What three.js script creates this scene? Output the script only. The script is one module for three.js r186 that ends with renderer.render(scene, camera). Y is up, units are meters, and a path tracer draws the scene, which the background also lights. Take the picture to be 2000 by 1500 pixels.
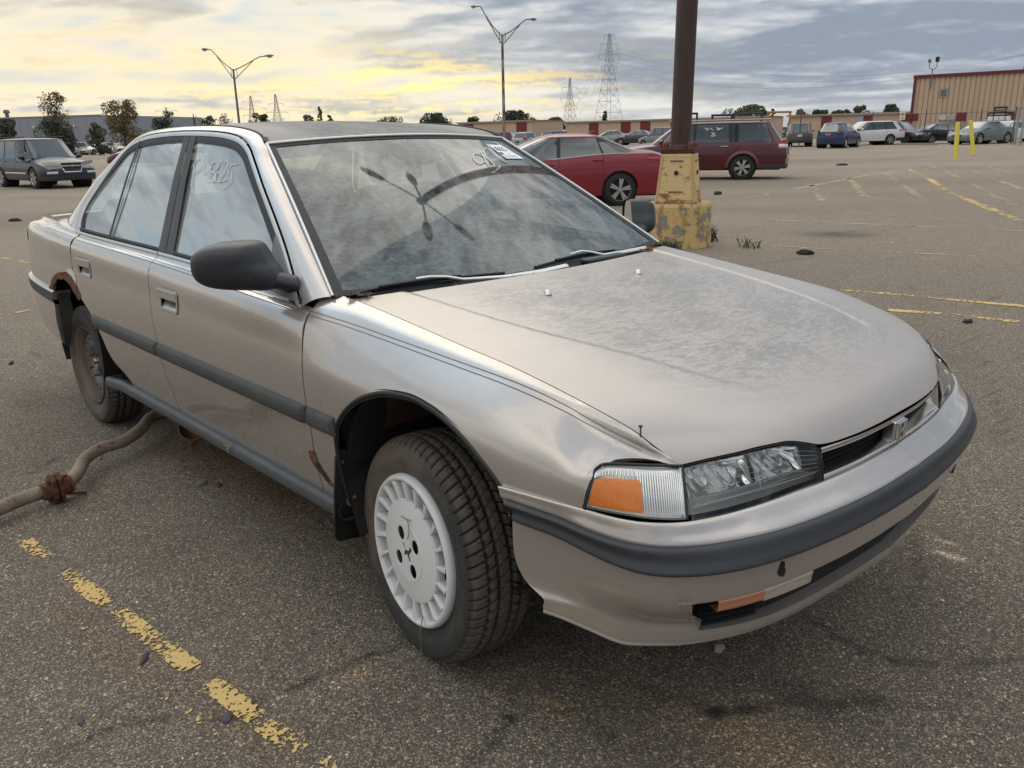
import * as THREE from 'three';
import * as BGU from 'three/addons/utils/BufferGeometryUtils.js';
import { RoundedBoxGeometry } from 'three/addons/geometries/RoundedBoxGeometry.js';

// ---------- camera ----------
const scene = new THREE.Scene();
const camera = new THREE.PerspectiveCamera(2 * Math.atan(750 / 1595.7) * 180 / Math.PI, 4 / 3, 0.05, 3000);
const EYE = new THREE.Vector3(1.543, 1.3327, 1.905);
const AX_R = new THREE.Vector3(0.68701, -0.019996, -0.72637), AX_U = new THREE.Vector3(-0.19885, 0.95629, -0.2144), AX_F = new THREE.Vector3(-0.69891, -0.29174, -0.65301);
camera.position.copy(EYE);
camera.up.copy(AX_U);
camera.lookAt(EYE.clone().add(AX_F));

// ---------- noise ----------
function rngOf(seed) { let a = seed >>> 0; return () => { a = (a + 0x6D2B79F5) >>> 0; let t = a; t = Math.imul(t ^ (t >>> 15), t | 1); t ^= t + Math.imul(t ^ (t >>> 7), t | 61); return ((t ^ (t >>> 14)) >>> 0) / 4294967296; }; }
const rnd = rngOf(7);
const PERM = new Uint8Array(512), GRX = new Float32Array(256), GRY = new Float32Array(256), GRZ = new Float32Array(256);
{ const r = rngOf(99), p = [...Array(256).keys()]; for (let i = 255; i > 0; i--) { const j = Math.floor(r() * (i + 1)); [p[i], p[j]] = [p[j], p[i]]; } for (let i = 0; i < 512; i++) PERM[i] = p[i & 255];
  for (let i = 0; i < 256; i++) { const z = r() * 2 - 1, a = r() * 6.2832, q = Math.sqrt(1 - z * z); GRX[i] = q * Math.cos(a); GRY[i] = q * Math.sin(a); GRZ[i] = z; } }
function noise3(x, y, z) {   // gradient noise, about -1 to 1
  const xi = Math.floor(x), yi = Math.floor(y), zi = Math.floor(z), fx = x - xi, fy = y - yi, fz = z - zi;
  const u = fx * fx * fx * (fx * (fx * 6 - 15) + 10), v = fy * fy * fy * (fy * (fy * 6 - 15) + 10), w = fz * fz * fz * (fz * (fz * 6 - 15) + 10);
  const X = xi & 255, Y = yi & 255, Z = zi & 255;
  const g = (i, j, k) => { const h = PERM[PERM[PERM[(X + i) & 255] + ((Y + j) & 255)] + ((Z + k) & 255)]; return GRX[h] * (fx - i) + GRY[h] * (fy - j) + GRZ[h] * (fz - k); };
  const a = g(0, 0, 0), b = g(1, 0, 0), c = g(0, 1, 0), d = g(1, 1, 0), e = g(0, 0, 1), f = g(1, 0, 1), h = g(0, 1, 1), i = g(1, 1, 1);
  const l1 = a + (b - a) * u, l2 = c + (d - c) * u, l3 = e + (f - e) * u, l4 = h + (i - h) * u, m1 = l1 + (l2 - l1) * v, m2 = l3 + (l4 - l3) * v;
  return (m1 + (m2 - m1) * w) * 1.5;
}
function fbm(x, y, z, oct = 5, gain = 0.5) { let s = 0, a = 1, n = 0; for (let i = 0; i < oct; i++) { s += a * noise3(x, y, z); n += a; a *= gain; x = x * 2.03 + 11.7; y = y * 2.03 + 3.1; z = z * 2.03 + 7.7; } return s / n; }
const clamp = (x, a = 0, b = 1) => Math.min(b, Math.max(a, x)), sstep = (a, b, x) => { const t = clamp((x - a) / (b - a)); return t * t * (3 - 2 * t); }, lerp = (a, b, t) => a + (b - a) * t;
const mix3 = (a, b, t) => [lerp(a[0], b[0], t), lerp(a[1], b[1], t), lerp(a[2], b[2], t)];

// ---------- sky: an evening overcast with broken, lit cloud towards the sunset ----------
const SKY_W = 4096, SKY_H = 2048;
const CAM_AZ = Math.atan2(AX_F.z, AX_F.x);
function skyColor(dx, dy, dz) {
  const e = Math.max(dy, 0), el = Math.asin(clamp(dy, -1, 1)) * 180 / Math.PI;
  let az = (Math.atan2(dz, dx) - CAM_AZ) * 180 / Math.PI; az = ((az + 540) % 360) - 180;       // degrees to the right of the view
  const ca = Math.cos(az * Math.PI / 180), sa = Math.sin(az * Math.PI / 180), flat = Math.sqrt(Math.max(0, 1 - e * e));
  const k = 1 / (e + 0.075), fx = ca * flat * k, sx = sa * flat * k;                            // a cloud deck seen in perspective
  const px = sx + 0.28 * fx, py = fx - 0.10 * sx;                                               // streets run a little askew
  const wx = fbm(px * 0.5, py * 0.35, 3.3, 3), wy = fbm(px * 0.5 + 9, py * 0.35, 8.1, 3);
  const big = fbm(px * 0.42 + wx * 0.55, py * 0.50 + wy * 0.4, 1.7, 5, 0.52);
  const mid = fbm(px * 1.1 + wx * 1.2, py * 1.5 + wy * 0.8, 5.2, 5, 0.55);
  const fine = fbm(px * 3.1 + mid * 0.9, py * 4.2, 9.4, 4, 0.55), det = fbm(px * 7.5 + fine, py * 10 + mid, 12.4, 4, 0.6), hi = sstep(4, 14, el);
  const left = sstep(10, -26, az) * sstep(-190, -95, az), low = Math.exp(-Math.pow(el / 7, 2));
  const glow = Math.exp(-Math.pow((az + 10) / 15, 2)) * Math.exp(-Math.pow((el - 2.6) / 2.6, 2));
  const glowL = Math.exp(-Math.pow((az + 27) / 17, 2)) * Math.exp(-Math.pow((el - 3.5) / 4.6, 2));
  // clear sky
  const blue = mix3([0.33, 0.55, 0.78], [0.60, 0.72, 0.80], low);
  const warmClear = mix3(blue, [0.80, 0.74, 0.58], clamp(0.55 * low * left + 0.6 * glow));
  // clouds
  const holes = lerp(0.62, 0.05, left);
  const gap = 0.24 * sstep(-36, -48, az) * sstep(-92, -76, az) * sstep(4, 12, el);
  const cover = sstep(-0.42 - holes + gap, 0.10 - holes + gap, big + 0.30 * mid + 0.10 * fine + hi * (0.30 * fine + 0.22 * det));
  const thick = sstep(-0.38, 0.50, big * 0.9 + mid * 0.70 + fine * 0.28 + det * 0.10 + hi * (0.40 * fine + 0.34 * det) + 0.16 - 0.34 * left + 0.10 * sstep(3, 9, el));
  const bright = [0.80, 0.82, 0.83], dark = [0.285, 0.335, 0.410];
  let c = mix3(bright, dark, clamp(thick * 1.05));
  const litEdge = sstep(0.62, 0.12, thick) * clamp(left + 0.25);
  c = mix3(c, [1.02, 0.88, 0.62], clamp(litEdge * (0.62 + 0.55 * glowL)) * 0.85);
  const rim = sstep(-0.02, 0.34, mid + 0.75 * fine + 0.4 * det - 0.2 * big);
  c = mix3(c, [1.25, 0.98, 0.42], clamp(glow * (0.20 + 1.15 * rim)));
  c = mix3(c, [1.05, 0.86, 0.52], clamp(glowL * (0.10 + 0.75 * rim)));
  let out = mix3(warmClear, c, cover);
  const horizon = sstep(3.0, 0.0, el);
  out = mix3(out, [0.66, 0.66, 0.63], horizon * 0.45 * (1 - 0.7 * glow));
  const lift = 1 + 0.85 * sstep(9, 50, el);                                                      // sky above the view brightened to add light on the ground
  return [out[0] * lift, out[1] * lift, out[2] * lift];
}
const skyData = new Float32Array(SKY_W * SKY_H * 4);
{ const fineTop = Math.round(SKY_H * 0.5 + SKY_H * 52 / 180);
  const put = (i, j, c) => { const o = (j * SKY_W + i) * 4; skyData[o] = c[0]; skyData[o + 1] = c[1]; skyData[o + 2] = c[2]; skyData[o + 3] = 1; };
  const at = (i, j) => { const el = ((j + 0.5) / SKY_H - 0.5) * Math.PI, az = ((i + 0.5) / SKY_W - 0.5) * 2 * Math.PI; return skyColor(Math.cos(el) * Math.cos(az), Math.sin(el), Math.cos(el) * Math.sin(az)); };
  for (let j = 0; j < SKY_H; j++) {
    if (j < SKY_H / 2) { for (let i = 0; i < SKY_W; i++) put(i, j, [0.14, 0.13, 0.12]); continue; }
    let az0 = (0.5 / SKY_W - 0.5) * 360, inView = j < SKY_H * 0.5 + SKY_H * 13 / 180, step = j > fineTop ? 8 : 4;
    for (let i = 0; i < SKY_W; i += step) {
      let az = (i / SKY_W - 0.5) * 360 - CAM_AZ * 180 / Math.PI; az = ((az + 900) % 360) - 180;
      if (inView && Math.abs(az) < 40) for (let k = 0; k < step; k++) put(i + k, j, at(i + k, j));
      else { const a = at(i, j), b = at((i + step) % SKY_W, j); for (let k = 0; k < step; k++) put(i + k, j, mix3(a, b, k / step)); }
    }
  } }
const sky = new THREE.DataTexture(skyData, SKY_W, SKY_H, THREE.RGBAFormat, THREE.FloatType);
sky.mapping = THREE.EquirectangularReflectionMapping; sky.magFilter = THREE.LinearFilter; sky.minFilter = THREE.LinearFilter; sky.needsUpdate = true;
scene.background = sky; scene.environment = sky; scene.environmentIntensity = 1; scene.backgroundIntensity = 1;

// ---------- sun behind the cloud, low ahead and to the left ----------
const sun = new THREE.DirectionalLight(0xfff0d8, 0.8);
{ const az = CAM_AZ - 0.35, el = 0.75; sun.position.set(Math.cos(az) * Math.cos(el) * 60, Math.sin(el) * 60, Math.sin(az) * Math.cos(el) * 60); }
sun.target.position.set(-1.4, 0, 0);
sun.castShadow = true; sun.shadow.radius = 110; sun.shadow.mapSize.set(2048, 2048);
Object.assign(sun.shadow.camera, { left: -30, right: 30, top: 30, bottom: -30, near: 1, far: 160 });
scene.add(sun, sun.target);

const renderer = new THREE.WebGLRenderer({ antialias: true });
renderer.setSize(1024, 768);
renderer.toneMapping = THREE.LinearToneMapping;
renderer.toneMappingExposure = 1.06;
renderer.shadowMap.enabled = true;
// ---------- small helpers ----------
const V = (x, y, z) => new THREE.Vector3(x, y, z);
const RGB = (r, g, b) => new THREE.Color().setRGB(r, g, b);
function ray(px, py) { return AX_F.clone().addScaledVector(AX_R, (px - 1000) / 1595.7).addScaledVector(AX_U, -(py - 750) / 1595.7); }
function onPlane(px, py, p, n) { const d = ray(px, py), t = p.clone().sub(EYE).dot(n) / d.dot(n); return EYE.clone().addScaledVector(d, t); }      // measured spots of the lot, found once on real planes
const groundY = (x, z) => { const r = Math.hypot(x + 1.2, z); return -0.15 * sstep(4.5, 15, r) + 0.16 * sstep(38, 62, r) * sstep(0, 30, x * AX_R.x + z * AX_R.z + r * 0.3); };
function onGround(px, py) { let y = 0, p; for (let i = 0; i < 12; i++) { p = onPlane(px, py, V(0, y, 0), V(0, 1, 0)); y = lerp(y, groundY(p.x, p.z), 0.7); } p.y = groundY(p.x, p.z); return p; }
function atDepth(px, py, depth) { return EYE.clone().addScaledVector(ray(px, py), depth); }
function depthOf(p) { return p.clone().sub(EYE).dot(AX_F); }
function pch(pts) {   // monotone cubic through [x, y] pairs, straight beyond the ends
  const n = pts.length, x = pts.map(p => p[0]), y = pts.map(p => p[1]), h = [], d = [], m = new Array(n).fill(0);
  for (let i = 0; i < n - 1; i++) { h.push(x[i + 1] - x[i]); d.push((y[i + 1] - y[i]) / h[i]); }
  for (let i = 1; i < n - 1; i++) if (d[i - 1] * d[i] > 0) { const w1 = 2 * h[i] + h[i - 1], w2 = h[i] + 2 * h[i - 1]; m[i] = (w1 + w2) / (w1 / d[i - 1] + w2 / d[i]); }
  m[0] = d[0]; m[n - 1] = d[n - 2];
  return t => {
    if (t <= x[0]) return y[0] + m[0] * (t - x[0]); if (t >= x[n - 1]) return y[n - 1] + m[n - 1] * (t - x[n - 1]);
    let i = 0; while (t > x[i + 1]) i++;
    const s = (t - x[i]) / h[i], s2 = s * s, s3 = s2 * s;
    return y[i] * (2 * s3 - 3 * s2 + 1) + h[i] * m[i] * (s3 - 2 * s2 + s) + y[i + 1] * (3 * s2 - 2 * s3) + h[i] * m[i + 1] * (s3 - s2);
  };
}
function crom(keys, s) {   // Catmull-Rom through arrays of numbers, s in 0 .. n-1
  const n = keys.length, i = clamp(Math.floor(s), 0, n - 2), t = s - i, a = keys[Math.max(0, i - 1)], b = keys[i], c = keys[i + 1], d = keys[Math.min(n - 1, i + 2)];
  return b.map((_, k) => 0.5 * (2 * b[k] + (c[k] - a[k]) * t + (2 * a[k] - 5 * b[k] + 4 * c[k] - d[k]) * t * t + (3 * b[k] - a[k] - 3 * c[k] + d[k]) * t * t * t));
}
function cromC(keys, s) {   // the same with tangents by chord length, which does not overshoot where keys crowd
  const n = keys.length, i = clamp(Math.floor(s), 0, n - 2), t = s - i, d = k => Math.hypot(...keys[k + 1].map((v, q) => v - keys[k][q])) || 1e-6;
  const tan = k => { if (k === 0 || k === n - 1) { const j = k === 0 ? 0 : n - 2, D = d(j); return keys[k].map((_, q) => (keys[j + 1][q] - keys[j][q]) / D); } const a = d(k - 1), b = d(k); return keys[k].map((_, q) => ((keys[k][q] - keys[k - 1][q]) / a * b + (keys[k + 1][q] - keys[k][q]) / b * a) / (a + b)); };
  const D = d(i), m0 = tan(i), m1 = tan(i + 1), t2 = t * t, t3 = t2 * t; return keys[i].map((v, q) => v * (2 * t3 - 3 * t2 + 1) + D * m0[q] * (t3 - 2 * t2 + t) + keys[i + 1][q] * (3 * t2 - 2 * t3) + D * m1[q] * (t3 - t2));
}
// a sheet from fn(u, v) with smooth normals; flange folds its rim inwards; lift moves it along its normal
function sheet(nu, nv, fn, o = {}) {
  const pos = [], nor = [], uv = [], idx = [], us = o.us || (i => i / nu), vs = o.vs || (j => j / nv), flip = o.flip ? -1 : 1, E = 1e-3, col = [];
  const P = (u, v) => { const p = fn(clamp(u), clamp(v)); return p; };
  for (let j = 0; j <= nv; j++) for (let i = 0; i <= nu; i++) {
    const u = us(i), v = vs(j), p = P(u, v), a = P(u + E, v), b = P(u - E, v), c = P(u, v + E), d = P(u, v - E);
    let ux = a[0] - b[0], uy = a[1] - b[1], uz = a[2] - b[2], vx = c[0] - d[0], vy = c[1] - d[1], vz = c[2] - d[2];
    let n = [uy * vz - uz * vy, uz * vx - ux * vz, ux * vy - uy * vx], l = Math.hypot(...n) || 1; n = n.map(k => flip * k / l);
    const q = o.lift ? [p[0] + n[0] * o.lift, p[1] + n[1] * o.lift, p[2] + n[2] * o.lift] : p;
    pos.push(...q.slice(0, 3)); nor.push(...n); uv.push(...(o.uv ? o.uv(u, v, p) : [p[0], p[1]])); if (o.col) col.push(...o.col(u, v, p));
  }
  const W = nu + 1, tri = (a, b, c) => flip > 0 ? idx.push(a, b, c) : idx.push(a, c, b);
  for (let j = 0; j < nv; j++) for (let i = 0; i < nu; i++) { if (o.keep && !o.keep((us(i) + us(i + 1)) / 2, (vs(j) + vs(j + 1)) / 2)) continue; const a = j * W + i; tri(a, a + 1, a + W + 1); tri(a, a + W + 1, a + W); }
  if (o.flange) {
    const loop = []; for (let i = 0; i < nu; i++) loop.push(i); for (let j = 0; j < nv; j++) loop.push(j * W + nu); for (let i = nu; i > 0; i--) loop.push(nv * W + i); for (let j = nv; j > 0; j--) loop.push(j * W);
    const sides = o.sides || [1, 1, 1, 1], which = k => k < nu ? 0 : k < nu + nv ? 1 : k < 2 * nu + nv ? 2 : 3;
    for (let k = 0; k < loop.length; k++) {
      if (!sides[which(k)]) continue;
      const a = loop[k], b = loop[(k + 1) % loop.length], base = pos.length / 3, f = [];
      for (const m of [a, b]) { const p = [pos[m * 3], pos[m * 3 + 1], pos[m * 3 + 2]], n = [nor[m * 3], nor[m * 3 + 1], nor[m * 3 + 2]]; f.push(p, p.map((x, i) => x - n[i] * o.flange)); }
      const e = [0, 1, 2].map(i => f[2][i] - f[0][i]), g = [0, 1, 2].map(i => f[1][i] - f[0][i]); let n = [e[1] * g[2] - e[2] * g[1], e[2] * g[0] - e[0] * g[2], e[0] * g[1] - e[1] * g[0]]; const l = Math.hypot(...n) || 1; n = n.map(x => x / l * -flip);
      for (let i = 0; i < 4; i++) { pos.push(...f[i]); nor.push(...n); const m = i < 2 ? a : b; uv.push(uv[m * 2], uv[m * 2 + 1]); if (o.col) col.push(col[m * 3], col[m * 3 + 1], col[m * 3 + 2]); }
      tri(base, base + 1, base + 3); tri(base, base + 3, base + 2);
    }
  }
  return geo(pos, idx, nor, uv, o.col ? col : null);
}
function geo(pos, idx, nor, uv, col) {
  const g = new THREE.BufferGeometry();
  g.setAttribute('position', new THREE.Float32BufferAttribute(pos, 3)); g.setIndex(idx);
  if (nor) g.setAttribute('normal', new THREE.Float32BufferAttribute(nor, 3)); else g.computeVertexNormals();
  g.setAttribute('uv', new THREE.Float32BufferAttribute(uv || new Array(pos.length / 3 * 2).fill(0), 2));
  if (col) g.setAttribute('color', new THREE.Float32BufferAttribute(col, 3));
  return g;
}
function join(list) {
  list = list.flat(Infinity).filter(Boolean).map(g => { g = g.index ? g : BGU.mergeVertices(g); for (const k of Object.keys(g.attributes)) if (!['position', 'normal', 'uv', 'color'].includes(k)) g.deleteAttribute(k); if (!g.attributes.uv) g.setAttribute('uv', new THREE.Float32BufferAttribute(new Float32Array(g.attributes.position.count * 2), 2)); return g; });
  if (list.length === 1) return list[0];
  if (!list.every(g => g.attributes.color)) list.forEach(g => g.deleteAttribute('color'));
  return BGU.mergeGeometries(list, false);
}
function mirZ(g) { g = g.clone(); const p = g.attributes.position, n = g.attributes.normal; for (let i = 0; i < p.count; i++) { p.setZ(i, -p.getZ(i)); n.setZ(i, -n.getZ(i)); } const x = g.index.array; for (let i = 0; i < x.length; i += 3) { const t = x[i + 1]; x[i + 1] = x[i + 2]; x[i + 2] = t; } return g; }
const move = (g, x, y, z) => g.translate(x, y, z);
function box(w, h, d, x = 0, y = 0, z = 0, r = 0) { const g = r ? new RoundedBoxGeometry(w, h, d, 2, r) : new THREE.BoxGeometry(w, h, d); return (g.index ? g : BGU.mergeVertices(g)).translate(x, y, z); }
function tube(pts, r, seg = 0, rad = 8, closed = false) { const c = new THREE.CatmullRomCurve3(pts.map(p => p.isVector3 ? p : V(...p)), closed, 'centripetal'); return new THREE.TubeGeometry(c, seg || pts.length * 6, r, rad, closed); }
function rod(a, b, r, r2 = r, n = 8) { a = a.isVector3 ? a : V(...a); b = b.isVector3 ? b : V(...b); const d = b.clone().sub(a), g = new THREE.CylinderGeometry(r2, r, d.length(), n); g.applyQuaternion(new THREE.Quaternion().setFromUnitVectors(V(0, 1, 0), d.clone().normalize())); return g.translate((a.x + b.x) / 2, (a.y + b.y) / 2, (a.z + b.z) / 2); }
function bar(a, b, w, h, up = V(0, 1, 0)) { a = a.isVector3 ? a : V(...a); b = b.isVector3 ? b : V(...b); const d = b.clone().sub(a), L = d.length(), x = d.normalize(), z = x.clone().cross(up).normalize(), y = z.clone().cross(x), m = new THREE.Matrix4().makeBasis(x, y, z).setPosition((a.x + b.x) / 2, (a.y + b.y) / 2, (a.z + b.z) / 2); return new THREE.BoxGeometry(L, h, w).applyMatrix4(m); }
function lathe(pts, n = 32) { return new THREE.LatheGeometry(pts.map(p => new THREE.Vector2(p[0], p[1])), n); }     // about y
function ribbon(pts, wid, nrm, thick = 0) {   // a flat strip along points, standing off by thick
  const pos = [], idx = [], n = pts.length;
  for (let i = 0; i < n; i++) { const a = pts[Math.max(0, i - 1)], b = pts[Math.min(n - 1, i + 1)], t = b.clone().sub(a).normalize(), N = typeof nrm === 'function' ? nrm(i, pts[i]) : nrm, s = t.clone().cross(N).normalize(), w = (typeof wid === 'function' ? wid(i / (n - 1)) : wid) / 2, p = pts[i].clone().addScaledVector(N, thick), q = thick ? pts[i] : p;
    for (const [c, k, h] of [[q, -1, 0], [p, -0.8, 1], [p, 0.8, 1], [q, 1, 0]]) { const v = c.clone().addScaledVector(s, w * k); pos.push(v.x, v.y, v.z); } }
  for (let i = 0; i < n - 1; i++) for (let k = 0; k < 3; k++) { const a = i * 4 + k; idx.push(a, a + 1, a + 5, a, a + 5, a + 4); }
  const g = geo(pos, idx); return BGU.toCreasedNormals ? join([BGU.mergeVertices(BGU.toCreasedNormals(g, 0.5))]) : g;
}
function poly(pts, holes, depth, bevel = 0, seg = 2) {   // plate in x, y extruded along +z
  const mk = a => a.map(p => new THREE.Vector2(p[0], p[1])), s = new THREE.Shape(mk(pts)); for (const h of holes || []) s.holes.push(new THREE.Path(mk(h)));
  return BGU.mergeVertices(new THREE.ExtrudeGeometry(s, { depth, bevelEnabled: bevel > 0, bevelSize: bevel, bevelThickness: bevel, bevelSegments: seg, curveSegments: 8, steps: 1 }));
}
const circlePts = (r, n, cx = 0, cy = 0, ry = r) => [...Array(n).keys()].map(i => [cx + r * Math.cos(i / n * 2 * Math.PI), cy + ry * Math.sin(i / n * 2 * Math.PI)]);

// ---------- objects ----------
const taken = {};
function numbered(name) { const n = taken[name] = (taken[name] ?? -1) + 1; return n ? `${name}_${String(n).padStart(3, '0')}` : name; }
const origin = new WeakMap();
function tag(o, label, category, group, kind) { if (label) o.userData.label = label; if (category) o.userData.category = category; if (group) o.userData.group = group; if (kind) o.userData.kind = kind; return o; }
function thing(name, label, category, at = V(0, 0, 0), turn = 0, group) { const o = new THREE.Group(); o.name = numbered(name); o.position.copy(at); o.rotation.y = turn; tag(o, label, category, group); scene.add(o); return o; }
function solo(name, g, m, label, category, group, kind) { const o = new THREE.Mesh(join([g]), m); o.name = numbered(name); o.castShadow = o.receiveShadow = true; tag(o, label, category, group, kind); scene.add(o); return o; }
function struct(name, g, m) { return solo(name, g, m, null, null, null, 'structure'); }
// turn each piece so that its faces look away from a reference point
let REF = null;
function orient(g, ref) {
  if (!g.index) g = BGU.mergeVertices(g); const p = g.attributes.position, x = g.index.array, n = g.attributes.normal; let s = 0, cx = 0, cy = 0, cz = 0; for (let i = 0; i < p.count; i++) { cx += p.getX(i); cy += p.getY(i); cz += p.getZ(i); } cx /= p.count; cy /= p.count; cz /= p.count;
  const R = ref ? ref(cx, cy, cz) : [cx, cy, cz];
  for (let i = 0; i < x.length; i += 3) { const a = x[i], b = x[i + 1], c = x[i + 2], ax = p.getX(a), ay = p.getY(a), az = p.getZ(a), ux = p.getX(b) - ax, uy = p.getY(b) - ay, uz = p.getZ(b) - az, vx = p.getX(c) - ax, vy = p.getY(c) - ay, vz = p.getZ(c) - az; s += (uy * vz - uz * vy) * (ax - R[0]) + (uz * vx - ux * vz) * (ay - R[1]) + (ux * vy - uy * vx) * (az - R[2]); }
  if (s < 0) { for (let i = 0; i < x.length; i += 3) { const t = x[i + 1]; x[i + 1] = x[i + 2]; x[i + 2] = t; } for (let i = 0; i < p.count; i++) n.setXYZ(i, -n.getX(i), -n.getY(i), -n.getZ(i)); }
  return g;
}
const both = g => { g = join([g]); return [g, mirZ(g)]; };
const pair = (name, g, m, parent, label) => both(g).map(k => part(name, k, m, parent, label));
function part(name, g, m, parent, label) { g = [g].flat(Infinity).filter(Boolean).map(k => orient(k.clone(), REF)); const o = new THREE.Mesh(join(g), m); o.name = name; o.castShadow = o.receiveShadow = true; if (label) o.userData.label = label; const off = origin.get(parent); if (off) { o.geometry.translate(-off.x, -off.y, -off.z); } parent.add(o); if (off) origin.set(o, off); return o; }

// ---------- textures ----------
function dataTex(n, m, fn, srgb = false, aniso = 8) {
  const d = new Uint8Array(n * m * 4); for (let j = 0; j < m; j++) for (let i = 0; i < n; i++) { const c = fn(i, j), o = (j * n + i) * 4; d[o] = clamp(c[0]) * 255; d[o + 1] = clamp(c[1]) * 255; d[o + 2] = clamp(c[2]) * 255; d[o + 3] = c.length > 3 ? clamp(c[3]) * 255 : 255; }
  const t = new THREE.DataTexture(d, n, m); t.wrapS = t.wrapT = THREE.RepeatWrapping; t.magFilter = THREE.LinearFilter; t.minFilter = THREE.LinearMipmapLinearFilter; t.generateMipmaps = true; if (srgb) t.colorSpace = THREE.SRGBColorSpace; t.needsUpdate = true; return t;
}
const toS = l => l <= 0.0031308 ? l * 12.92 : 1.055 * Math.pow(l, 1 / 2.4) - 0.055;
// noise that tiles over a period of n cells
function tnoise(u, v, f, seed) {
  const n = Math.max(1, Math.round(f)), x = u * n, y = v * n, xi = Math.floor(x), yi = Math.floor(y), fx = x - xi, fy = y - yi, s = Math.round(seed * 37) & 255, m = k => ((k % n) + n) % n;
  const g = (i, j) => { const X = m(xi + i), Y = m(yi + j), h = PERM[(PERM[(PERM[(X & 255)] + (X >> 8) + (Y & 255)) & 255] + (Y >> 8) * 7 + s) & 255], a = h / 256 * 6.28318; return Math.cos(a) * (fx - i) + Math.sin(a) * (fy - j); };
  const U = fx * fx * fx * (fx * (fx * 6 - 15) + 10), W = fy * fy * fy * (fy * (fy * 6 - 15) + 10), a = g(0, 0), b = g(1, 0), c = g(0, 1), d = g(1, 1), l = a + (b - a) * U; return (l + (c + (d - c) * U - l) * W) * 1.5;
}
function tfbm(u, v, f, seed, oct = 4) { let s = 0, a = 1, n = 0; for (let i = 0; i < oct; i++) { s += a * tnoise(u, v, f, seed + i * 5.3); n += a; a *= 0.55; f *= 2; } return s / n; }
const std = (r, g, b, rough = 0.8, metal = 0, o = {}) => new THREE.MeshStandardMaterial({ color: RGB(r, g, b), roughness: rough, metalness: metal, side: THREE.DoubleSide, ...o });
const phy = (r, g, b, rough = 0.5, metal = 0, o = {}) => new THREE.MeshPhysicalMaterial({ color: RGB(r, g, b), roughness: rough, metalness: metal, side: THREE.DoubleSide, ...o });
// ---------- asphalt ----------
const ASPH = 2048, ASPH_M = 1.7;
const asphalt = (() => {
  const n = ASPH, h = new Float32Array(n * n), c = new Float32Array(n * n * 3), r = rngOf(31);
  for (let j = 0; j < n; j++) for (let i = 0; i < n; i++) { const o = j * n + i, a = tfbm(i / n, j / n, 60, 2.1, 3), b = tfbm(i / n, j / n, 9, 4.4, 3), g = r(); h[o] = 0.16 + 0.12 * a + 0.08 * g; const k = 0.066 + 0.018 * b + 0.05 * (g - 0.5) + 0.02 * a; c[o * 3] = k * 1.08; c[o * 3 + 1] = k * 0.97; c[o * 3 + 2] = k * 0.86; }
  const mm = n / (ASPH_M * 1000);
  for (let s = 0; s < 250000; s++) {
    const big = r(), sz = (big < 0.58 ? 1.0 + 0.9 * r() : big < 0.955 ? 1.8 + 1.5 * r() : 3.1 + 2.6 * Math.pow(r(), 1.5)) * mm, cx = r() * n, cy = r() * n, q = 0.6 + 0.5 * r(), th = r() * 6.3, ct = Math.cos(th), st = Math.sin(th), R = Math.ceil(sz * 1.3);
    const t = r(), v = 0.5 + 0.9 * r(), base = t < 0.36 ? [0.195, 0.158, 0.120] : t < 0.60 ? [0.150, 0.132, 0.112] : t < 0.80 ? [0.062, 0.056, 0.050] : t < 0.980 ? [0.31, 0.265, 0.21] : t < 0.987 ? [0.17, 0.10, 0.08] : [0.42, 0.39, 0.33];
    const top = 0.45 + 0.5 * r(), p = 2 + r() * 1.5, w1 = r() * 6.3;
    for (let dy = -R; dy <= R; dy++) for (let dx = -R; dx <= R; dx++) {
      const ux = (dx * ct + dy * st) / sz, uy = (-dx * st + dy * ct) / (sz * q), an = Math.atan2(uy, ux), e = Math.pow(Math.pow(Math.abs(ux), p) + Math.pow(Math.abs(uy), p), 1 / p) * (1 + 0.10 * Math.sin(3 * an + w1) + 0.06 * Math.sin(5 * an - w1));
      if (e > 1) continue;
      const o = ((cy + dy + n) % n | 0) * n + ((cx + dx + n) % n | 0), hh = top * (1 - 0.45 * e * e);
      if (hh < h[o] - 0.12) continue;
      const edge = sstep(1, 0.72, e), k = v * (0.92 + 0.16 * r());
      h[o] = Math.max(h[o], hh * (0.4 + 0.6 * edge));
      for (let m = 0; m < 3; m++) c[o * 3 + m] = lerp(c[o * 3 + m], base[m] * k, edge * 0.92);
    }
  }
  const map = dataTex(n, n, (i, j) => { const o = (j * n + i) * 3; return [toS(c[o]), toS(c[o + 1]), toS(c[o + 2])]; }, true);
  const bump = dataTex(n, n, (i, j) => { const v = h[j * n + i]; return [v, v, v]; });
  return { map, bump };
})();
const groundMat = new THREE.MeshStandardMaterial({ map: asphalt.map, bumpMap: asphalt.bump, bumpScale: 0.005, roughness: 0.88, vertexColors: true, side: THREE.DoubleSide });

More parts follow.
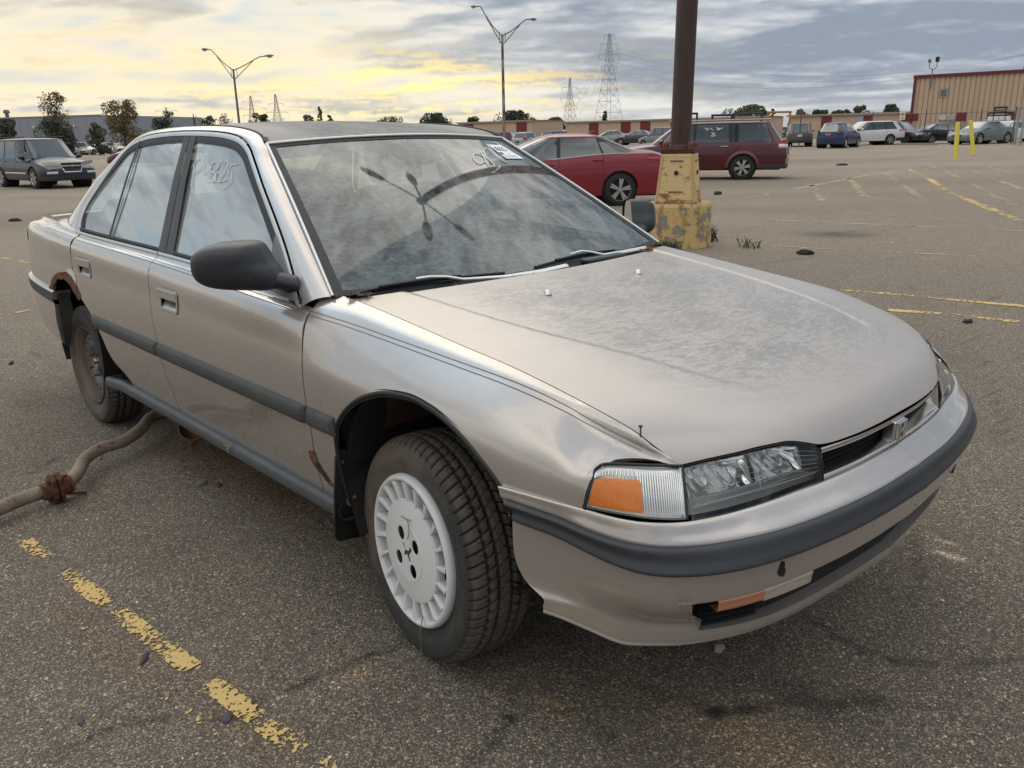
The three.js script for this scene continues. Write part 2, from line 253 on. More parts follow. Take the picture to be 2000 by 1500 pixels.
const gp = (px, py) => onGround(px, py);
const CRACKS = [   // picked out on the lot: [points, width in metres, depth of tone]
  [[[430, 1408], [500, 1378], [560, 1345], [640, 1318], [752, 1270], [830, 1240]], 0.011, 0.75], [[[1000, 1346], [995, 1405], [962, 1450], [928, 1486], [900, 1530]], 0.012, 0.7], [[[995, 1405], [1050, 1385], [1098, 1391], [1166, 1382]], 0.008, 0.6],
  [[[1120, 1375], [1150, 1395], [1190, 1440], [1220, 1463]], 0.012, 0.6], [[[1215, 1330], [1300, 1362], [1350, 1372], [1400, 1396], [1470, 1385], [1545, 1372], [1650, 1375], [1735, 1372]], 0.016, 0.75], [[[1400, 1290], [1430, 1330], [1440, 1380]], 0.012, 0.5],
  [[[180, 1100], [290, 1085], [400, 1045]], 0.010, 0.55], [[[0, 930], [60, 925], [120, 890]], 0.014, 0.5], [[[0, 690], [60, 700], [130, 660]], 0.02, 0.5], [[[1690, 940], [1760, 1010], [1800, 1090], [1790, 1180]], 0.012, 0.5], [[[1560, 1190], [1640, 1250], [1740, 1290], [1850, 1300], [2000, 1290]], 0.012, 0.5],
  [[[1870, 650], [1930, 720], [1945, 800], [1985, 880]], 0.012, 0.45], [[[1450, 520], [1600, 500], [1800, 505], [2000, 520]], 0.03, 0.4], [[[1900, 560], [1960, 600], [2000, 660]], 0.02, 0.4], [[[1380, 470], [1480, 440], [1650, 452], [1850, 440], [2000, 452]], 0.04, 0.4], [[[100, 1480], [220, 1420], [330, 1400]], 0.012, 0.45],
].map(([p, w, k]) => ({ p: p.map(q => gp(...q)), w, k }));
const STAINS = [   // [px, py, radius x, radius z, colour gain, strength]
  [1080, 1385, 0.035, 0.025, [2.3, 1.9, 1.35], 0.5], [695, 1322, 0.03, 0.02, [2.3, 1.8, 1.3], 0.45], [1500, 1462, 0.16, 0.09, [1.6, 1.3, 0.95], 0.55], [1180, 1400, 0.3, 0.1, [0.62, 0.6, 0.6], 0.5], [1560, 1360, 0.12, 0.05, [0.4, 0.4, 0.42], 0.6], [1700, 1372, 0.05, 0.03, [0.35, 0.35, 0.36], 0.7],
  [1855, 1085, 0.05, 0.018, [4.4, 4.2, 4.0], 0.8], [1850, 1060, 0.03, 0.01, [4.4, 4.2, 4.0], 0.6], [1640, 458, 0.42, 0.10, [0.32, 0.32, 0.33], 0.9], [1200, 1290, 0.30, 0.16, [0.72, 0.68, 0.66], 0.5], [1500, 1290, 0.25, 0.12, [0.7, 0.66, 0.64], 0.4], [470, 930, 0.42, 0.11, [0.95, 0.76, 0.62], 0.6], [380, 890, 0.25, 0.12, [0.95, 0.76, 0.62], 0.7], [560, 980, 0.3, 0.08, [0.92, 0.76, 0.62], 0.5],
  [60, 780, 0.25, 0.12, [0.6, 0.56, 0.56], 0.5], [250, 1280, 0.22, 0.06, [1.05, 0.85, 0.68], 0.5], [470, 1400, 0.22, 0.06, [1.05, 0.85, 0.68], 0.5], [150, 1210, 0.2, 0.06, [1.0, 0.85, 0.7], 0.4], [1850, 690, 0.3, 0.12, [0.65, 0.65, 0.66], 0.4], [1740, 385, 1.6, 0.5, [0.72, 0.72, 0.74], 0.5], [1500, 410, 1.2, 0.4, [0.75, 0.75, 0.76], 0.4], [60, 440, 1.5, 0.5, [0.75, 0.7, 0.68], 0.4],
].map(([x, y, a, b, c, k]) => ({ p: gp(x, y), a, b, c, k }));
function groundTone(x, z) {
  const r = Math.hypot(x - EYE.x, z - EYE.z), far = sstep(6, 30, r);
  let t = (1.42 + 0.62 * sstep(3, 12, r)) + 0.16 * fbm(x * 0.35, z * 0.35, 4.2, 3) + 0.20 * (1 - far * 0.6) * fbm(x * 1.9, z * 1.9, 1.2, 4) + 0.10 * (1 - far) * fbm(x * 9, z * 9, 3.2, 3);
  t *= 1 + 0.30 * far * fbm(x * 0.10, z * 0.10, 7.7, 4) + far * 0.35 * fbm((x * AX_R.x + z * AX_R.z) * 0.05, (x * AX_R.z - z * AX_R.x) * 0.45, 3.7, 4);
  let c = [t * 1.07, t * 0.985, t * 0.875];
  if (r < 30) {
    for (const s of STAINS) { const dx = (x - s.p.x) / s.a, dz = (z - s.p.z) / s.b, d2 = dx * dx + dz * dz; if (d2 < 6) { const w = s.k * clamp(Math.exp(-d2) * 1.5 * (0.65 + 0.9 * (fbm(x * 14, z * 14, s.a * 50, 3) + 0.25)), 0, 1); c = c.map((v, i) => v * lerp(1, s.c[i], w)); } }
    for (const k of CRACKS) for (let i = 0; i < k.p.length - 1; i++) {
      const a = k.p[i], b = k.p[i + 1]; if (x < Math.min(a.x, b.x) - 0.3 || x > Math.max(a.x, b.x) + 0.3 || z < Math.min(a.z, b.z) - 0.3 || z > Math.max(a.z, b.z) + 0.3) continue;
      const ex = b.x - a.x, ez = b.z - a.z, q = clamp(((x - a.x) * ex + (z - a.z) * ez) / (ex * ex + ez * ez)), wob = 0.02 * fbm(x * 16, z * 16, 6.1, 2), d = Math.abs(Math.hypot(x - a.x - ex * q, z - a.z - ez * q) + wob), w = k.k * (1 - sstep(k.w * 0.5, k.w * 1.5, d)) * clamp(0.55 + 1.3 * fbm(x * 6, z * 6, 2.2, 2)); c = c.map(v => v * (1 - w)); }
  }
  return c;
}
{ const axis = (a, b, d, far) => { const v = []; for (let x = a; x <= b; x += d) v.push(x); let s = d, lo = a, hi = b; const L = [], H = []; while (lo > -far) { s *= 1.09; lo -= s; L.unshift(lo); } s = d; while (hi < far) { s *= 1.09; hi += s; H.push(hi); } return [...L, ...v, ...H]; };
  const xs = axis(-2.6, 2.2, 0.022, 900), zs = axis(-1.0, 2.2, 0.022, 900), pos = [], uv = [], col = [], idx = [], nor = [];
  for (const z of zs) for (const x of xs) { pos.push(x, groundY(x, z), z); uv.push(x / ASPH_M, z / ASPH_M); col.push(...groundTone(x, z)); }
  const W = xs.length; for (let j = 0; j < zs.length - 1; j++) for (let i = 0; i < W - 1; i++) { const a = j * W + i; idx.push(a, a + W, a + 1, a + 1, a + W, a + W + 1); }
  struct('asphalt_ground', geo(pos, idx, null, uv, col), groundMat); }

// ---------- painted lines, worn into flakes ----------
const paintYellow = std(0.62, 0.42, 0.15, 0.75), paintOld = std(0.42, 0.33, 0.20, 0.85);
function paintedLine(pts, wid, cell, wear, m, seed, name = 'parking_line') {
  const pos = [], idx = [], nor = [];
  let run = 0;
  for (let k = 0; k < pts.length - 1; k++) {
    const a = pts[k], b = pts[k + 1], L = Math.hypot(b.x - a.x, b.z - a.z), tx = (b.x - a.x) / L, tz = (b.z - a.z) / L, nx = -tz, nz = tx, nu = Math.ceil(L / cell), nv = Math.ceil(wid / cell);
    for (let i = 0; i < nu; i++) for (let j = 0; j < nv; j++) {
      const u = (i + 0.5) / nu * L, v = ((j + 0.5) / nv - 0.5) * wid, x = a.x + tx * u + nx * v, z = a.z + tz * u + nz * v;
      const e = 1 - Math.pow(Math.abs(v) / (wid * 0.5), 3), f = fbm(x / cell / 4.5, z / cell / 4.5, seed, 3) * 0.95 + 0.5 * fbm(x / cell / 40, z / cell / 40, seed + 5, 2) + 0.25 * noise3(x / cell / 1.3, z / cell / 1.3, seed);
      if (f + e * 0.25 - 0.2 < wear(u + run, v)) continue;
      const q = cell * 0.5, base = pos.length / 3;
      for (const [su, sv] of [[-1, -1], [1, -1], [1, 1], [-1, 1]]) { const X = x + tx * su * q + nx * sv * q, Z = z + tz * su * q + nz * sv * q; pos.push(X, groundY(X, Z) + 0.0035, Z); nor.push(0, 1, 0); }
      idx.push(base, base + 2, base + 1, base, base + 3, base + 2);
    }
    run += L;
  }
  if (pos.length) struct(name, geo(pos, idx, nor), m);
}
{ const A = V(-1.56, 0, 1.397), B = V(0.62, 0, 1.162), inSeg = u => [[0.02, 0.22, 0.5], [0.36, 0.68, 0.75], [0.71, 1.17, 1], [1.26, 1.54, 1], [1.50, 1.65, 0.9], [1.71, 1.80, 0.9], [1.83, 2.2, 0.7]].reduce((m, s) => Math.max(m, u > s[0] && u < s[1] ? s[2] : 0), 0);
  paintedLine([A, B], 0.058, 0.0032, (u, v) => inSeg(u) ? 0.24 - 0.34 * inSeg(u) : 0.66, paintYellow, 3.1);
  paintedLine([V(-1.5, 0, 1.50), V(-0.05, 0, 1.33)], 0.03, 0.0045, () => 0.44, paintYellow, 8.1);
  const L = (p, w, wear, m = paintOld, cell = 0.03, s = 1) => paintedLine(p.map(q => gp(...q)), w, cell, typeof wear === 'function' ? wear : () => wear, m, s);
  L([[1640, 567], [1760, 576], [1880, 588], [2020, 600]], 0.095, u => 0.12 - 0.16 * u, paintYellow, 0.009, 4); L([[1735, 606], [1850, 614], [1990, 629]], 0.095, u => 0.0 - 0.16 * u, paintYellow, 0.009, 6);
  L([[1390, 425], [1700, 438], [2010, 452]], 0.16, 0.06, paintOld, 0.02, 9); L([[1450, 476], [1560, 484], [1900, 500], [2010, 505]], 0.14, 0.14, paintOld, 0.02, 12);
  L([[0, 503], [58, 514]], 0.11, 0.10, paintYellow, 0.02, 2); L([[0, 615], [58, 607]], 0.10, 0.14, paintOld, 0.02, 5);
  // hatched bay by the bollards
  L([[1548, 370], [1620, 356], [1700, 341], [1790, 327]], 0.18, -0.20, paintOld, 0.03, 21); L([[1450, 388], [1500, 379]], 0.16, 0.02, paintOld, 0.03, 25);
  [[[1583, 360], [1592, 372], [1606, 392]], [[1655, 345], [1668, 358], [1690, 385]], [[1725, 333], [1748, 352], [1790, 380], [1830, 400]], [[1770, 328], [1815, 350], [1860, 378], [1915, 400], [1990, 430]], [[1810, 322], [1870, 345], [1935, 378], [1995, 408]], [[1850, 320], [1930, 345], [2010, 375]], [[1915, 320], [2010, 348]], [[1492, 376], [1510, 392]]]
    .forEach((p, i) => L(p, 0.19, i < 2 ? -0.05 : u => 0.02 + 0.14 * Math.sin(u * 0.9 + i), i === 3 ? paintYellow : paintOld, 0.035, 30 + i));
  L([[1480, 398], [1640, 412], [1900, 437]], 0.18, 0.16, paintOld, 0.03, 50); L([[1600, 470], [1760, 476]], 0.16, 0.12, paintOld, 0.02, 52);
}
// ---------- the sedan in the foreground ----------
const CARX = -1.36;
const car = thing('sedan', 'weathered champagne silver four door sedan with white wheel cover parked nearest the camera', 'car', V(CARX, 0, 0)); origin.set(car, V(CARX, 0, 0));
const CARREF = (x, y, z) => [clamp(x, -2.9, 0.2) * 0.95, 0.62, 0]; REF = CARREF;
const sub = (name) => { const g = new THREE.Group(); g.name = name; car.add(g); origin.set(g, V(CARX, 0, 0)); return g; };

// paint: metallic clear coat with dust, chips and water marks
const speck = rngOf(61);
const dustTex = dataTex(1024, 1024, (i, j) => { const u = i / 1024, v = j / 1024, a = tfbm(u, v, 5, 1.1, 5), b = tnoise(u, v, 160, 3.3), c = tfbm(u, v, 40, 6.6, 3); let k = 0.955 + 0.05 * a + 0.025 * c + 0.03 * b; const s = speck(); if (s > 0.9994) k *= 0.72; else if (s < 0.0005) k *= 1.15; return [k, k * 0.995, k * 0.985]; });
const roughTex = dataTex(1024, 1024, (i, j) => { const u = i / 1024, v = j / 1024, a = tfbm(u, v, 6, 8.8, 5), b = tfbm(u, v, 60, 2.3, 3); const k = 0.88 + 0.14 * a + 0.06 * b; return [k, k, k]; });
const flakeTex = (() => { const r = rngOf(5); return dataTex(512, 512, () => { const v = r(); return [v, v, v]; }); })();
const paint = phy(0.52, 0.474, 0.438, 0.30, 0.62, { map: dustTex, roughnessMap: roughTex, clearcoat: 1, clearcoatRoughness: 0.04, bumpMap: flakeTex, bumpScale: 0.00004 });
const hoodTex = dataTex(1024, 1024, (i, j) => {   // sun-faded clear coat: grey scoured patches over the middle of the panel
  const u = i / 1024, v = j / 1024, x = u * 2 - 1, warp = fbm(u * 4, v * 4, 2.2, 3) * 0.5;
  const mid = sstep(0.86, 0.50, Math.abs(x) + 0.16 * warp) * sstep(1.02, 0.70, v + 0.12 * warp) * sstep(-0.05, 0.12, v);
  const st = fbm(u * 44 + warp, v * 95, 5.5, 5, 0.66), bl = fbm(u * 7 + 3, v * 7, 1.2, 4), fi = fbm(u * 120, v * 170, 3.7, 3, 0.6);
  const g = clamp(sstep(-0.34, 0.34, st * 0.62 + bl * 0.42 + fi * 0.55) * mid * 1.1);
  let c = mix3([1.02, 0.965, 0.915], [0.60, 0.60, 0.595], g * 0.95);
  const sp = fbm(u * 200, v * 200, 9.1, 2), k = 1 + 0.05 * fi + 0.04 * bl + (sp > 0.52 ? -0.12 : 0); return c.map(q => q * k * 0.93);
});
const hoodRough = dataTex(512, 512, (i, j) => { const u = i / 512, v = j / 512, x = u * 2 - 1, mid = sstep(0.85, 0.4, Math.abs(x)); const k = 0.72 + 0.22 * mid + 0.14 * fbm(u * 20, v * 40, 5.5, 4); return [k, k, k]; });
const hoodPaint = phy(0.50, 0.475, 0.455, 0.52, 0.50, { map: hoodTex, roughnessMap: hoodRough, clearcoat: 0.35, clearcoatRoughness: 0.28, bumpMap: flakeTex, bumpScale: 0.00006 });
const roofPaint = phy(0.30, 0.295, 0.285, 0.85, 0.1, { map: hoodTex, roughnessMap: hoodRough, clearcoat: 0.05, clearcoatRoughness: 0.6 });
const rubberTex = dataTex(512, 512, (i, j) => { const u = i / 512, v = j / 512, k = 0.85 + 0.3 * tfbm(u, v, 8, 1.2, 5) + 0.12 * tnoise(u, v, 120, 4.1); return [k, k, k]; });
const darkTrim = std(0.042, 0.045, 0.052, 0.52, 0, { map: rubberTex }), oldTrim = std(0.075, 0.075, 0.073, 0.62, 0, { map: rubberTex }), sillTrim = std(0.105, 0.112, 0.118, 0.5, 0, { map: rubberTex });
const seal = std(0.018, 0.018, 0.019, 0.6), matBlack = std(0.010, 0.0098, 0.0095, 0.9), chrome = std(0.66, 0.65, 0.63, 0.16, 1), satin = std(0.66, 0.645, 0.62, 0.16, 0.95), alu = std(0.62, 0.61, 0.59, 0.42, 0.85);
const plasticBlack = std(0.022, 0.024, 0.030, 0.42, 0, { map: rubberTex });

// -- lines of the body, metres: x ahead of the front axle, y up, z to the car's right --
const xf = z => 0.835 - 0.17 * Math.pow(Math.abs(z) / 0.63, 2.5);                // nose in plan
const Yd = pch([[-0.03, 0.64], [0, 0.695], [0.02, 0.722], [0.05, 0.748], [0.1, 0.770], [0.167, 0.79], [0.37, 0.833], [0.54, 0.855], [0.74, 0.88], [1.0, 0.911], [1.15, 0.925]]);
const zG = pch([[-0.46, 0.716], [-0.39, 0.708], [-0.2, 0.702], [0.1, 0.70], [0.25, 0.696], [0.40, 0.688], [0.497, 0.68], [0.564, 0.67], [0.612, 0.66], [0.645, 0.645], [0.668, 0.632]]);
const yG = x => Yd(xf(zG(x)) - x);
const yP = pch([[-3.7, 0.925], [-3.4, 0.942], [-2.966, 0.945], [-2.386, 0.932], [-1.495, 0.914], [-0.787, 0.889], [-0.476, 0.8745], [-0.259, 0.855], [-0.051, 0.839], [0.13, 0.824], [0.291, 0.809], [0.427, 0.782], [0.485, 0.762], [0.585, 0.728], [0.64, 0.711], [0.668, 0.6975]]);
const yB = pch([[-3.7, 0.935], [-3.4, 0.965], [-3.0, 0.972], [-2.6, 0.955], [-2.383, 0.947], [-1.532, 0.936], [-1.277, 0.931], [-0.9, 0.912], [-0.534, 0.890], [-0.4, 0.880]]);
const zB = pch([[-3.7, 0.62], [-3.4, 0.68], [-3.0, 0.735], [-2.6, 0.775], [-2.3, 0.781], [-0.5, 0.782]]);
const zs = pch([[-3.7, 0.68], [-3.5, 0.765], [-3.2, 0.808], [-2.8, 0.834], [-2.3, 0.842], [-1.5, 0.845], [-0.5, 0.845], [0.05, 0.842], [0.25, 0.836], [0.35, 0.828], [0.45, 0.810], [0.535, 0.790], [0.59, 0.769], [0.62, 0.740], [0.645, 0.710], [0.668, 0.662]]);
const zP = pch([[-3.7, 0.64], [-3.5, 0.72], [-3.2, 0.768], [-2.9, 0.790], [-2.4, 0.803], [-1.5, 0.807], [-0.9, 0.806], [-0.476, 0.797], [-0.259, 0.768], [-0.051, 0.757], [0.13, 0.746], [0.291, 0.735], [0.427, 0.716], [0.485, 0.703], [0.585, 0.674], [0.64, 0.652], [0.668, 0.636]]);
const zF = pch([[0.45, 0.792], [0.54, 0.766], [0.568, 0.7525], [0.60, 0.7265], [0.632, 0.6985], [0.66, 0.668], [0.668, 0.655]]);
function sideKeys(x, b = x > -0.45 ? 1 : 0) {
  const yg = yG(Math.max(x, -0.46)), zg = zG(Math.max(x, -0.46)), yp = yP(x), zp = zP(x), Z = zs(x), yb = yB(x), zb = zB(x);
  const y6 = lerp(yb, yg, b), z6 = lerp(zb, zg, b), y5 = lerp(yb - 0.010, yg * 0.62 + yp * 0.38 + 0.0025, b), z5 = lerp(zb + 0.009, zg * 0.45 + zp * 0.55, b);
  return [[0.335, Z - 0.044], [0.50, Z - 0.013], [0.62, Z], [x > 0.45 ? lerp(0.703, 0.672, sstep(0.45, 0.52, x)) : lerp(0.62, yp, 0.54 - 0.01 * sstep(0.2, 0.45, x)), x > 0.45 ? zF(x) + 0.014 * sstep(0.45, 0.52, x) : Z - lerp(0.007, 0.018, sstep(-0.3, 0.45, x))], [yp, zp], [Math.max(y5, yp + 0.003), z5], [Math.max(y6, y5 + 0.002), z6]];
}
function S(x, t, b) { const k = sideKeys(x, b), p = t <= 6 ? cromC(k, Math.max(t, 0)) : k[6]; if (t < 0) { p[0] += t * 0.15; p[1] += t * 0.03; } return [x, p[0], p[1]]; }
function tOfY(x, y, bb) { let a = -1, b = 6; if (S(x, b, bb)[1] <= y) return b; for (let i = 0; i < 22; i++) { const m = (a + b) / 2; S(x, m, bb)[1] < y ? a = m : b = m; } return (a + b) / 2; }
const uvm = (u, v, p) => [p[0], p[1] * 1.0];
function panel(xl, xr, ylo, thi, nu, nv, o = {}) {   // piece of the side between two shut lines
  const fn = (u, v) => { let x = lerp(xl(0.6), xr(0.6), u), p; for (let i = 0; i < 3; i++) { const lo = tOfY(x, ylo(x), o.b), t = lerp(lo, thi(x), v); p = S(x, t, o.b); x = lerp(xl(p[1]), xr(p[1]), u); } const lo = tOfY(x, ylo(x), o.b); return S(x, lerp(lo, thi(x), v), o.b); };
  return sheet(nu, nv, fn, { uv: uvm, flange: 0.012, ...o });
}

const GAP = 0.0026;
const xFD = pch([[0.335, -0.462], [0.47, -0.449], [0.553, -0.434], [0.638, -0.435], [0.787, -0.448], [0.913, -0.461]]);
const xBD = pch([[0.335, -1.503], [0.452, -1.514], [0.551, -1.520], [0.622, -1.518], [0.692, -1.532], [0.803, -1.550], [0.95, -1.552]]);
const xRD = pch([[0.335, -2.00], [0.365, -2.039], [0.441, -2.19], [0.53, -2.225], [0.608, -2.275], [0.66, -2.36], [0.709, -2.455], [0.766, -2.478], [0.852, -2.470], [0.95, -2.458]]);
const top6 = () => 6, tB = () => 6;

// fender: three pieces of one skin round the arch and the lamp
const ARCH = pch([[-0.318, 0.50], [-0.300, 0.575], [-0.262, 0.630], [-0.21, 0.675], [-0.139, 0.716], [-0.05, 0.742], [0.03, 0.748], [0.107, 0.739], [0.179, 0.720], [0.244, 0.692], [0.296, 0.660], [0.339, 0.627], [0.352, 0.614]]);
const fenderPieces = [
  panel(y => xFD(y) + GAP, () => -0.318, () => 0.335, top6, 5, 60, { b: 1, sides: [1, 0, 0, 1] }),
  panel(() => -0.318, () => 0.352, x => ARCH(x), top6, 72, 60, { sides: [1, 0, 0, 0], us: i => { const u = i / 72; return u < 0.12 ? u * u / 0.12 * 0.9 + u * 0.1 : u; } }),
  panel(() => 0.352, () => 0.545, x => 0.6145, top6, 14, 60, { sides: [1, 0, 0, 0] }),
  panel(() => 0.545, () => 0.668, pch([[0.545, 0.6145], [0.550, 0.65], [0.556, 0.685], [0.568, 0.7045], [0.60, 0.7065], [0.632, 0.7045], [0.668, 0.695]]), top6, 26, 22, { sides: [1, 0, 0, 0], us: i => { const u = i / 26; return u < 0.3 ? u * u / 0.3 * 0.7 + u * 0.3 : u; } }),
];
for (const g of both(join(fenderPieces))) part('front_fender', g, paint, car);
// doors
function cut(xl, xr, hx0, hx1, hy0, hy1) {   // grid lines that follow the handle's opening, and the cells to leave out there
  const ym = (hy0 + hy1) / 2, xm = (hx0 + hx1) / 2, u0 = (hx0 - xl(ym)) / (xr(ym) - xl(ym)), u1 = (hx1 - xl(ym)) / (xr(ym) - xl(ym)), lo = tOfY(xm, 0.335, 0), hi = tB(xm), vv = y => (tOfY(xm, y, 0) - lo) / (hi - lo), v0 = vv(hy0), v1 = vv(hy1), ax = (a, b, n1, n2, n3) => i => i <= n1 ? a * i / n1 : i <= n1 + n2 ? lerp(a, b, (i - n1) / n2) : lerp(b, 1, (i - n1 - n2) / n3);
  return { us: ax(u0, u1, 6, 8, 38), vs: ax(v0, v1, 28, 6, 10), b: 0, keep: (u, v) => !(u > u0 && u < u1 && v > v0 && v < v1) };
}
const HND = [[-1.470, -1.290, 0.757, 0.835], [-2.395, -2.215, 0.782, 0.860]], ins = h => [h[0] + 0.006, h[1] - 0.006, h[2] + 0.006, h[3] - 0.006];
const xlF = y => xBD(y) + GAP, xrF = y => xFD(y) - GAP, xlR = y => xRD(y) + GAP, xrR = y => xBD(y) - GAP;
const fd = panel(xlF, xrF, () => 0.335, tB, 52, 44, cut(xlF, xrF, ...ins(HND[0]))), rd = panel(xlR, xrR, () => 0.335, tB, 52, 44, cut(xlR, xrR, ...ins(HND[1])));
const doorR = [], doorL = [];
for (const [g, store] of [[fd, 0], [rd, 1]]) { doorR[store] = part('door', g, paint, car); doorL[store] = part('door', mirZ(g), paint, car); origin.set(doorR[store], V(CARX, 0, 0)); origin.set(doorL[store], V(CARX, 0, 0)); }
doorR[0].userData.label = 'front passenger door with number written on its window';
// rear quarter with a rusted arch
const jag = x => 0.020 * fbm(x * 40, 1.3, 2.2, 3) + 0.010 * noise3(x * 160, 2, 1);
const RARCH = pch([[-2.94, 0.655], [-2.905, 0.672], [-2.83, 0.712], [-2.76, 0.737], [-2.69, 0.748], [-2.60, 0.742], [-2.538, 0.727], [-2.492, 0.704], [-2.475, 0.690]]);
const quarter = [panel(() => -2.94, y => Math.min(-2.474, xRD(Math.max(y, 0.70)) - GAP), x => RARCH(x) + jag(x), top6, 90, 26, { sides: [1, 0, 0, 1] }), panel(() => -3.66, () => -2.94, () => 0.655, top6, 26, 26, { sides: [1, 0, 0, 0] })];
for (const g of both(join(quarter))) part('rear_quarter', g, paint, car);
// dark structure behind the skins, so that shut lines are deep
const inner = [sheet(40, 16, (u, v) => { const x = lerp(-2.44, -0.34, u), p = S(x, lerp(0.1, tB(x) - 0.02, v)); return [x, p[1], p[2] - 0.045]; })];
part('body_shell', [both(join(inner)), sheet(30, 20, (u, v) => { const z = lerp(-0.61, 0.61, v), d = lerp(0.05, 1.12, u), x = xf(z) - d; return [x, Yd(d) - 0.022, z]; }), sheet(26, 2, (u, v) => { const x = lerp(-2.3, 0.3, u); return [x, 0.30 - 0.05 * v, 0.74 - v * 0.3]; }), sheet(26, 2, (u, v) => { const x = lerp(-2.3, 0.3, u); return [x, 0.30 - 0.05 * v, -0.74 + v * 0.3]; }), sheet(4, 4, (u, v) => [lerp(-3.4, 0.5, u), 0.27, lerp(-0.6, 0.6, v)])], matBlack, car);

// -- bonnet --
const zC = pch([[-0.35, 0.565], [0.07, 0.515], [0.35, 0.45], [0.55, 0.385], [0.72, 0.30]]);
const yEdge = pch([[0, 0.690], [0.28, 0.6865], [0.32, 0.690], [0.36, 0.702], [0.41, 0.7105], [0.46, 0.710], [0.52, 0.706], [0.58, 0.702], [0.632, 0.695]]);
const dEdge = pch([[0.686, -0.004], [0.690, -0.0025], [0.695, 0.0], [0.702, 0.0045], [0.706, 0.0078], [0.7105, 0.0112], [0.72, 0.0185]]);
const xCowl = z => -0.238 - 0.138 * Math.pow(Math.abs(z) / 0.7, 2);
function H(x, z) { const a = Math.abs(z), d = xf(z) - x, rec = 0.0055 * sstep(0.012, -0.012, a - zC(x)) * sstep(0.70, 0.52, x), crown = 0.010 * (1 - Math.pow(a / 0.7, 2)) * sstep(0.1, 0.6, d); return Yd(d) - rec + crown; }
// across: w from -1 to 1 scaled by the shut line at that station
const hood = sheet(56, 150, (u, v) => {
  const w = v * 2 - 1, side = Math.sign(w) || 1, a = Math.abs(w); let z = a * 0.70, x = 0;
  for (let i = 0; i < 6; i++) { const xe = xf(z) - dEdge(yEdge(Math.min(z, 0.632))), xr = xCowl(z) + 0.004; x = lerp(xr, xe, u); z = a * (zG(x) - GAP); }
  return [x, H(x, z), z * side];
}, { flip: true, flange: 0.014, uv: (u, v) => [v, u] });
const bonnet = part('hood', hood, hoodPaint, car, 'sun-faded hood with scoured grey patches'); origin.set(bonnet, V(CARX, 0, 0));
for (const [px, py] of [[1070, 564], [1247, 527]]) { const p = onPlane(px, py, V(0, 0.915, 0), V(0, 1, 0)); p.y = H(p.x, p.z); part('washer_nozzle', [lathe([[0.012, 0], [0.011, 0.004], [0.007, 0.010], [0.005, 0.013], [0, 0.0135]], 12).translate(p.x, p.y, p.z), box(0.012, 0.007, 0.01, p.x - 0.006, p.y + 0.006, p.z, 0.002)], satin, bonnet); }
{ const p = V(0.592, H(0.592, zG(0.592)), zG(0.592)); part('rusty_screw', [rod([p.x, p.y - 0.004, p.z], [p.x - 0.001, p.y + 0.020, p.z], 0.0016), rod([p.x - 0.001, p.y + 0.019, p.z], [p.x - 0.001, p.y + 0.0225, p.z], 0.0042)], std(0.10, 0.045, 0.025, 0.9), bonnet); }

// -- greenhouse --
const zgh = y => 0.778 - 0.5 * (y - 0.93) - 0.06 * clamp(y - 1.2, 0, 1);
const IK = [[-0.485, 0.888], [-0.676, 1.03], [-0.927, 1.187], [-1.06, 1.268], [-1.15, 1.318], [-1.26, 1.350], [-1.45, 1.368], [-1.75, 1.375], [-2.0, 1.370], [-2.19, 1.352], [-2.31, 1.309], [-2.43, 1.20], [-2.535, 1.085], [-2.555, 1.010], [-2.52, 0.949]];
const OK_ = [[-0.425, 0.915, 0.742], [-0.66, 1.056, 0.672], [-0.90, 1.199, 0.600], [-1.02, 1.268, 0.565], [-1.10, 1.318, 0.541], [-1.20, 1.354, 0.515], [-1.42, 1.379, 0.500], [-1.75, 1.388, 0.497], [-2.02, 1.383, 0.497], [-2.22, 1.368, 0.500], [-2.37, 1.325, 0.508], [-2.58, 1.225, 0.535], [-2.80, 1.115, 0.575], [-2.95, 1.04, 0.61], [-3.06, 0.985, 0.64]];
const In = s => { const p = crom(IK, s); return [p[0], p[1], zgh(p[1])]; }, Out = s => crom(OK_, s);
const pillarSkin = sheet(120, 10, (u, v) => {
  const s = u * 14, a = In(s), b = Out(s), a2 = In(Math.min(14, s + 0.05)), a1 = In(Math.max(0, s - 0.05)), t = V(a2[0] - a1[0], a2[1] - a1[1], a2[2] - a1[2]), e = V(b[0] - a[0], b[1] - a[1], b[2] - a[2]), n = t.clone().cross(e).normalize(); if (n.z < 0) n.negate();
  const k = 4 * v * (1 - v) * clamp(e.length() * 0.13, 0, 0.03); return [lerp(a[0], b[0], v) + n.x * k, lerp(a[1], b[1], v) + n.y * k, lerp(a[2], b[2], v) + n.z * k];
}, { uv: uvm, flip: true });
const shelf = sheet(20, 8, (u, v) => { const I = In(14), O = Out(14), a = [lerp(I[0], O[0], u), lerp(I[1], O[1], u), lerp(I[2], O[2], u)], q = S(lerp(-2.50, -3.06, u), 6); return [lerp(q[0], a[0], v), lerp(q[1], a[1], v) + 0.006 * Math.sin(Math.PI * v), lerp(q[2], a[2], v)]; });
for (const g of both(shelf)) part('rear_deck_side', g, paint, car);
for (const g of both(pillarSkin)) part('roof_pillar', g, paint, car);
const roofX = s => -1.035 - (s - 4) / 5 * 1.24;
const roof = sheet(50, 60, (u, v) => { const s = 4 + u * 5, w = v * 2 - 1, E = Out(s), q = 1 - w * w, cr = lerp(0.021, 0.018, u); return [E[0] + (roofX(s) - E[0]) * q, E[1] + cr * (1 - Math.pow(Math.abs(w), 2.3)), w * E[2]]; }, { uv: (u, v) => [v, 0.1 + u * 0.75] });
part('roof', roof, roofPaint, car);
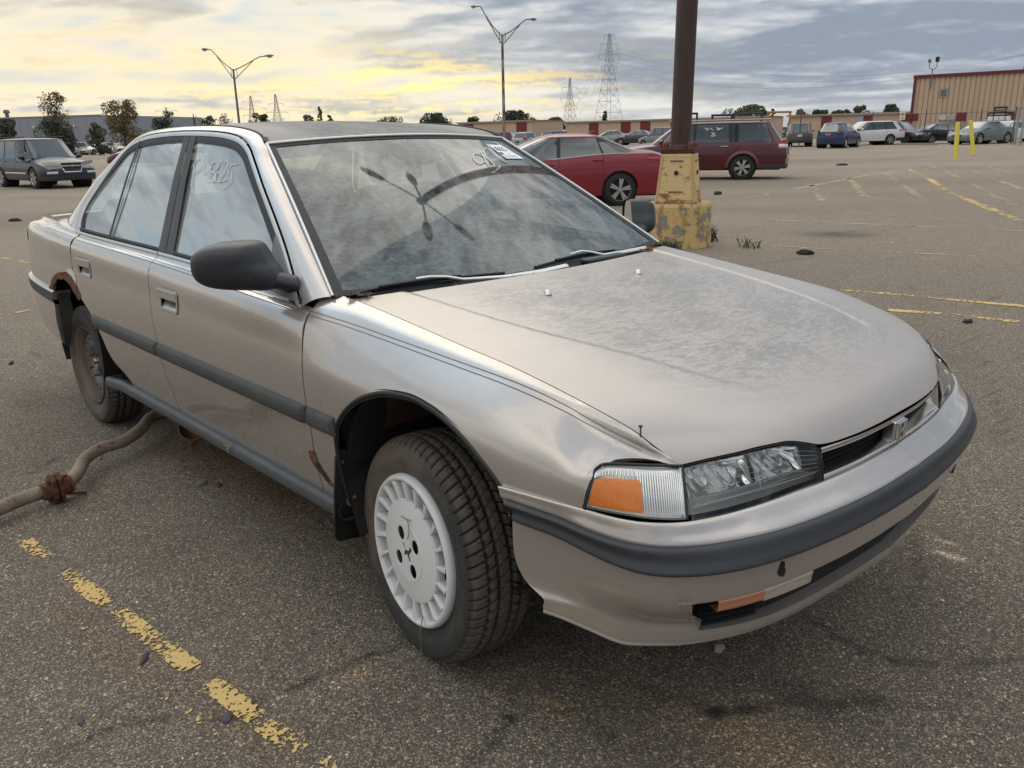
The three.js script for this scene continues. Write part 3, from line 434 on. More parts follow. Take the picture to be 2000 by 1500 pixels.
pair('roof_molding', tube([4.12, 4.6, 5.2, 6, 7, 8, 8.8].map(s => { const p = Out(s); return [p[0], p[1] + 0.0005, p[2] + 0.001]; }), 0.006, 60, 6), seal, car);
{ const p = Out(4.25); pair('roof_molding_cap', ribbon([3.95, 4.1, 4.3, 4.5].map(s => { const q = Out(s); return V(q[0], q[1] + 0.002, q[2] - 0.004); }), t => 0.006 + 0.014 * t, V(0.3, 0.9, 0.2).normalize(), 0.003), seal, car); }

// bands round the door openings, moved in from the opening's edge by d0 .. d1
function inset(s, d) { const p = In(s), a = In(Math.max(0, s - 0.02)), b = In(Math.min(14, s + 0.02)); let tx = b[0] - a[0], ty = b[1] - a[1]; const l = Math.hypot(tx, ty); tx /= l; ty /= l; const x = p[0] + ty * -d * -1 * -1, y = p[1] + tx * d; return [p[0] - ty * d, p[1] + tx * d]; }
const band = (d0, d1, lift, s0 = 0, s1 = 14, n = 130) => sheet(n, 3, (u, v) => { const [x, y] = inset(lerp(s0, s1, u), lerp(d0, d1, v)), yy = Math.max(y, yB(x) + 0.0); return [x, yy, zgh(yy) + lift + 0.0015 * Math.sin(Math.PI * v)]; }, { flip: true });
pair('door_frame_gap', band(-0.001, 0.006, -0.005), seal, car);
pair('door_frame', band(0.005, 0.020, 0.0035), alu, car);
pair('window_seal', band(0.019, 0.046, 0.001), seal, car);
// belt strips
for (let i = 0; i < 2; i++) { const [x0, x1] = i ? [-2.53, -1.556] : [-1.549, -0.50]; const f = o => sheet(40, 4, (u, v) => { const x = lerp(x0, x1, u), y = yB(x) + lerp(-0.003, 0.011, v); return [x, y, zB(x) + 0.003 + o * Math.sin(Math.PI * v) - (v > 0.5 ? 0.004 * (v - 0.5) : 0)]; }); const g2 = sheet(40, 3, (u, v) => { const x = lerp(x0, x1, u), y = yB(x) + lerp(0.010, 0.022, v); return [x, y, zgh(y) + 0.003 + 0.002 * Math.sin(3.14 * v)]; });
  const l = [doorR[i], doorL[i]]; both(f(0.003)).forEach((g, k) => part('belt_molding', g, satin, l[k === 0 ? 0 : 1])); both(g2).forEach((g, k) => part('belt_seal', g, seal, l[k])); }
// glass
const glassTex = dataTex(512, 512, (i, j) => { const k = 0.10 + 0.10 * clamp(0.5 + tfbm(i / 512, j / 512, 6, 3.1, 5)); return [k, k, k]; });
const paneSide = phy(0.90, 0.95, 0.94, 0.02, 0.45, { transmission: 1, thickness: 0, ior: 1.95 });
const pane = (pts, lift = -0.004) => { const g = new THREE.ShapeGeometry(new THREE.Shape(pts.map(p => new THREE.Vector2(p[0], p[1])))), p = g.attributes.position, n = g.attributes.normal; for (let i = 0; i < p.count; i++) { p.setZ(i, zgh(p.getY(i)) + lift); n.setXYZ(i, 0.02 * (p.getX(i) + 1.5), 0.447 + 0.03 * (p.getY(i) - 1.15), 0.894); } return g; };
const loopIn = (s0, s1, d, n) => [...Array(n + 1).keys()].map(k => inset(lerp(s0, s1, k / n), d));
const bx = (y, k) => lerp(k ? -1.431 : -1.573, k ? -1.606 : -1.715, (y - 0.938) / 0.414);       // the post between the doors
const qx = y => lerp(-2.115, -2.165, (y - 0.953) / 0.39);
{ const up = loopIn(0, 14, 0.042, 160), front = up.filter(p => p[0] > bx(p[1], 1) - 0.02 && p[1] > 0.9), rear = up.filter(p => p[0] < bx(p[1], 0) + 0.02 && p[0] > qx(p[1])), qtr = up.filter(p => p[0] < qx(p[1]));
  const yb = x => yB(x) + 0.012;
  const F = [...front, [bx(1.335, 1) - 0.025, 1.335], [bx(0.95, 1) - 0.025, yb(-1.43)], [-0.6, yb(-0.6)]], Rr = [[bx(0.95, 0) + 0.025, yb(-1.57)], [bx(1.33, 0) + 0.025, 1.33], ...rear, [qx(0.96), yb(-2.11)]], Q = [[qx(0.96), yb(-2.11)], ...qtr, [-2.47, yb(-2.47)]];
  for (const [pts, d] of [[F, 0], [Rr, 1], [Q, 1]]) { const g = pane(pts); both(g).forEach((h, k) => part('window_pane', h, paneSide, [doorR, doorL][k][d])); }
  const postG = (a, b, lift, y0 = 0.94, y1 = 1.352) => sheet(3, 16, (u, v) => { const y = lerp(y0, y1, v); return [lerp(a(y), b(y), u), y, zgh(y) + lift + 0.002 * Math.sin(3.14 * u)]; });
  const mid = y => (bx(y, 0) + bx(y, 1)) / 2;
  both(postG(y => mid(y) + 0.003, y => bx(y, 1), 0.004)).forEach((g, k) => part('window_post', g, oldTrim, [doorR, doorL][k][0]));
  both(postG(y => bx(y, 0), y => mid(y) - 0.003, 0.004)).forEach((g, k) => part('window_post', g, oldTrim, [doorR, doorL][k][1]));
  both(postG(y => qx(y) - 0.012, y => qx(y) + 0.012, 0.004, 0.955, 1.338)).forEach((g, k) => part('window_divider', g, seal, [doorR, doorL][k][1]));
}

// windscreen: one curved pane
const W0 = [-0.425, 0.912, 0.739], W1 = [-1.104, 1.317, 0.538], C0 = [-0.30, 0.900], C1 = [-1.045, 1.337];
function WS(u, v, out = 0) { const q = 1 - u * u, ex = lerp(W0[0], W1[0], v), ey = lerp(W0[1], W1[1], v), ez = lerp(W0[2], W1[2], v), cx = lerp(C0[0], C1[0], v), cy = lerp(C0[1], C1[1], v), b = 0.016 * 4 * v * (1 - v) * (0.35 + 0.65 * q) + out; return [lerp(ex, cx, q) + b * 0.52, lerp(ey, cy, q) + b * 0.85, u * ez]; }
const screenFilm = dataTex(1024, 1024, (i, j) => { const u = i / 1024, v = j / 1024, a = fbm(u * 5, v * 5, 1.2, 5), b = fbm(u * 30 + v * 10, v * 9, 4.4, 4), c = fbm(u * 80, v * 80, 6.4, 2); const k = clamp(0.87 - 0.13 * a - 0.17 * b - 0.12 * c, 0.5, 0.97); return [k, k, k]; });
const screenGlass = phy(0.60, 0.675, 0.635, 0.035, 0, { transmission: 1, thickness: 0, ior: 1.62, transmissionMap: screenFilm });
const ws = sheet(44, 26, (u, v) => WS(u * 2 - 1, v), { uv: (u, v) => [u, v] }); const screen = part('windscreen', ws, screenGlass, car, 'dusty windscreen with a paper label and writing in its far upper corner'); origin.set(screen, V(CARX, 0, 0));
const frit = (u0, u1, v0, v1, nu, nv) => sheet(nu, nv, (u, v) => WS(lerp(u0, u1, u), lerp(v0, v1, v), 0.0022));
part('screen_border', [frit(-1, -0.955, 0, 1, 2, 26), frit(0.955, 1, 0, 1, 2, 26), frit(-0.955, 0.955, 0.972, 1, 40, 2), frit(-0.955, 0.955, 0, 0.03, 40, 2)], seal, screen);
const WSp = (u, v, o) => V(...WS(u, v, o));
part('screen_molding', [tube([...Array(24).keys()].map(i => WSp(1.0, i / 23, 0.004)), 0.0055, 60, 6), tube([...Array(24).keys()].map(i => WSp(-1.0, i / 23, 0.004)), 0.0055, 60, 6), tube([...Array(30).keys()].map(i => WSp(i / 14.5 - 1, 1, 0.004)), 0.0055, 80, 6)], alu, screen);
part('sun_shade_band', sheet(40, 4, (u, v) => WS(lerp(-0.95, 0.95, u), lerp(0.885, 0.97, v), -0.004)), phy(0.16, 0.19, 0.25, 0.05, 0, { transmission: 1, thickness: 0, ior: 1.05 }), screen);
// rear window and boot
const RW = (u, v) => { const q = 1 - u * u, a = Out(9), b = Out(14); const ex = lerp(a[0], b[0], v), ey = lerp(a[1], b[1], v), ez = lerp(a[2], b[2], v); return [lerp(ex, lerp(-2.275, -3.16, v), q), ey + 0.016 * q + 0.02 * 4 * v * (1 - v), u * ez]; };
part('rear_window', sheet(24, 16, (u, v) => RW(u * 2 - 1, v), { flip: true }), phy(0.70, 0.78, 0.77, 0.03, 0, { transmission: 1, thickness: 0, ior: 1.6 }), car);
part('trunk_lid', sheet(20, 30, (u, v) => { const x = lerp(-3.66, -3.0, u), w = v * 2 - 1, E = S(x, 6), q = 1 - w * w; return [x + 0.0, E[1] + 0.018 * q, w * E[2]]; }, { flip: false, flange: 0.02, uv: (u, v) => [v, u * 0.3] }), hoodPaint, car);
part('tail_panel', sheet(16, 20, (u, v) => { const w = u * 2 - 1, t = lerp(0, 6, v), p = S(-3.66, t); return [-3.66 - 0.10 * Math.sqrt(Math.max(0, 1 - w * w)) - 0.02 * Math.sin(v * 3.1), p[1], w * p[2]]; }, { flip: true }), paint, car);
// -- bumper: swept through plan curves found at four heights --
const planBT = [[0, 0.836], [0.15, 0.832], [0.3, 0.818], [0.4, 0.80], [0.5, 0.783], [0.575, 0.764], [0.63, 0.745], [0.69, 0.715], [0.735, 0.67], [0.762, 0.615], [0.780, 0.54], [0.797, 0.49], [0.830, 0.350]];
const planST = [[0, 0.893], [0.2, 0.886], [0.36, 0.866], [0.5, 0.836], [0.6, 0.80], [0.69, 0.752], [0.745, 0.70], [0.775, 0.64], [0.793, 0.57], [0.805, 0.50], [0.826, 0.42], [0.838, 0.358]];
const planSB = [[0, 0.918], [0.2, 0.908], [0.36, 0.889], [0.53, 0.853], [0.64, 0.812], [0.715, 0.765], [0.768, 0.705], [0.790, 0.64], [0.802, 0.57], [0.812, 0.50], [0.832, 0.424], [0.840, 0.375]];
const planLB = [[0, 0.842], [0.2, 0.828], [0.42, 0.80], [0.54, 0.765], [0.65, 0.705], [0.70, 0.66], [0.735, 0.62], [0.76, 0.555], [0.785, 0.49], [0.80, 0.447]];
function planCurve(pts) { const c = new THREE.CatmullRomCurve3(pts.map(p => V(p[1], 0, p[0])), false, 'centripetal'); c.arcLengthDivisions = 400; return s => { const q = c.getPointAt(clamp(s)); return [q.x, q.z]; }; }
const cBT = planCurve(planBT), cST = planCurve(planST), cSB = planCurve(planSB), cLB = planCurve(planLB);
const offs = (c, d) => s => { const a = c(Math.max(0, s - 0.004)), b = c(Math.min(1, s + 0.004)), p = c(s), l = Math.hypot(b[0] - a[0], b[1] - a[1]); return [p[0] + (b[1] - a[1]) / l * d, p[1] - (b[0] - a[0]) / l * d]; };
const yBT = s => 0.608 + 0.008 * sstep(0.7, 1, s), yST = s => 0.572 + 0.024 * sstep(0.72, 1, s), ySB = s => 0.520 + 0.032 * sstep(0.72, 1, s), yLB = s => 0.309 + 0.027 * sstep(0.8, 1, s);
const bRow = (c, y, d = 0) => { const k = d ? offs(c, d) : c; return s => { const q = k(s); return [q[0], typeof y === 'function' ? y(s) : y, q[1]]; }; };
const mixRow = (a, b, t) => s => mix3(a(s), b(s), t);
const R_in = bRow(cBT, s => yBT(s) - 0.012, -0.014), R_t = bRow(cBT, yBT, 0.0), R_t2 = bRow(cBT, s => yBT(s) + 0.002, 0.010), R_s = bRow(cST, yST, 0), R_s2 = bRow(cST, s => yST(s) - 0.010, -0.008);
const R_b0 = bRow(cSB, ySB, -0.012), R_b1 = bRow(cSB, s => ySB(s) - 0.006, -0.022), openTop = 0.443;
const R_mid = bRow(cSB, s => 0.443 + 0.01 * sstep(0.75, 1, s), -0.027), ease2 = (y, a, b) => s => mix3(bRow(cLB, y, a)(s), bRow(cLB, y, b)(s), sstep(0.5, 0.85, s)), R_low = s => mix3(bRow(cSB, 0.40, -0.034)(s), ease2(0.40, 0.030, 0.012)(s), 0.35), R_rec = ease2(s => 0.369 + 0.006 * sstep(0.8, 1, s), 0.0195, 0.0045), R_lt = ease2(s => 0.345 + 0.012 * sstep(0.8, 1, s), 0.0155, 0.004), R_lb0 = ease2(s => yLB(s) + 0.012, 0.0115, 0.003), R_lb = bRow(cLB, yLB, 0.0), R_under = bRow(cLB, s => yLB(s) + 0.004, -0.05);
const sweep = (rows, ns, nv, s0, s1, o = {}) => sheet(ns, nv, (u, v) => { const s = lerp(s0, s1, u); return crom(rows.map(r => r(s)), o.vr ? lerp(o.vr[0], o.vr[1] + (o.taper ? 3 * Math.pow(clamp((u - 0.955) / 0.045), 1.4) : 0), v) : v * (rows.length - 1)); }, { uv: (u, v, p) => [p[2] * 0.5 + p[0] * 0.5, p[1]], ...o });
const sOpen = (() => { let a = 0, b = 1; for (let i = 0; i < 30; i++) { const m = (a + b) / 2; R_lt(m)[2] < 0.632 ? a = m : b = m; } return a; })();
const LOW = [R_b0, R_b1, R_mid, R_low, R_rec, R_lt, R_lb0, R_lb, R_under];
const bumperHalf = [
  sweep([R_in, R_t, R_t2, mixRow(R_t2, R_s, 0.5), R_s, R_s2], 60, 20, 0, 1), sweep(LOW, 70, 16, 0, sOpen, { vr: [0, 2], taper: true }), sweep(LOW, 50, 10, 0, sOpen, { vr: [5, 8] }),
  sweep(LOW, 40, 32, sOpen, 1), sweep([R_mid, bRow(cSB, 0.441, -0.075)], 40, 2, 0, sOpen), sweep([R_lt, bRow(cLB, 0.348, -0.05)], 40, 2, 0, sOpen),
  sweep([R_b0, R_s2], 60, 1, 0, 1),
];
const bumper = part('front_bumper', both(join(bumperHalf)), paint, car); origin.set(bumper, V(CARX, 0, 0));
const strip = sweep([bRow(cST, s => yST(s) - 0.003, -0.006), bRow(cST, s => yST(s) - 0.002, 0.004), bRow(cST, s => yST(s) - 0.008, 0.013), s => mix3(R_s(s), bRow(cSB, ySB, 0)(s), 0.55).map((v, i) => v + [0.006, 0, 0][i]), bRow(cSB, s => ySB(s) + 0.004, 0.002), bRow(cSB, s => ySB(s) - 0.003, -0.004), R_b0], 90, 24, 0, 0.985);
part('rub_strip', [both(strip), both(sheet(2, 4, (u, v) => { const a = bRow(cST, s => yST(s) - 0.008, 0.012)(0.985), b = bRow(cSB, ySB, 0)(0.985); const p = mix3(a, b, v); return [p[0] - 0.012 * u * 0, p[1], p[2] - 0.03 * u]; }))], darkTrim, bumper);
// lower opening: dark ribs, signal lamps
const ribs = []; for (let i = 0; i < 6; i++) { const y = 0.352 + i * 0.0125; ribs.push(...both(sweep([bRow(cLB, y - 0.003, -0.006 + i * 0.001), bRow(cLB, y, 0.004 + i * 0.0005), bRow(cLB, y + 0.003, -0.006)], 30, 4, sOpen * 0.78, sOpen * 1.0))); }
part('lower_grille', [ribs, both(sweep([bRow(cLB, 0.345, -0.012), bRow(cLB, 0.45, -0.01)], 30, 2, 0, Math.min(1, sOpen + 0.02)))], matBlack, bumper);
const sAt = (row, z) => { let a = 0, b = 1; for (let i = 0; i < 30; i++) { const m = (a + b) / 2; row(m)[2] < z ? a = m : b = m; } return a; };
const s0 = sAt(R_mid, 0.405), s1 = sAt(R_mid, 0.645), amberOld = phy(0.46, 0.20, 0.10, 0.45, 0, { clearcoat: 0.5, clearcoatRoughness: 0.25 }), clearOld = phy(0.48, 0.42, 0.33, 0.5, 0, { clearcoat: 0.4, clearcoatRoughness: 0.3, map: rubberTex });
for (let k = 0; k < 2; k++) { const m = g => k ? mirZ(g) : g, lampRow = (y, d) => bRow(cSB, y, d); const lamp = part('signal_lamp', m(sweep([lampRow(0.4425, -0.030), lampRow(0.440, -0.026), lampRow(0.428, -0.028), lampRow(0.414, -0.030), lampRow(0.411, -0.036), lampRow(0.411, -0.06)], 16, 16, s0, lerp(s0, s1, 0.55))), clearOld, bumper); origin.set(lamp, V(CARX, 0, 0)); part('amber_lens', m(sweep([lampRow(0.4425, -0.030), lampRow(0.440, -0.025), lampRow(0.430, -0.027), lampRow(0.418, -0.029), lampRow(0.414, -0.036), lampRow(0.414, -0.06)], 14, 16, lerp(s0, s1, 0.55), s1)), amberOld, lamp); }
// chip through the paint, bolt heads, scuffs
{ const p = V(...R_mid(sAt(R_mid, 0.505))), n = V(0.94, 0, 0.34); const pts = []; const r = rngOf(12); for (let i = 0; i < 18; i++) { const a = i / 18 * 6.283; pts.push([0.0085 * Math.cos(a) * (0.75 + 0.5 * r()), 0.0145 * Math.sin(a) * (0.7 + 0.5 * r()) + (Math.sin(a) > 0.8 ? 0.008 : 0)]); } const g = poly(pts, [], 0.0012); g.applyMatrix4(new THREE.Matrix4().makeBasis(V(0.34, 0, -0.94), V(0, 1, 0), n).setPosition(p.x + 0.0045, 0.474, p.z + 0.001)); part('paint_chip', g, matBlack, bumper); }
for (const z of [-0.03, -0.30]) { const s = sAt(R_mid, Math.abs(z)), q = R_mid(s); part('plate_plug', lathe([[0, 0.003], [0.006, 0.003], [0.008, 0.001], [0.008, 0]], 14).rotateZ(-Math.PI / 2).translate(q[0] + 0.001, 0.462, z), std(0.30, 0.26, 0.21, 0.6), bumper); }

// -- grille with emblem --
const gMat = std(0.016, 0.016, 0.017, 0.5);
{ const gt = z => [xf(z) + 0.004, yEdge(Math.abs(z)) - 0.007], GZ = 0.322;
  const face = (z, y, d) => { const xt = xf(z) + 0.004, xb = pch(planBT)(Math.abs(z)) + 0.004, k = (0.682 - y) / (0.682 - 0.612); return V(lerp(xt, xb, k) + d, y, z); };
  const ring = (y0, y1, z0, z1, d0, d1) => sheet(40, 6, (u, v) => { const z = lerp(z0, z1, u), y = lerp(y0, y1, v), p = face(z, y, lerp(d0, d1, v) + 0.002 * Math.sin(3.14 * v)); return [p.x, p.y, p.z]; }, { flip: true });
  const side = z => sheet(6, 6, (u, v) => { const a = z + (z > 0 ? -1 : 1) * 0.014 * u, p = face(a, lerp(0.617, 0.676, v), -0.03 * u * u); return [p.x, p.y, p.z]; });
  const gr = part('grille', [ring(0.683, 0.670, -GZ, GZ, 0, -0.003), ring(0.670, 0.668, -GZ, GZ, -0.003, -0.05), ring(0.612, 0.622, -GZ, GZ, 0, -0.002), ring(0.622, 0.632, -GZ, GZ, -0.002, -0.045), side(GZ), side(-GZ)], chrome, car, 'chrome framed slot grille'); origin.set(gr, V(CARX, 0, 0));
  const sl = []; for (let i = 0; i < 4; i++) sl.push(sheet(30, 3, (u, v) => { const z = lerp(-GZ, GZ, u), p = face(z, 0.634 + i * 0.0095 + v * 0.004, -0.040 + 0.012 * Math.sin(3.14 * v)); return [p.x, p.y, p.z]; }));
  part('grille_slat', [sl, sheet(30, 2, (u, v) => { const z = lerp(-GZ - 0.01, GZ + 0.01, u), p = face(z, lerp(0.605, 0.69, v), -0.05); return [p.x, p.y, p.z]; })], gMat, gr);
  const em = part('emblem_block', [box(0.032, 0.050, 0.058, 0.829, 0.648, 0, 0.005)], chrome, gr); origin.set(em, V(CARX, 0, 0));
  // letter in a rounded frame that narrows downwards
  const H2 = 0.021, wT = 0.025, wB = 0.020, frame = [[-wT, H2], [wT, H2], [wB, -H2], [-wB, -H2]], hole = [[-wT + 0.004, H2 - 0.0035], [-wB + 0.004, -H2 + 0.0035], [wB - 0.004, -H2 + 0.0035], [wT - 0.004, H2 - 0.0035]];
  const put = g => g.applyMatrix4(new THREE.Matrix4().makeBasis(V(0, 0, -1), V(0, 1, 0), V(1, 0, 0)).setPosition(0.8455, 0.648, 0));
  const hh = [[-0.0165, 0.0155], [-0.0105, 0.0155], [-0.0075, 0.0035], [0.0075, 0.0035], [0.0105, 0.0155], [0.0165, 0.0155], [0.0115, -0.0155], [0.006, -0.0155], [0.0065, -0.0035], [-0.0065, -0.0035], [-0.006, -0.0155], [-0.0115, -0.0155]];
  part('emblem', [put(poly(frame, [hole], 0.004, 0.0008)), put(poly(hh, [], 0.004, 0.0008))], satin, em);
  part('emblem_field', put(poly(hole.slice().reverse(), [], 0.001)), gMat, em);
}

// -- lamps --
const lensMat = phy(0.93, 0.95, 0.94, 0.03, 0, { transmission: 1, thickness: 0, ior: 1.45 }), reflector = std(0.80, 0.80, 0.80, 0.10, 1), lampDark = std(0.10, 0.10, 0.095, 0.35, 0.6), ridge = phy(0.80, 0.81, 0.79, 0.12, 0, { transmission: 0.8, thickness: 0 });
{ const HT = v => { const z = lerp(0.335, 0.628, v); return [xf(z) - dEdge(yEdge(z)) + 0.002, yEdge(z) - 0.007, z]; };
  const HB = v => { const z = lerp(0.326, 0.675, v), x = pch(planBT)(z); return [x + 0.003, 0.6125, z]; };
  const face = (u, v, d = 0) => { const a = HT(u), b = HB(u), p = mix3(b, a, v), bl = 0.006 * Math.sin(Math.PI * v) + d; return [p[0] + bl * 0.85, p[1] + bl * 0.2, p[2] + bl * 0.4]; };
  const corner = (u, v, d = 0) => {   // wraps from the headlamp round to the fender
    const top = [[0.674, 0.690, 0.633], [0.660, 0.6965, 0.665], [0.632, 0.699, 0.696], [0.600, 0.7005, 0.7245], [0.566, 0.698, 0.750], [0.553, 0.686, 0.760]], bot = [[0.7215, 0.6125, 0.680], [0.703, 0.6135, 0.704], [0.672, 0.6145, 0.731], [0.630, 0.6155, 0.754], [0.587, 0.617, 0.774], [0.551, 0.618, 0.787]];
    const a = crom(top, u * 5), b = crom(bot, u * 5), p = mix3(b, a, v), bl = 0.008 * Math.sin(Math.PI * v) + d; return [p[0] + bl * 0.6, p[1] + bl * 0.15, p[2] + bl * 0.75];
  };
  for (let k = 0; k < 2; k++) {
    const m = g => k ? mirZ(g) : g, lamp = part('headlight', m(join([sheet(20, 10, (u, v) => face(u, v), { flip: true }), sheet(8, 10, (u, v) => corner(u * 0.06 - 0.0, v, 0.0), {})])), lensMat, car); origin.set(lamp, V(CARX, 0, 0));
    // two bowls behind the lens with a web between
    const bowls = []; for (const [a, b] of [[0.10, 0.50], [0.53, 0.97]]) bowls.push(sheet(24, 16, (u, v) => { const q = face(lerp(a, b, u), lerp(0.28, 0.93, v)), e = Math.pow(Math.sin(Math.PI * u), 0.65) * Math.pow(Math.sin(Math.PI * v), 0.65), w = 0.004 * Math.sin(u * 40) * e; return [q[0] - 0.022 - 0.075 * e + w, q[1] - 0.006, q[2] - 0.010 - 0.03 * e]; }));
    part('reflector', m(join(bowls)), reflector, lamp);
    const trayPts = sheet(20, 3, (u, v) => { const q = face(u, lerp(0.02, 0.30, v)); return [q[0] - 0.012 - 0.012 * v, q[1], q[2] - 0.008]; });
    part('lamp_tray', m(join([trayPts, sheet(20, 4, (u, v) => { const q = face(u, v); return [q[0] - 0.11, q[1], q[2] - 0.04]; }), sheet(3, 4, (u, v) => { const q = face(0.0, v); return [q[0] - 0.09 * u, q[1], q[2] - 0.01 * u]; }), sheet(20, 2, (u, v) => { const q = face(u, 1); return [q[0] - 0.09 * v, q[1] - 0.002, q[2] - 0.03 * v]; })])), lampDark, lamp);
    const bulbs = []; for (const u of [0.30, 0.75]) { const q = face(u, 0.62); bulbs.push(lathe([[0, 0], [0.006, 0.002], [0.008, 0.010], [0.005, 0.024], [0, 0.027]], 12).rotateZ(-Math.PI / 2).translate(q[0] - 0.062, q[1], q[2] - 0.035)); }
    const q0 = face(0.62, 0.86, 0.001); bulbs.push(lathe([[0, 0.006], [0.006, 0.005], [0.009, 0], [0, 0]], 12).rotateZ(-1.3).rotateY(-0.5).translate(...q0));
    part('bulb', m(join(bulbs)), phy(0.75, 0.74, 0.70, 0.1, 0.3, { clearcoat: 1 }), lamp);
    const lines = []; for (let i = 0; i < 6; i++) { const v = 0.30 + i * 0.11; lines.push(tube([0.03, 0.25, 0.5, 0.75, 0.98].map(u => face(u, v - 0.05 * u + 0.02, 0.0012)), 0.00045, 24, 4)); } lines.push(tube([[0.515, 0.27], [0.515, 0.6], [0.515, 0.95]].map(p => face(p[0], p[1], -0.002)), 0.0013, 10, 4), tube([[0.05, 0.27], [0.5, 0.25], [0.98, 0.22]].map(p => face(p[0], p[1], -0.002)), 0.0013, 16, 4), tube([[0.50, 0.30], [0.62, 0.58], [0.80, 0.80]].map(p => face(p[0], p[1], -0.008)), 0.0009, 16, 4), tube([[0.10, 0.30], [0.28, 0.42], [0.48, 0.36]].map(p => face(p[0], p[1], -0.008)), 0.0009, 16, 4));
    part('lens_ridge', m(join(lines)), ridge, lamp);
    part('lamp_surround', m(join([tube([0, 0.2, 0.4, 0.6, 0.8, 1].map(u => face(u, 1.03, -0.002)), 0.0022, 30, 6), tube([0, 0.2, 0.4, 0.6, 0.8, 1].map(u => face(u, -0.03, -0.002)), 0.003, 30, 6), tube([0, 0.5, 1].map(v => face(-0.012, v, -0.001)), 0.0035, 10, 6)])), gMat, lamp);
    // corner lamp
    const cl = part('corner_lamp', m(sheet(26, 12, (u, v) => corner(u, v), { flip: false })), phy(0.90, 0.90, 0.87, 0.05, 0, { transmission: 0.86, thickness: 0, ior: 1.5, roughness: 0.08 }), car); origin.set(cl, V(CARX, 0, 0));
    const ribs2 = []; for (let i = 0; i < 20; i++) { const u = 0.06 + i * 0.0225; ribs2.push(tube([0.10, 0.35, 0.65, 0.92].map(v => corner(u, v, -0.0012)), 0.0020, 8, 5)); } for (let i = 0; i < 14; i++) { const u = 0.50 + i * 0.034; ribs2.push(tube([0.82, 0.88, 0.95].map(v => corner(u, v, -0.0012)), 0.0020, 6, 5)); }
    part('lamp_rib', m(join([ribs2, sheet(20, 8, (u, v) => corner(u, v, -0.014), {})])), std(0.74, 0.73, 0.71, 0.22, 0.75), cl);
    part('amber_reflector', m(sheet(18, 12, (u, v) => { const a = lerp(0.46, 0.95, u), b = lerp(0.10, 0.77, v), ed = Math.min(u, 1 - u, v, 1 - v); return corner(a, b, 0.0006 + 0.0035 * sstep(0, 0.08, ed)); }, { flip: false, uv: (u, v) => [u * 6, v * 4] })), phy(0.86, 0.215, 0.006, 0.30, 0, { clearcoat: 1, clearcoatRoughness: 0.08, bumpMap: dataTex(64, 64, (i, j) => { const a = Math.abs(((i % 16) / 8) - 1), b = Math.abs((((j + (Math.floor(i / 16) % 2) * 8) % 16) / 8) - 1), k = Math.max(a, b); return [k, k, k]; }), bumpScale: 0.002 }), cl);
    part('lamp_surround', m(join([tube([0, 0.2, 0.4, 0.6, 0.8, 0.92, 1].map(u => corner(u, 1.05, -0.002)), 0.0035, 40, 6), tube([1.05, 0.8, 0.4, -0.03].map(v => corner(1.0, v, -0.001)), 0.0035, 16, 6), tube([0, 0.5, 1].map(v => corner(0.0, v, 0.0)), 0.003, 10, 6)])), seal, cl);
  }
}

// -- side mouldings, sills, pinstripes, handles --
const moldRow = (x0, x1, n = 60) => sheet(n, 10, (u, v) => { const x = lerp(x0, x1, u), P = [[0.563, 0], [0.565, 0.010], [0.578, 0.0165], [0.604, 0.0155], [0.6175, 0.008], [0.620, 0]], q = crom(P, v * 5), s = S(x, tOfY(x, q[0])); const e = Math.min(u, 1 - u) * (x1 - x0), end = sstep(0, 0.006, e); return [x, q[0], s[2] + q[1] * (0.25 + 0.75 * end) - 0.0005]; });
for (const [x0, x1, d] of [[-2.262, -1.526, 1], [-1.519, -0.442, 0]]) both(moldRow(x0, x1)).forEach((g, k) => part('side_molding', g, oldTrim, [doorR, doorL][k][d]));
for (const g of both(moldRow(-0.428, -0.292, 16))) part('side_molding', g, oldTrim, car);
both([moldRow(-1.56, -1.527, 8), moldRow(-0.50, -0.446, 8)].map(g => g)[0]);
const sill = sheet(60, 12, (u, v) => { const x = lerp(-2.30, -0.335, u), q = crom([[0.338, 0.792], [0.343, 0.812], [0.331, 0.826], [0.300, 0.822], [0.287, 0.806], [0.284, 0.76]], v * 5); return [x, q[0] - 0.03 * sstep(-2.1, -2.3, x) * 0.6, q[1]]; });
for (const g of both(join([sill, sheet(2, 6, (u, v) => { const q = crom([[0.325, 0.80], [0.326, 0.822], [0.285, 0.818], [0.268, 0.79]], v * 3); return [-2.30, q[0], lerp(q[1], 0.75, u)]; })]))) part('sill_cover', g, sillTrim, car);
const stripe = (x0, x1, dy, n) => ribbon([...Array(n + 1).keys()].map(i => { const x = lerp(x0, x1, i / n), p = S(x, tOfY(x, yP(x) + dy, 0), 0); return V(...p); }), 0.0017, (i, p) => V(0, 0.35, 0.94), 0.0014);
both(join([stripe(-1.545, -0.47, 0.004, 60), stripe(-1.545, -0.47, -0.004, 60)])).forEach((g, k) => part('pinstripe', g, std(0.15, 0.135, 0.125, 0.6), [doorR, doorL][k][0]));
both(join([stripe(-2.455, -1.56, 0.004, 50), stripe(-2.455, -1.56, -0.004, 50)])).forEach((g, k) => part('pinstripe', g, std(0.15, 0.135, 0.125, 0.6), [doorR, doorL][k][1]));
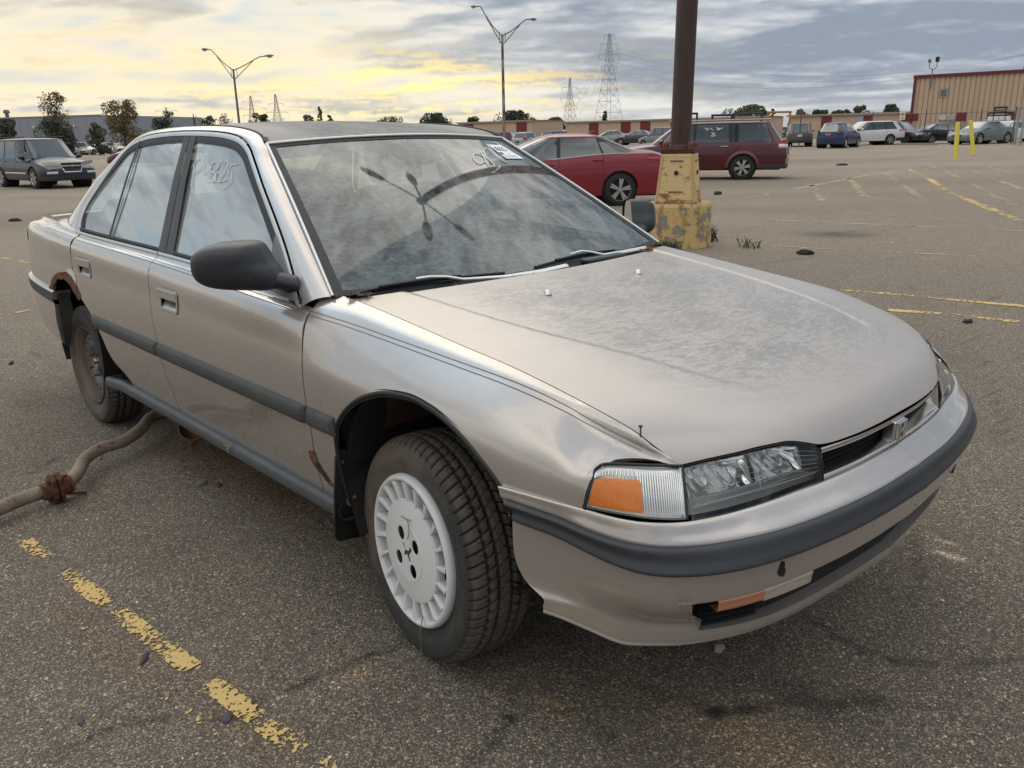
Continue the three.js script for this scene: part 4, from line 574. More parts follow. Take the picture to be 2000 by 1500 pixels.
{ const fs = (dy, x1) => ribbon([...Array(71).keys()].map(i => { const x = lerp(-0.455, x1, i / 70), p = S(x, tOfY(x, yP(x) + dy, 1), 1); return V(p[0], p[1], p[2]); }), 0.0017, (i, p) => { const a = S(p.x, 4.2, 1), b = S(p.x, 3.8, 1), l = Math.hypot(a[1] - b[1], a[2] - b[2]); return V(0.05, -(a[2] - b[2]) / l, (a[1] - b[1]) / l); }, 0.0016); for (const g of both(join([fs(0.005, 0.60), fs(-0.004, 0.60), ribbon([-3.45, -3.2, -2.9, -2.7, -2.49].map(x => { const p = S(x, tOfY(x, yP(x))); return V(...p); }), 0.0026, V(0, 0.35, 0.94), 0.0006)]))) part('pinstripe', g, std(0.15, 0.135, 0.125, 0.6), car); }
for (const [x0, x1, y0, y1, d] of [[-1.470, -1.290, 0.757, 0.835, 0], [-2.395, -2.215, 0.782, 0.860, 1]]) {
  const zz = y => S((x0 + x1) / 2, tOfY((x0 + x1) / 2, y))[2], sh = x => x + 0.0, fr = (w, d) => { const pts = []; for (const [cx, cy, a0] of [[x1 - w, y1 - w, 0], [x0 + w, y1 - w, 1.571], [x0 + w, y0 + w, 3.142], [x1 - w, y0 + w, 4.712]]) for (let i = 0; i <= 4; i++) pts.push([cx + (w - d) * Math.cos(a0 + i * 0.3927), cy + (w - d) * Math.sin(a0 + i * 0.3927)]); return pts; };
  const lean = g => { const p = g.attributes.position; for (let i = 0; i < p.count; i++) p.setZ(i, zz(p.getY(i)) + p.getZ(i)); g.computeVertexNormals(); return g; };
  const ym = lerp(y0, y1, 0.56);
  const hg = [lean(poly(fr(0.014, 0), [fr(0.014, 0.0065).reverse()], 0.003, 0.0012)), lean(poly([[x0 + 0.007, ym], [x1 - 0.007, ym], [x1 - 0.007, y1 - 0.007], [x0 + 0.007, y1 - 0.007]], [], 0.0045, 0.002, 3)), lean(sheet(10, 8, (u, v) => [lerp(x0 + 0.03, x1 - 0.008, u), lerp(y0 + 0.007, ym, v), -0.002 - 0.030 * Math.pow(Math.sin(1.57 * v), 1.2) * (0.6 + 0.4 * Math.sin(3.14 * u)) + 0.0035], {}))];
  const lock = d === 0 ? [lean(poly(fr(0.01, 0).map(p => [x0 + 0.009 + (p[0] - x0) * 0.12, lerp(y0 + 0.008, ym - 0.004, (p[1] - y0) / (y1 - y0))]), [], 0.003, 0.001))] : [lean(poly([[x0 + 0.007, y0 + 0.007], [x0 + 0.03, y0 + 0.007], [x0 + 0.03, ym], [x0 + 0.007, ym]], [], 0.003, 0.0005))];
  both(join([...hg, ...lock])).forEach((g, k) => part('door_handle', g, phy(0.46, 0.43, 0.39, 0.3, 0.6, { clearcoat: 0.6, clearcoatRoughness: 0.1 }), [doorR, doorL][k][d]));
  both(lean(poly(fr(0.016, -0.0025), [fr(0.014, 0.0012).reverse()], 0.0012))).forEach((g, k) => part('handle_seal', g, seal, [doorR, doorL][k][d]));
}
// arch trim, wheel houses, mud flaps
const archPts = [...Array(60).keys()].map(i => { const u = i / 59, x = lerp(-0.316, 0.350, u < 0.1 ? u * u * 10 : u); const p = S(x, tOfY(x, ARCH(x) - 0.003)); return V(p[0], p[1] - 0.002, p[2] - 0.002); });
for (const g of both(join([tube([V(-0.322, 0.36, S(-0.318, tOfY(-0.318, 0.36))[2] - 0.002), V(-0.321, 0.43, S(-0.318, tOfY(-0.318, 0.43))[2] - 0.002), ...archPts.slice(3)], 0.0065, 120, 6), ribbon(archPts, 0.02, (i, p) => V(0, 0, 1), 0)]))) part('arch_trim', g, seal, car);
const liner = (cx, cy, R, z1, a0 = -0.5) => [sheet(34, 8, (u, v) => { const a = lerp(a0, Math.PI + 0.5, u), b = 1 + 0.012 * fbm(u * 9, v * 5, cx, 3); return [cx + R * b * Math.cos(a), cy + R * b * Math.sin(a), lerp(0.42, z1, v)]; }), sheet(20, 12, (u, v) => { const a = u * 2 * Math.PI; return [cx + R * v * Math.cos(a), cy + R * v * Math.sin(a), 0.42 + 0.02 * fbm(u * 5, v * 5, 3, 2)]; })];
const linerMat = std(0.022, 0.019, 0.016, 0.95, 0, { map: rubberTex });
for (const g of both(join([...liner(0.02, 0.42, 0.345, 0.80, -0.05)]))) part('wheel_house', g, linerMat, car);
for (const g of both(join([...liner(-2.70, 0.43, 0.325, 0.80)]))) part('wheel_house', g, linerMat, car);
{ const rustBrown = std(0.115, 0.058, 0.032, 0.95, 0, { map: rubberTex });
  part('inner_fender_rust', sheet(8, 16, (u, v) => { const a = lerp(1.75, 2.75, v); return [0.02 + 0.335 * Math.cos(a), 0.42 + 0.335 * Math.sin(a), lerp(0.55, 0.72, u) + 0.03 * Math.sin(v * 5)]; }), rustBrown, car); }
{ const flap = g => g, P = (px, py, x) => onPlane(px, py, V(x, 0, 0), V(1, 0, 0));
  const shape = [P(656, 878, -0.325), P(653, 960, -0.325), P(655, 1005, -0.33), P(668, 1058, -0.345), P(676, 1065, -0.345), P(726, 1054, -0.345), P(735, 1040, -0.34), P(735, 880, -0.325)].map(p => [p.z, p.y]);
  const g = poly(shape.reverse(), [], 0.006, 0.001).rotateY(-Math.PI / 2); g.applyMatrix4(new THREE.Matrix4().makeScale(1, 1, 1)); const p = g.attributes.position; let z0 = 1e9; for (let i = 0; i < p.count; i++) z0 = Math.min(z0, p.getZ(i)); if (z0 < 0) { for (let i = 0; i < p.count; i++) p.setZ(i, -p.getZ(i)); const x = g.index.array; for (let i = 0; i < x.length; i += 3) { const t = x[i + 1]; x[i + 1] = x[i + 2]; x[i + 2] = t; } }
  for (let i = 0; i < p.count; i++) { const y = p.getY(i); p.setX(i, p.getX(i) - 0.322 - 0.06 * sstep(0.36, 0.2, y)); } g.computeVertexNormals();
  const flapM = std(0.016, 0.015, 0.014, 0.75, 0, { map: rubberTex }), fl = part('mud_flap', g, flapM, car); part('mud_flap', mirZ(g), flapM, car); origin.set(fl, V(CARX, 0, 0));
  const bolts = []; for (const [px, py] of [[668, 902], [692, 970], [704, 996], [701, 1012]]) { const q = P(px, py, -0.318); bolts.push(lathe([[0, 0.004], [0.003, 0.004], [0.005, 0.001], [0.007, 0]], 10).rotateZ(-Math.PI / 2).translate(q.x + 0.003, q.y, q.z)); } part('flap_bolt', bolts, std(0.16, 0.11, 0.07, 0.7, 0.4), fl); }

// -- rear bumper --
{ const rows = [[0.655, -0.004, 0], [0.660, 0.010, 0], [0.652, 0.018, 0], [0.604, 0.018, 0], [0.600, 0.010, 0], [0.50, 0.006, 0], [0.40, -0.008, 0], [0.352, -0.03, 0]];
  const fn = (r0, r1) => sheet(50, 12, (u, v) => { const q = crom(rows.slice(r0, r1 + 1), v * (r1 - r0)), lean = (0.655 - q[0]) * 0.55; let x, z; if (u < 0.55) { x = lerp(-2.80 - 0.62 * 0 - lean, -3.52, u / 0.55); z = zs(x) + q[1]; } else { const a = (u - 0.55) / 0.45, zz = zs(-3.52) + q[1]; x = -3.52 - 0.26 * Math.sin(a * Math.PI / 2); z = zz * Math.pow(Math.cos(a * Math.PI / 2), 0.8); } return [x, q[0], z]; }, { uv: uvm });
  const rb = part('rear_bumper', [both(join([fn(0, 1), fn(4, 7)])), both(sheet(3, 8, (u, v) => { const q = crom(rows, v * 7), lean = (0.655 - q[0]) * 0.55, x = -2.80 - lean; return [x, q[0], zs(x) + q[1] - 0.08 * u]; }))], paint, car); origin.set(rb, V(CARX, 0, 0));
  pair('rub_strip', fn(2, 4), darkTrim, rb); pair('chrome_strip', fn(1, 2), satin, rb);
  part('splash_guard', sheet(4, 14, (u, v) => { const y = lerp(0.352, 0.645, v), lean = (0.655 - y) * 0.55; return [-2.79 - lean + 0.015 + 0.03 * u * Math.sin(v * 3.1), y, zs(-2.8) + 0.002 - 0.05 * u - 0.03 * (1 - v)]; }), std(0.062, 0.056, 0.046, 0.85, 0, { map: rubberTex }), rb);
  pair('lower_valance', sheet(20, 3, (u, v) => { const x = lerp(-2.97, -3.5, u); return [x, lerp(0.33, 0.365, v), zs(x) - 0.035 - 0.02 * (1 - v)]; }), matBlack, rb); }
// rust and filler on the rear arch and door corner: irregular plates lying on the skin
const rustTex = dataTex(256, 256, (i, j) => { const u = i / 256, v = j / 256, a = tfbm(u, v, 6, 3.1, 5), c = mix3([0.055, 0.026, 0.017], [0.20, 0.078, 0.030], clamp(0.5 + a * 1.3)); return c.map(x => toS(clamp(x * (1 + 0.3 * tnoise(u, v, 50, 2.2))))); }, true);
const rustMat = new THREE.MeshStandardMaterial({ map: rustTex, roughness: 0.95, side: THREE.DoubleSide });
function scab(poly2, lift, n = 26) {   // patch of the skin inside a ragged outline in x, y
  const xs = poly2.map(p => p[0]), ys = poly2.map(p => p[1]), x0 = Math.min(...xs), x1 = Math.max(...xs), y0 = Math.min(...ys), y1 = Math.max(...ys), inside = (x, y) => { let c = false; for (let i = 0, j = poly2.length - 1; i < poly2.length; j = i++) { const [ax, ay] = poly2[i], [bx2, by] = poly2[j]; if ((ay > y) !== (by > y) && x < (bx2 - ax) * (y - ay) / (by - ay) + ax) c = !c; } return c; };
  return sheet(n, n, (u, v) => { const x = lerp(x0, x1, u), y = lerp(y0, y1, v), s = S(x, tOfY(x, y)); return [x, y, s[2] + lift + 0.002 * fbm(x * 90, y * 90, 1.1, 2)]; }, { keep: (u, v) => { const x = lerp(x0, x1, u), y = lerp(y0, y1, v), k = 0.010; return inside(x + k * fbm(x * 60, y * 60, 2, 3), y + k * fbm(x * 60, y * 60, 7, 3)); }, uv: (u, v, p) => [p[0] * 6, p[1] * 6] });
}
const P8 = (px, py) => { const p = onPlane(px, py, V(0, 0, 0.838), V(0, 0, 1)); return [p.x, p.y]; };
part('rust_patch', [scab([[97, 560], [99, 545], [110, 533], [128, 531], [140, 540], [150, 556], [160, 578], [158, 588], [148, 574], [138, 557], [125, 545], [112, 545], [104, 556], [102, 566]].map(p => P8(...p)), 0.002, 44), scab([[596, 884], [608, 882], [613, 905], [622, 925], [632, 946], [634, 957], [628, 955], [620, 938], [605, 918], [598, 902]].map(p => P8(...p)), 0.0015, 34)], rustMat, car);
part('body_filler', scab([[128, 530], [133, 522], [143, 530], [149, 545], [149, 556], [143, 546], [136, 537]].map(p => P8(...p)), 0.0012, 34), std(0.62, 0.60, 0.56, 0.8), car);
{ const hole = scab([[606, 910], [613, 912], [622, 930], [630, 946], [624, 944], [614, 928]].map(p => P8(...p)), 0.0032, 24); part('rust_hole', hole, std(0.05, 0.022, 0.014, 0.95), doorR[0]); }

// -- mirrors --
function mirrorShell(c, e1, e3, prof, depth) {   // outline in the mirror's own plane, domed forwards
  const up = V(0, 1, 0), f = (u, v, sgn) => { const a = u * 2 * Math.PI, r = Math.cos(v * Math.PI / 2), q = prof(a), k = Math.pow(r, 0.55), h = Math.sin(v * Math.PI / 2) * depth * sgn; const p = c.clone().addScaledVector(e1, q[0] * k).addScaledVector(up, q[1] * k).addScaledVector(e3, h); return [p.x, p.y, p.z]; };
  return [sheet(48, 16, (u, v) => f(u, v, 1)), sheet(48, 3, (u, v) => { const p = f(u, 0, 1); return [p[0] - e3.x * 0.05 * v, p[1], p[2] - e3.z * 0.05 * v]; })];
}
{ const e1 = V(0.23, 0, -0.20).normalize(), e3 = V(0.20, 0, 0.23).normalize(), c0 = V(-0.625, 1.003, 0.90);
  const outline = [[371, 518], [373, 500], [384, 490], [404, 480], [430, 476], [462, 474], [490, 475], [500, 481], [510, 495], [520, 512], [534, 530], [540, 545], [538, 562], [526, 568], [490, 568], [440, 567], [405, 561], [384, 550], [374, 535]].map(p => { const q = onPlane(p[0], p[1], c0, e3).sub(c0); return [q.dot(e1), q.y]; });
  const ctr = outline.reduce((m, p) => [m[0] + p[0] / outline.length, m[1] + p[1] / outline.length], [0, 0]), curve = new THREE.CatmullRomCurve3(outline.map(p => V(p[0] - ctr[0], p[1] - ctr[1], 0)), true, 'centripetal');
  const c = c0.clone().addScaledVector(e1, ctr[0]).add(V(0, ctr[1], 0)).addScaledVector(e3, -0.015), prof = a => { const q = curve.getPoint(a / (2 * Math.PI)); return [q.x, q.y]; };
  const shell = mirrorShell(c, e1, e3, prof, 0.062);
  for (let k = 0; k < 2; k++) {
    const m = g => k ? mirZ(g) : g, mr = part('door_mirror', m(join([shell[0], shell[1]])), plasticBlack, car); origin.set(mr, V(CARX, 0, 0));
    part('mirror_glass', m(join([sheet(40, 4, (u, v) => { const q = prof(u * 2 * Math.PI), p = c.clone().addScaledVector(e1, q[0] * 0.93 * v).add(V(0, q[1] * 0.93 * v, 0)).addScaledVector(e3, -0.045); return [p.x, p.y, p.z]; })])), std(0.7, 0.7, 0.7, 0.03, 1), mr);
    const sail = [[-0.505, 0.897], [-0.560, 0.930], [-0.665, 1.000], [-0.750, 1.055], [-0.742, 1.02], [-0.71, 0.965], [-0.70, 0.912]], sg = poly(sail, [], 0.006, 0.002); { const p = sg.attributes.position; for (let i = 0; i < p.count; i++) p.setZ(i, zgh(p.getY(i)) + 0.002 + p.getZ(i)); sg.computeVertexNormals(); }
    const arm = sheet(20, 12, (u, v) => { const a = u * 2 * Math.PI, cx = lerp(-0.585, -0.53, 1 - v), p0 = V(-0.575, 0.945, 0.765), p1 = c.clone().addScaledVector(e1, 0.055).add(V(0, -0.015, 0)), q = p0.clone().lerp(p1, v), rr = lerp(0.034, 0.030, v); return [q.x + rr * 1.3 * Math.cos(a), q.y - 0.012 + rr * 0.85 * Math.sin(a), q.z + 0.015 * Math.cos(a)]; });
    part('mirror_bracket', m(arm), plasticBlack, mr); part('mirror_sail', m(sg), std(0.17, 0.16, 0.155, 0.6, 0, { map: rubberTex }), mr);
    part('molding_end', m(tube([V(-0.72, yB(-0.72) + 0.004, zB(-0.7) + 0.006), V(-0.6, yB(-0.6) + 0.004, zB(-0.6) + 0.006), V(-0.515, 0.890, zB(-0.5) + 0.006), V(-0.498, 0.8945, zB(-0.5) + 0.004), V(-0.50, 0.903, 0.786)], 0.0035, 40, 6)), chrome, car);
  }
}
let onGlass;
// -- cowl, wipers --
{ const cw = part('cowl', sheet(40, 6, (u, v) => { const z = lerp(-0.72, 0.72, u), x0 = xCowl(z) + 0.03, q = WS(z / 0.74, 0.0); return [lerp(x0, q[0] - 0.01, v), lerp(0.897 - 0.006 * Math.abs(z), q[1] - 0.004, v), z]; }), std(0.018, 0.018, 0.018, 0.7, 0, { map: rubberTex }), car); origin.set(cw, V(CARX, 0, 0));
  const gl = (px, py, lift = 0.012) => { let best = null, bd = 1e9; for (let i = 0; i < 3; i++) { } const d = ray(px, py); for (let k = 0; k < 60; k++) for (let j = 0; j < 2; j++) { } let u = 0, v = 0.05; for (let it = 0; it < 40; it++) { const p = V(...WS(u, v, lift)), s = proj(p), e = 1e-3, pu = proj(V(...WS(u + e, v, lift))), pv = proj(V(...WS(u, v + e, lift))); const a = (pu[0] - s[0]) / e, b = (pv[0] - s[0]) / e, c2 = (pu[1] - s[1]) / e, d2 = (pv[1] - s[1]) / e, D = a * d2 - b * c2, ex = px - s[0], ey = py - s[1]; u += clamp((d2 * ex - b * ey) / D, -0.3, 0.3); v += clamp((a * ey - c2 * ex) / D, -0.3, 0.3); } return V(...WS(u, v, lift)); };
  function proj(p) { const d = p.clone().sub(EYE), z = d.dot(AX_F); return [1000 + 1595.7 * d.dot(AX_R) / z, 750 - 1595.7 * d.dot(AX_U) / z]; }
  onGlass = gl;
  const nrm = V(0.5, 0.85, 0.1).normalize();
  for (const [blade, arm, end] of [[[[676, 577], [740, 563], [812, 552], [900, 541], [985, 533]], [[812, 545], [840, 541], [872, 541], [905, 546], [985, 541], [1060, 530], [1108, 519]], [1108, 519]], [[[1045, 522], [1085, 511], [1140, 499], [1200, 491], [1235, 487]], [[1114, 497], [1135, 491], [1150, 492], [1180, 498], [1220, 492], [1262, 484]], [1262, 484]]]) {
    const w = part('wiper', [tube(blade.map(p => gl(p[0], p[1], 0.010)), 0.0045, 60, 6), ribbon(blade.map(p => gl(p[0], p[1], 0.004)), 0.012, nrm, 0.002), tube(blade.slice(1, 4).map((p, i) => gl(p[0], p[1] - 3, 0.018)), 0.004, 30, 5)], seal, car); origin.set(w, V(CARX, 0, 0));
    part('wiper_arm', [ribbon(arm.map((p, i) => gl(p[0], p[1], 0.022)), t => 0.008 + 0.010 * sstep(0.45, 0.9, t), nrm, 0.004)], std(0.72, 0.71, 0.69, 0.35, 0.4), w);
  }
  const a = gl(1142, 512, 0.03), b = gl(1216, 499, 0.03), cap = box(a.distanceTo(b), 0.022, 0.045, 0, 0, 0, 0.009); const dir = b.clone().sub(a).normalize(), side = dir.clone().cross(V(0, 1, 0)).normalize(); cap.applyMatrix4(new THREE.Matrix4().makeBasis(dir, side.clone().cross(dir), side).setPosition(a.clone().add(b).multiplyScalar(0.5))); part('wiper_pivot_cover', cap, plasticBlack, cw);
  // leaf litter caught in the cowl
  const lit = [], r = rngOf(77); for (let i = 0; i < 160; i++) { const z = i < 60 ? lerp(-0.5, -0.64, r()) : i < 90 ? lerp(0.66, 0.71, r()) : lerp(-0.3, 0.4, r()), q = WS(z / 0.74, 0.0), x = lerp(xCowl(z) + 0.02, q[0], 0.2 + 0.7 * r()), L = 0.012 + 0.025 * r(), a2 = r() * 6.3; lit.push(i % 3 ? rod([x, q[1] + 0.006 + 0.008 * r(), z], [x + L * Math.cos(a2), q[1] + 0.008 + 0.012 * r(), z + L * Math.sin(a2)], 0.0009, 0.0006, 4) : box(L, 0.001, L * 0.5).rotateY(a2).rotateZ(r() - 0.5).translate(x, q[1] + 0.01, z)); }
  const lm = part('leaf_litter', lit, std(0.12, 0.075, 0.04, 0.9), cw); lm.userData.kind = 'stuff';
}
// -- wheels: axis along z, outer face towards +z --
const tyreMat = new THREE.MeshStandardMaterial({ vertexColors: true, roughness: 0.85, side: THREE.DoubleSide, bumpMap: rubberTex, bumpScale: 0.0006 });
function tyreGeo(R, hw, nA, nC, dust, tread = true, seed = 1) {
  const prof = pch([[-1, 0.64], [-0.95, 0.69], [-0.80, 0.80], [-0.6, 0.91], [-0.45, 0.962], [-0.36, 0.984], [-0.2, 0.997], [0, 1], [0.2, 0.997], [0.36, 0.984], [0.45, 0.962], [0.6, 0.91], [0.80, 0.80], [0.95, 0.69], [1, 0.64]]);      // parameter across -> radius
  const zz = pch([[-1, -0.80], [-0.9, -0.92], [-0.78, -1.0], [-0.62, -0.975], [-0.5, -0.90], [-0.40, -0.76], [-0.2, -0.38], [0, 0], [0.2, 0.38], [0.40, 0.76], [0.5, 0.90], [0.62, 0.975], [0.78, 1.0], [0.9, 0.92], [1, 0.80]]);
  const pos = [], uv = [], col = [], idx = [];
  const N = 66;                                                // pitches round the tyre
  for (let i = 0; i <= nA; i++) for (let j = 0; j <= nC; j++) {
    const a = i / nA * 2 * Math.PI, c = j / nC * 2 - 1; let r = prof(c) * R, z = zz(c) * hw, g = 0; const za = Math.abs(z), ph = a / (2 * Math.PI) * N;
    if (tread && Math.abs(c) < 0.56) {
      const rib = w => Math.min(1, Math.max(0, (0.0044 - Math.abs(w)) / 0.0012));
      const wob = 0.0014 * Math.sin(ph * 2 * Math.PI);
      g = Math.max(rib(z - 0.0185 + wob), rib(z + 0.0185 + wob), rib(z - 0.046 + wob), rib(z + 0.046 - wob));
      const lat = (o, w) => { let f = ph + o; f -= Math.floor(f); f = Math.min(f, 1 - f) * 2 * Math.PI * R / N; return clamp((w - f) / 0.0010); };
      if (za > 0.049) { g = Math.max(g, lat(0.35 * Math.sign(z) * (za - 0.05) / 0.03, 0.0027), 0.45 * lat(0.5 + 9 * (za - 0.06) * (Math.floor(ph * 2) % 2 ? 1 : -1), 0.0011)); }
      else if (za > 0.0215) { g = Math.max(g, lat(z * 16 * Math.sign(z) + 0.2, 0.0023), 0.3 * lat(0.5 + z * 14, 0.0009)); }
      else g = Math.max(g, 0.85 * lat(0.5 + z * 22, 0.0018) * sstep(0.002, 0.008, za), 0.25 * lat(0.1 - z * 18, 0.0008));
      r -= g * 0.0078;
    }
    if (Math.abs(c) > 0.6) { const q = (Math.abs(c) - 0.6) / 0.4; z += Math.sign(z) * (0.0012 * sstep(0.012, 0, Math.abs(q - 0.12)) + 0.0009 * sstep(0.02, 0, Math.abs(q - 0.62)) * 1) ; if (q > 0.2 && q < 0.5) { const s = Math.sin(a * 3); if (s > 0.2) z += Math.sign(z) * 0.0009 * (noise3(a * 26, q * 9, 3) > 0.05 ? 1 : 0); } else if (q <= 0.1) z += Math.sign(z) * 0.0008 * (Math.sin(a * 200) > 0 ? 1 : 0); }
    pos.push(r * Math.cos(a), r * Math.sin(a), z); uv.push(a * 2, c * 0.6); col.push(...dust(a, c, g, z));  // vertex colour: dust, plus darker painted shade in the grooves
  }
  const W = nC + 1; for (let i = 0; i < nA; i++) for (let j = 0; j < nC; j++) { const p = i * W + j; idx.push(p, p + W, p + W + 1, p, p + W + 1, p + 1); }
  return geo(pos, idx, null, uv, col);
}
const tyreDustShade = (amt, dir) => (a, c, g, z) => {   // black rubber under brown dust, thicker on one side of the wall; groove shade painted into the colour
  const f = fbm(Math.cos(a) * 4 + 5, Math.sin(a) * 4, c * 6, 4), wall = Math.abs(c) > 0.5 ? sstep(-0.3, 0.8, Math.cos(a - dir)) * amt : 0.30 * amt, k = clamp(wall * 0.8 + 0.45 * f * (0.3 + amt) + (g < 0.2 && Math.abs(c) < 0.5 ? 0.22 : 0)), q = mix3([0.032, 0.030, 0.0285], [0.175, 0.138, 0.104], k); return g > 0.25 ? q.map(x => x * lerp(1, 0.45, g)) : q;
};
function wheelAt(c, yaw, camber, R) {
  const w = sub('wheel'), q = new THREE.Quaternion().setFromEuler(new THREE.Euler(-camber, yaw, 0, 'YXZ')), m = new THREE.Matrix4().compose(c, q, V(1, 1, 1));
  return { w, put: (name, g, mat, label, parent = w) => { const gg = join([g]).applyMatrix4(m); if (name === 'tyre') { const p = gg.attributes.position; for (let i = 0; i < p.count; i++) if (p.getY(i) < 0.003) { const d = 0.003 - p.getY(i); p.setY(i, 0.003); p.setZ(i, p.getZ(i) + Math.sign(p.getZ(i) - c.z + 0.09) * d * 0.4); } gg.computeVertexNormals(); } const o = part(name, gg, mat, parent, label); return o; } };
}
{ // front wheel, turned: white plastic cover with a broken badge
  const C = V(-0.037, 0.303, 0.807), wh = wheelAt(C, -0.138, 0.041, 0.302), T = (g, z) => g.translate(0, 0, z);
  wh.put('tyre', T(tyreGeo(0.303, 0.094, 900, 84, tyreDustShade(0.62, 2.4), true), -0.097), tyreMat);
  const white = std(0.70, 0.70, 0.685, 0.5, 0, { map: dustTex, roughnessMap: roughTex });
  // rim ring, dished plate with lug holes, fins
  const ringG = lathe([[0.184, -0.030], [0.185, -0.010], [0.188, -0.001], [0.193, 0.003], [0.199, 0.001], [0.2035, -0.006], [0.2045, -0.016], [0.201, -0.026]], 96).rotateX(Math.PI / 2);
  const lugs = [0, 1, 2, 3].map(i => { const a = 0.62 + i * Math.PI / 2; return circlePts(0.0185, 20, 0.053 * Math.cos(a), 0.053 * Math.sin(a), 0.0205); });
  const ptsO = circlePts(0.138, 84), domeR = g => { const p = g.attributes.position; for (let i = 0; i < p.count; i++) { const r = Math.hypot(p.getX(i), p.getY(i)); p.setZ(i, p.getZ(i) + 0.006 - 0.012 * Math.pow(r / 0.138, 2.2)); } g.computeVertexNormals(); return g; };
  // the plate is built in rings so that the dome is smooth: outer annulus as a sheet, the middle with holes as a plate
  const ann = sheet(84, 5, (u, v) => { const r = lerp(0.078, 0.136, v), a = u * 2 * Math.PI; return [r * Math.cos(a), r * Math.sin(a), 0.0085 - 0.012 * Math.pow(r / 0.138, 2.4)]; }, {});
  const rimE = lathe([[0.136, -0.0035], [0.1385, -0.006], [0.139, -0.012], [0.137, -0.026]], 84).rotateX(Math.PI / 2);
  const badge = [[-0.021, 0.012], [-0.012, 0.016], [-0.004, 0.004], [0.006, 0.006], [0.013, 0.018], [0.021, 0.012], [0.010, -0.002], [0.016, -0.016], [0.007, -0.019], [-0.003, -0.007], [-0.014, -0.013], [-0.010, 0.001]].map(p => [p[0] * 1.35, p[1] * 1.35]);
  const mid = poly(circlePts(0.0785, 60), [...lugs.map(l => l.reverse()), badge.map(p => p.slice()).reverse()], 0.002, 0.0012, 2).translate(0, 0, 0.0035);
  const fins = []; const gone = new Set([3]); for (let i = 0; i < 20; i++) { const a = i / 20 * 2 * Math.PI + 0.09; const f = sheet(6, 8, (u, v) => { const r = lerp(0.134, 0.188, u), w = 0.0052 * (0.75 + 0.6 * u), top = 0.0 - 0.008 * (1 - u) * 0.4 + 0.002 * u, P = [[-w, -0.028], [-w, top - 0.003], [-w * 0.4, top], [w * 0.4, top], [w, top - 0.003], [w, -0.028]], q = crom(P, v * 5), k = 0.010 * u * u; return [r, q[0] + k, q[1]]; }); f.rotateZ(a); fins.push(f); }
  const cover = wh.put('wheel_cover', [ringG, ann, rimE, mid, fins, sheet(60, 1, (u, v) => { const a = u * 6.2832, r = lerp(0.137, 0.186, v); return [r * Math.cos(a), r * Math.sin(a), -0.027]; }, { keep: (u) => { const k = (u * 20 - 0.28 - 0.5); const f = ((u * 20 - 0.29) % 1 + 1) % 1, n = Math.floor(u * 20 - 0.29); return f < 0.12 || f > 0.88 || (n > 11 && n < 15); } })], white, 'white plastic wheel cover with a broken badge');
  origin.set(cover, V(CARX, 0, 0));
  wh.put('badge_stub', [poly(badge.map(p => [p[0] * 0.96, p[1] * 0.96]), [], 0.002).translate(0, 0, 0.0015)], std(0.085, 0.035, 0.032, 0.55), null, cover);
  const nuts = []; for (let i = 0; i < 4; i++) { const a = 0.62 + i * Math.PI / 2; nuts.push(rod([0.053 * Math.cos(a), 0.053 * Math.sin(a), -0.05], [0.053 * Math.cos(a), 0.053 * Math.sin(a), -0.018], 0.010, 0.009, 6)); }
  wh.put('steel_rim', [lathe([[0.0, -0.045], [0.06, -0.042], [0.10, -0.035], [0.13, -0.055], [0.150, -0.06], [0.165, -0.04], [0.186, -0.03], [0.193, -0.022], [0.196, -0.03]], 60).rotateX(Math.PI / 2), nuts], std(0.085, 0.075, 0.062, 0.7, 0.2, { map: rubberTex }));
  wh.put('cable_tie', [tube([[0.010, 0.096, 0.008], [0.024, 0.07, 0.012], [0.018, 0.045, 0.013]], 0.0011, 20, 5), tube([[-0.022, 0.094, 0.008], [0.005, 0.096, 0.010], [0.03, 0.102, 0.009]], 0.0011, 20, 5), tube([[0.074, -0.150, 0.004], [0.080, -0.172, 0.012], [0.080, -0.20, 0.016], [0.078, -0.25, 0.012], [0.074, -0.275, 0.02], [0.09, -0.289, 0.03]], 0.0013, 30, 5)], std(0.16, 0.13, 0.09, 0.7));
  // the hub carrier behind, so that the wheel stands on something
  wh.put('brake_hub', [rod([0, 0, -0.06], [0, 0, -0.28], 0.075, 0.06, 20)], linerMat);
}
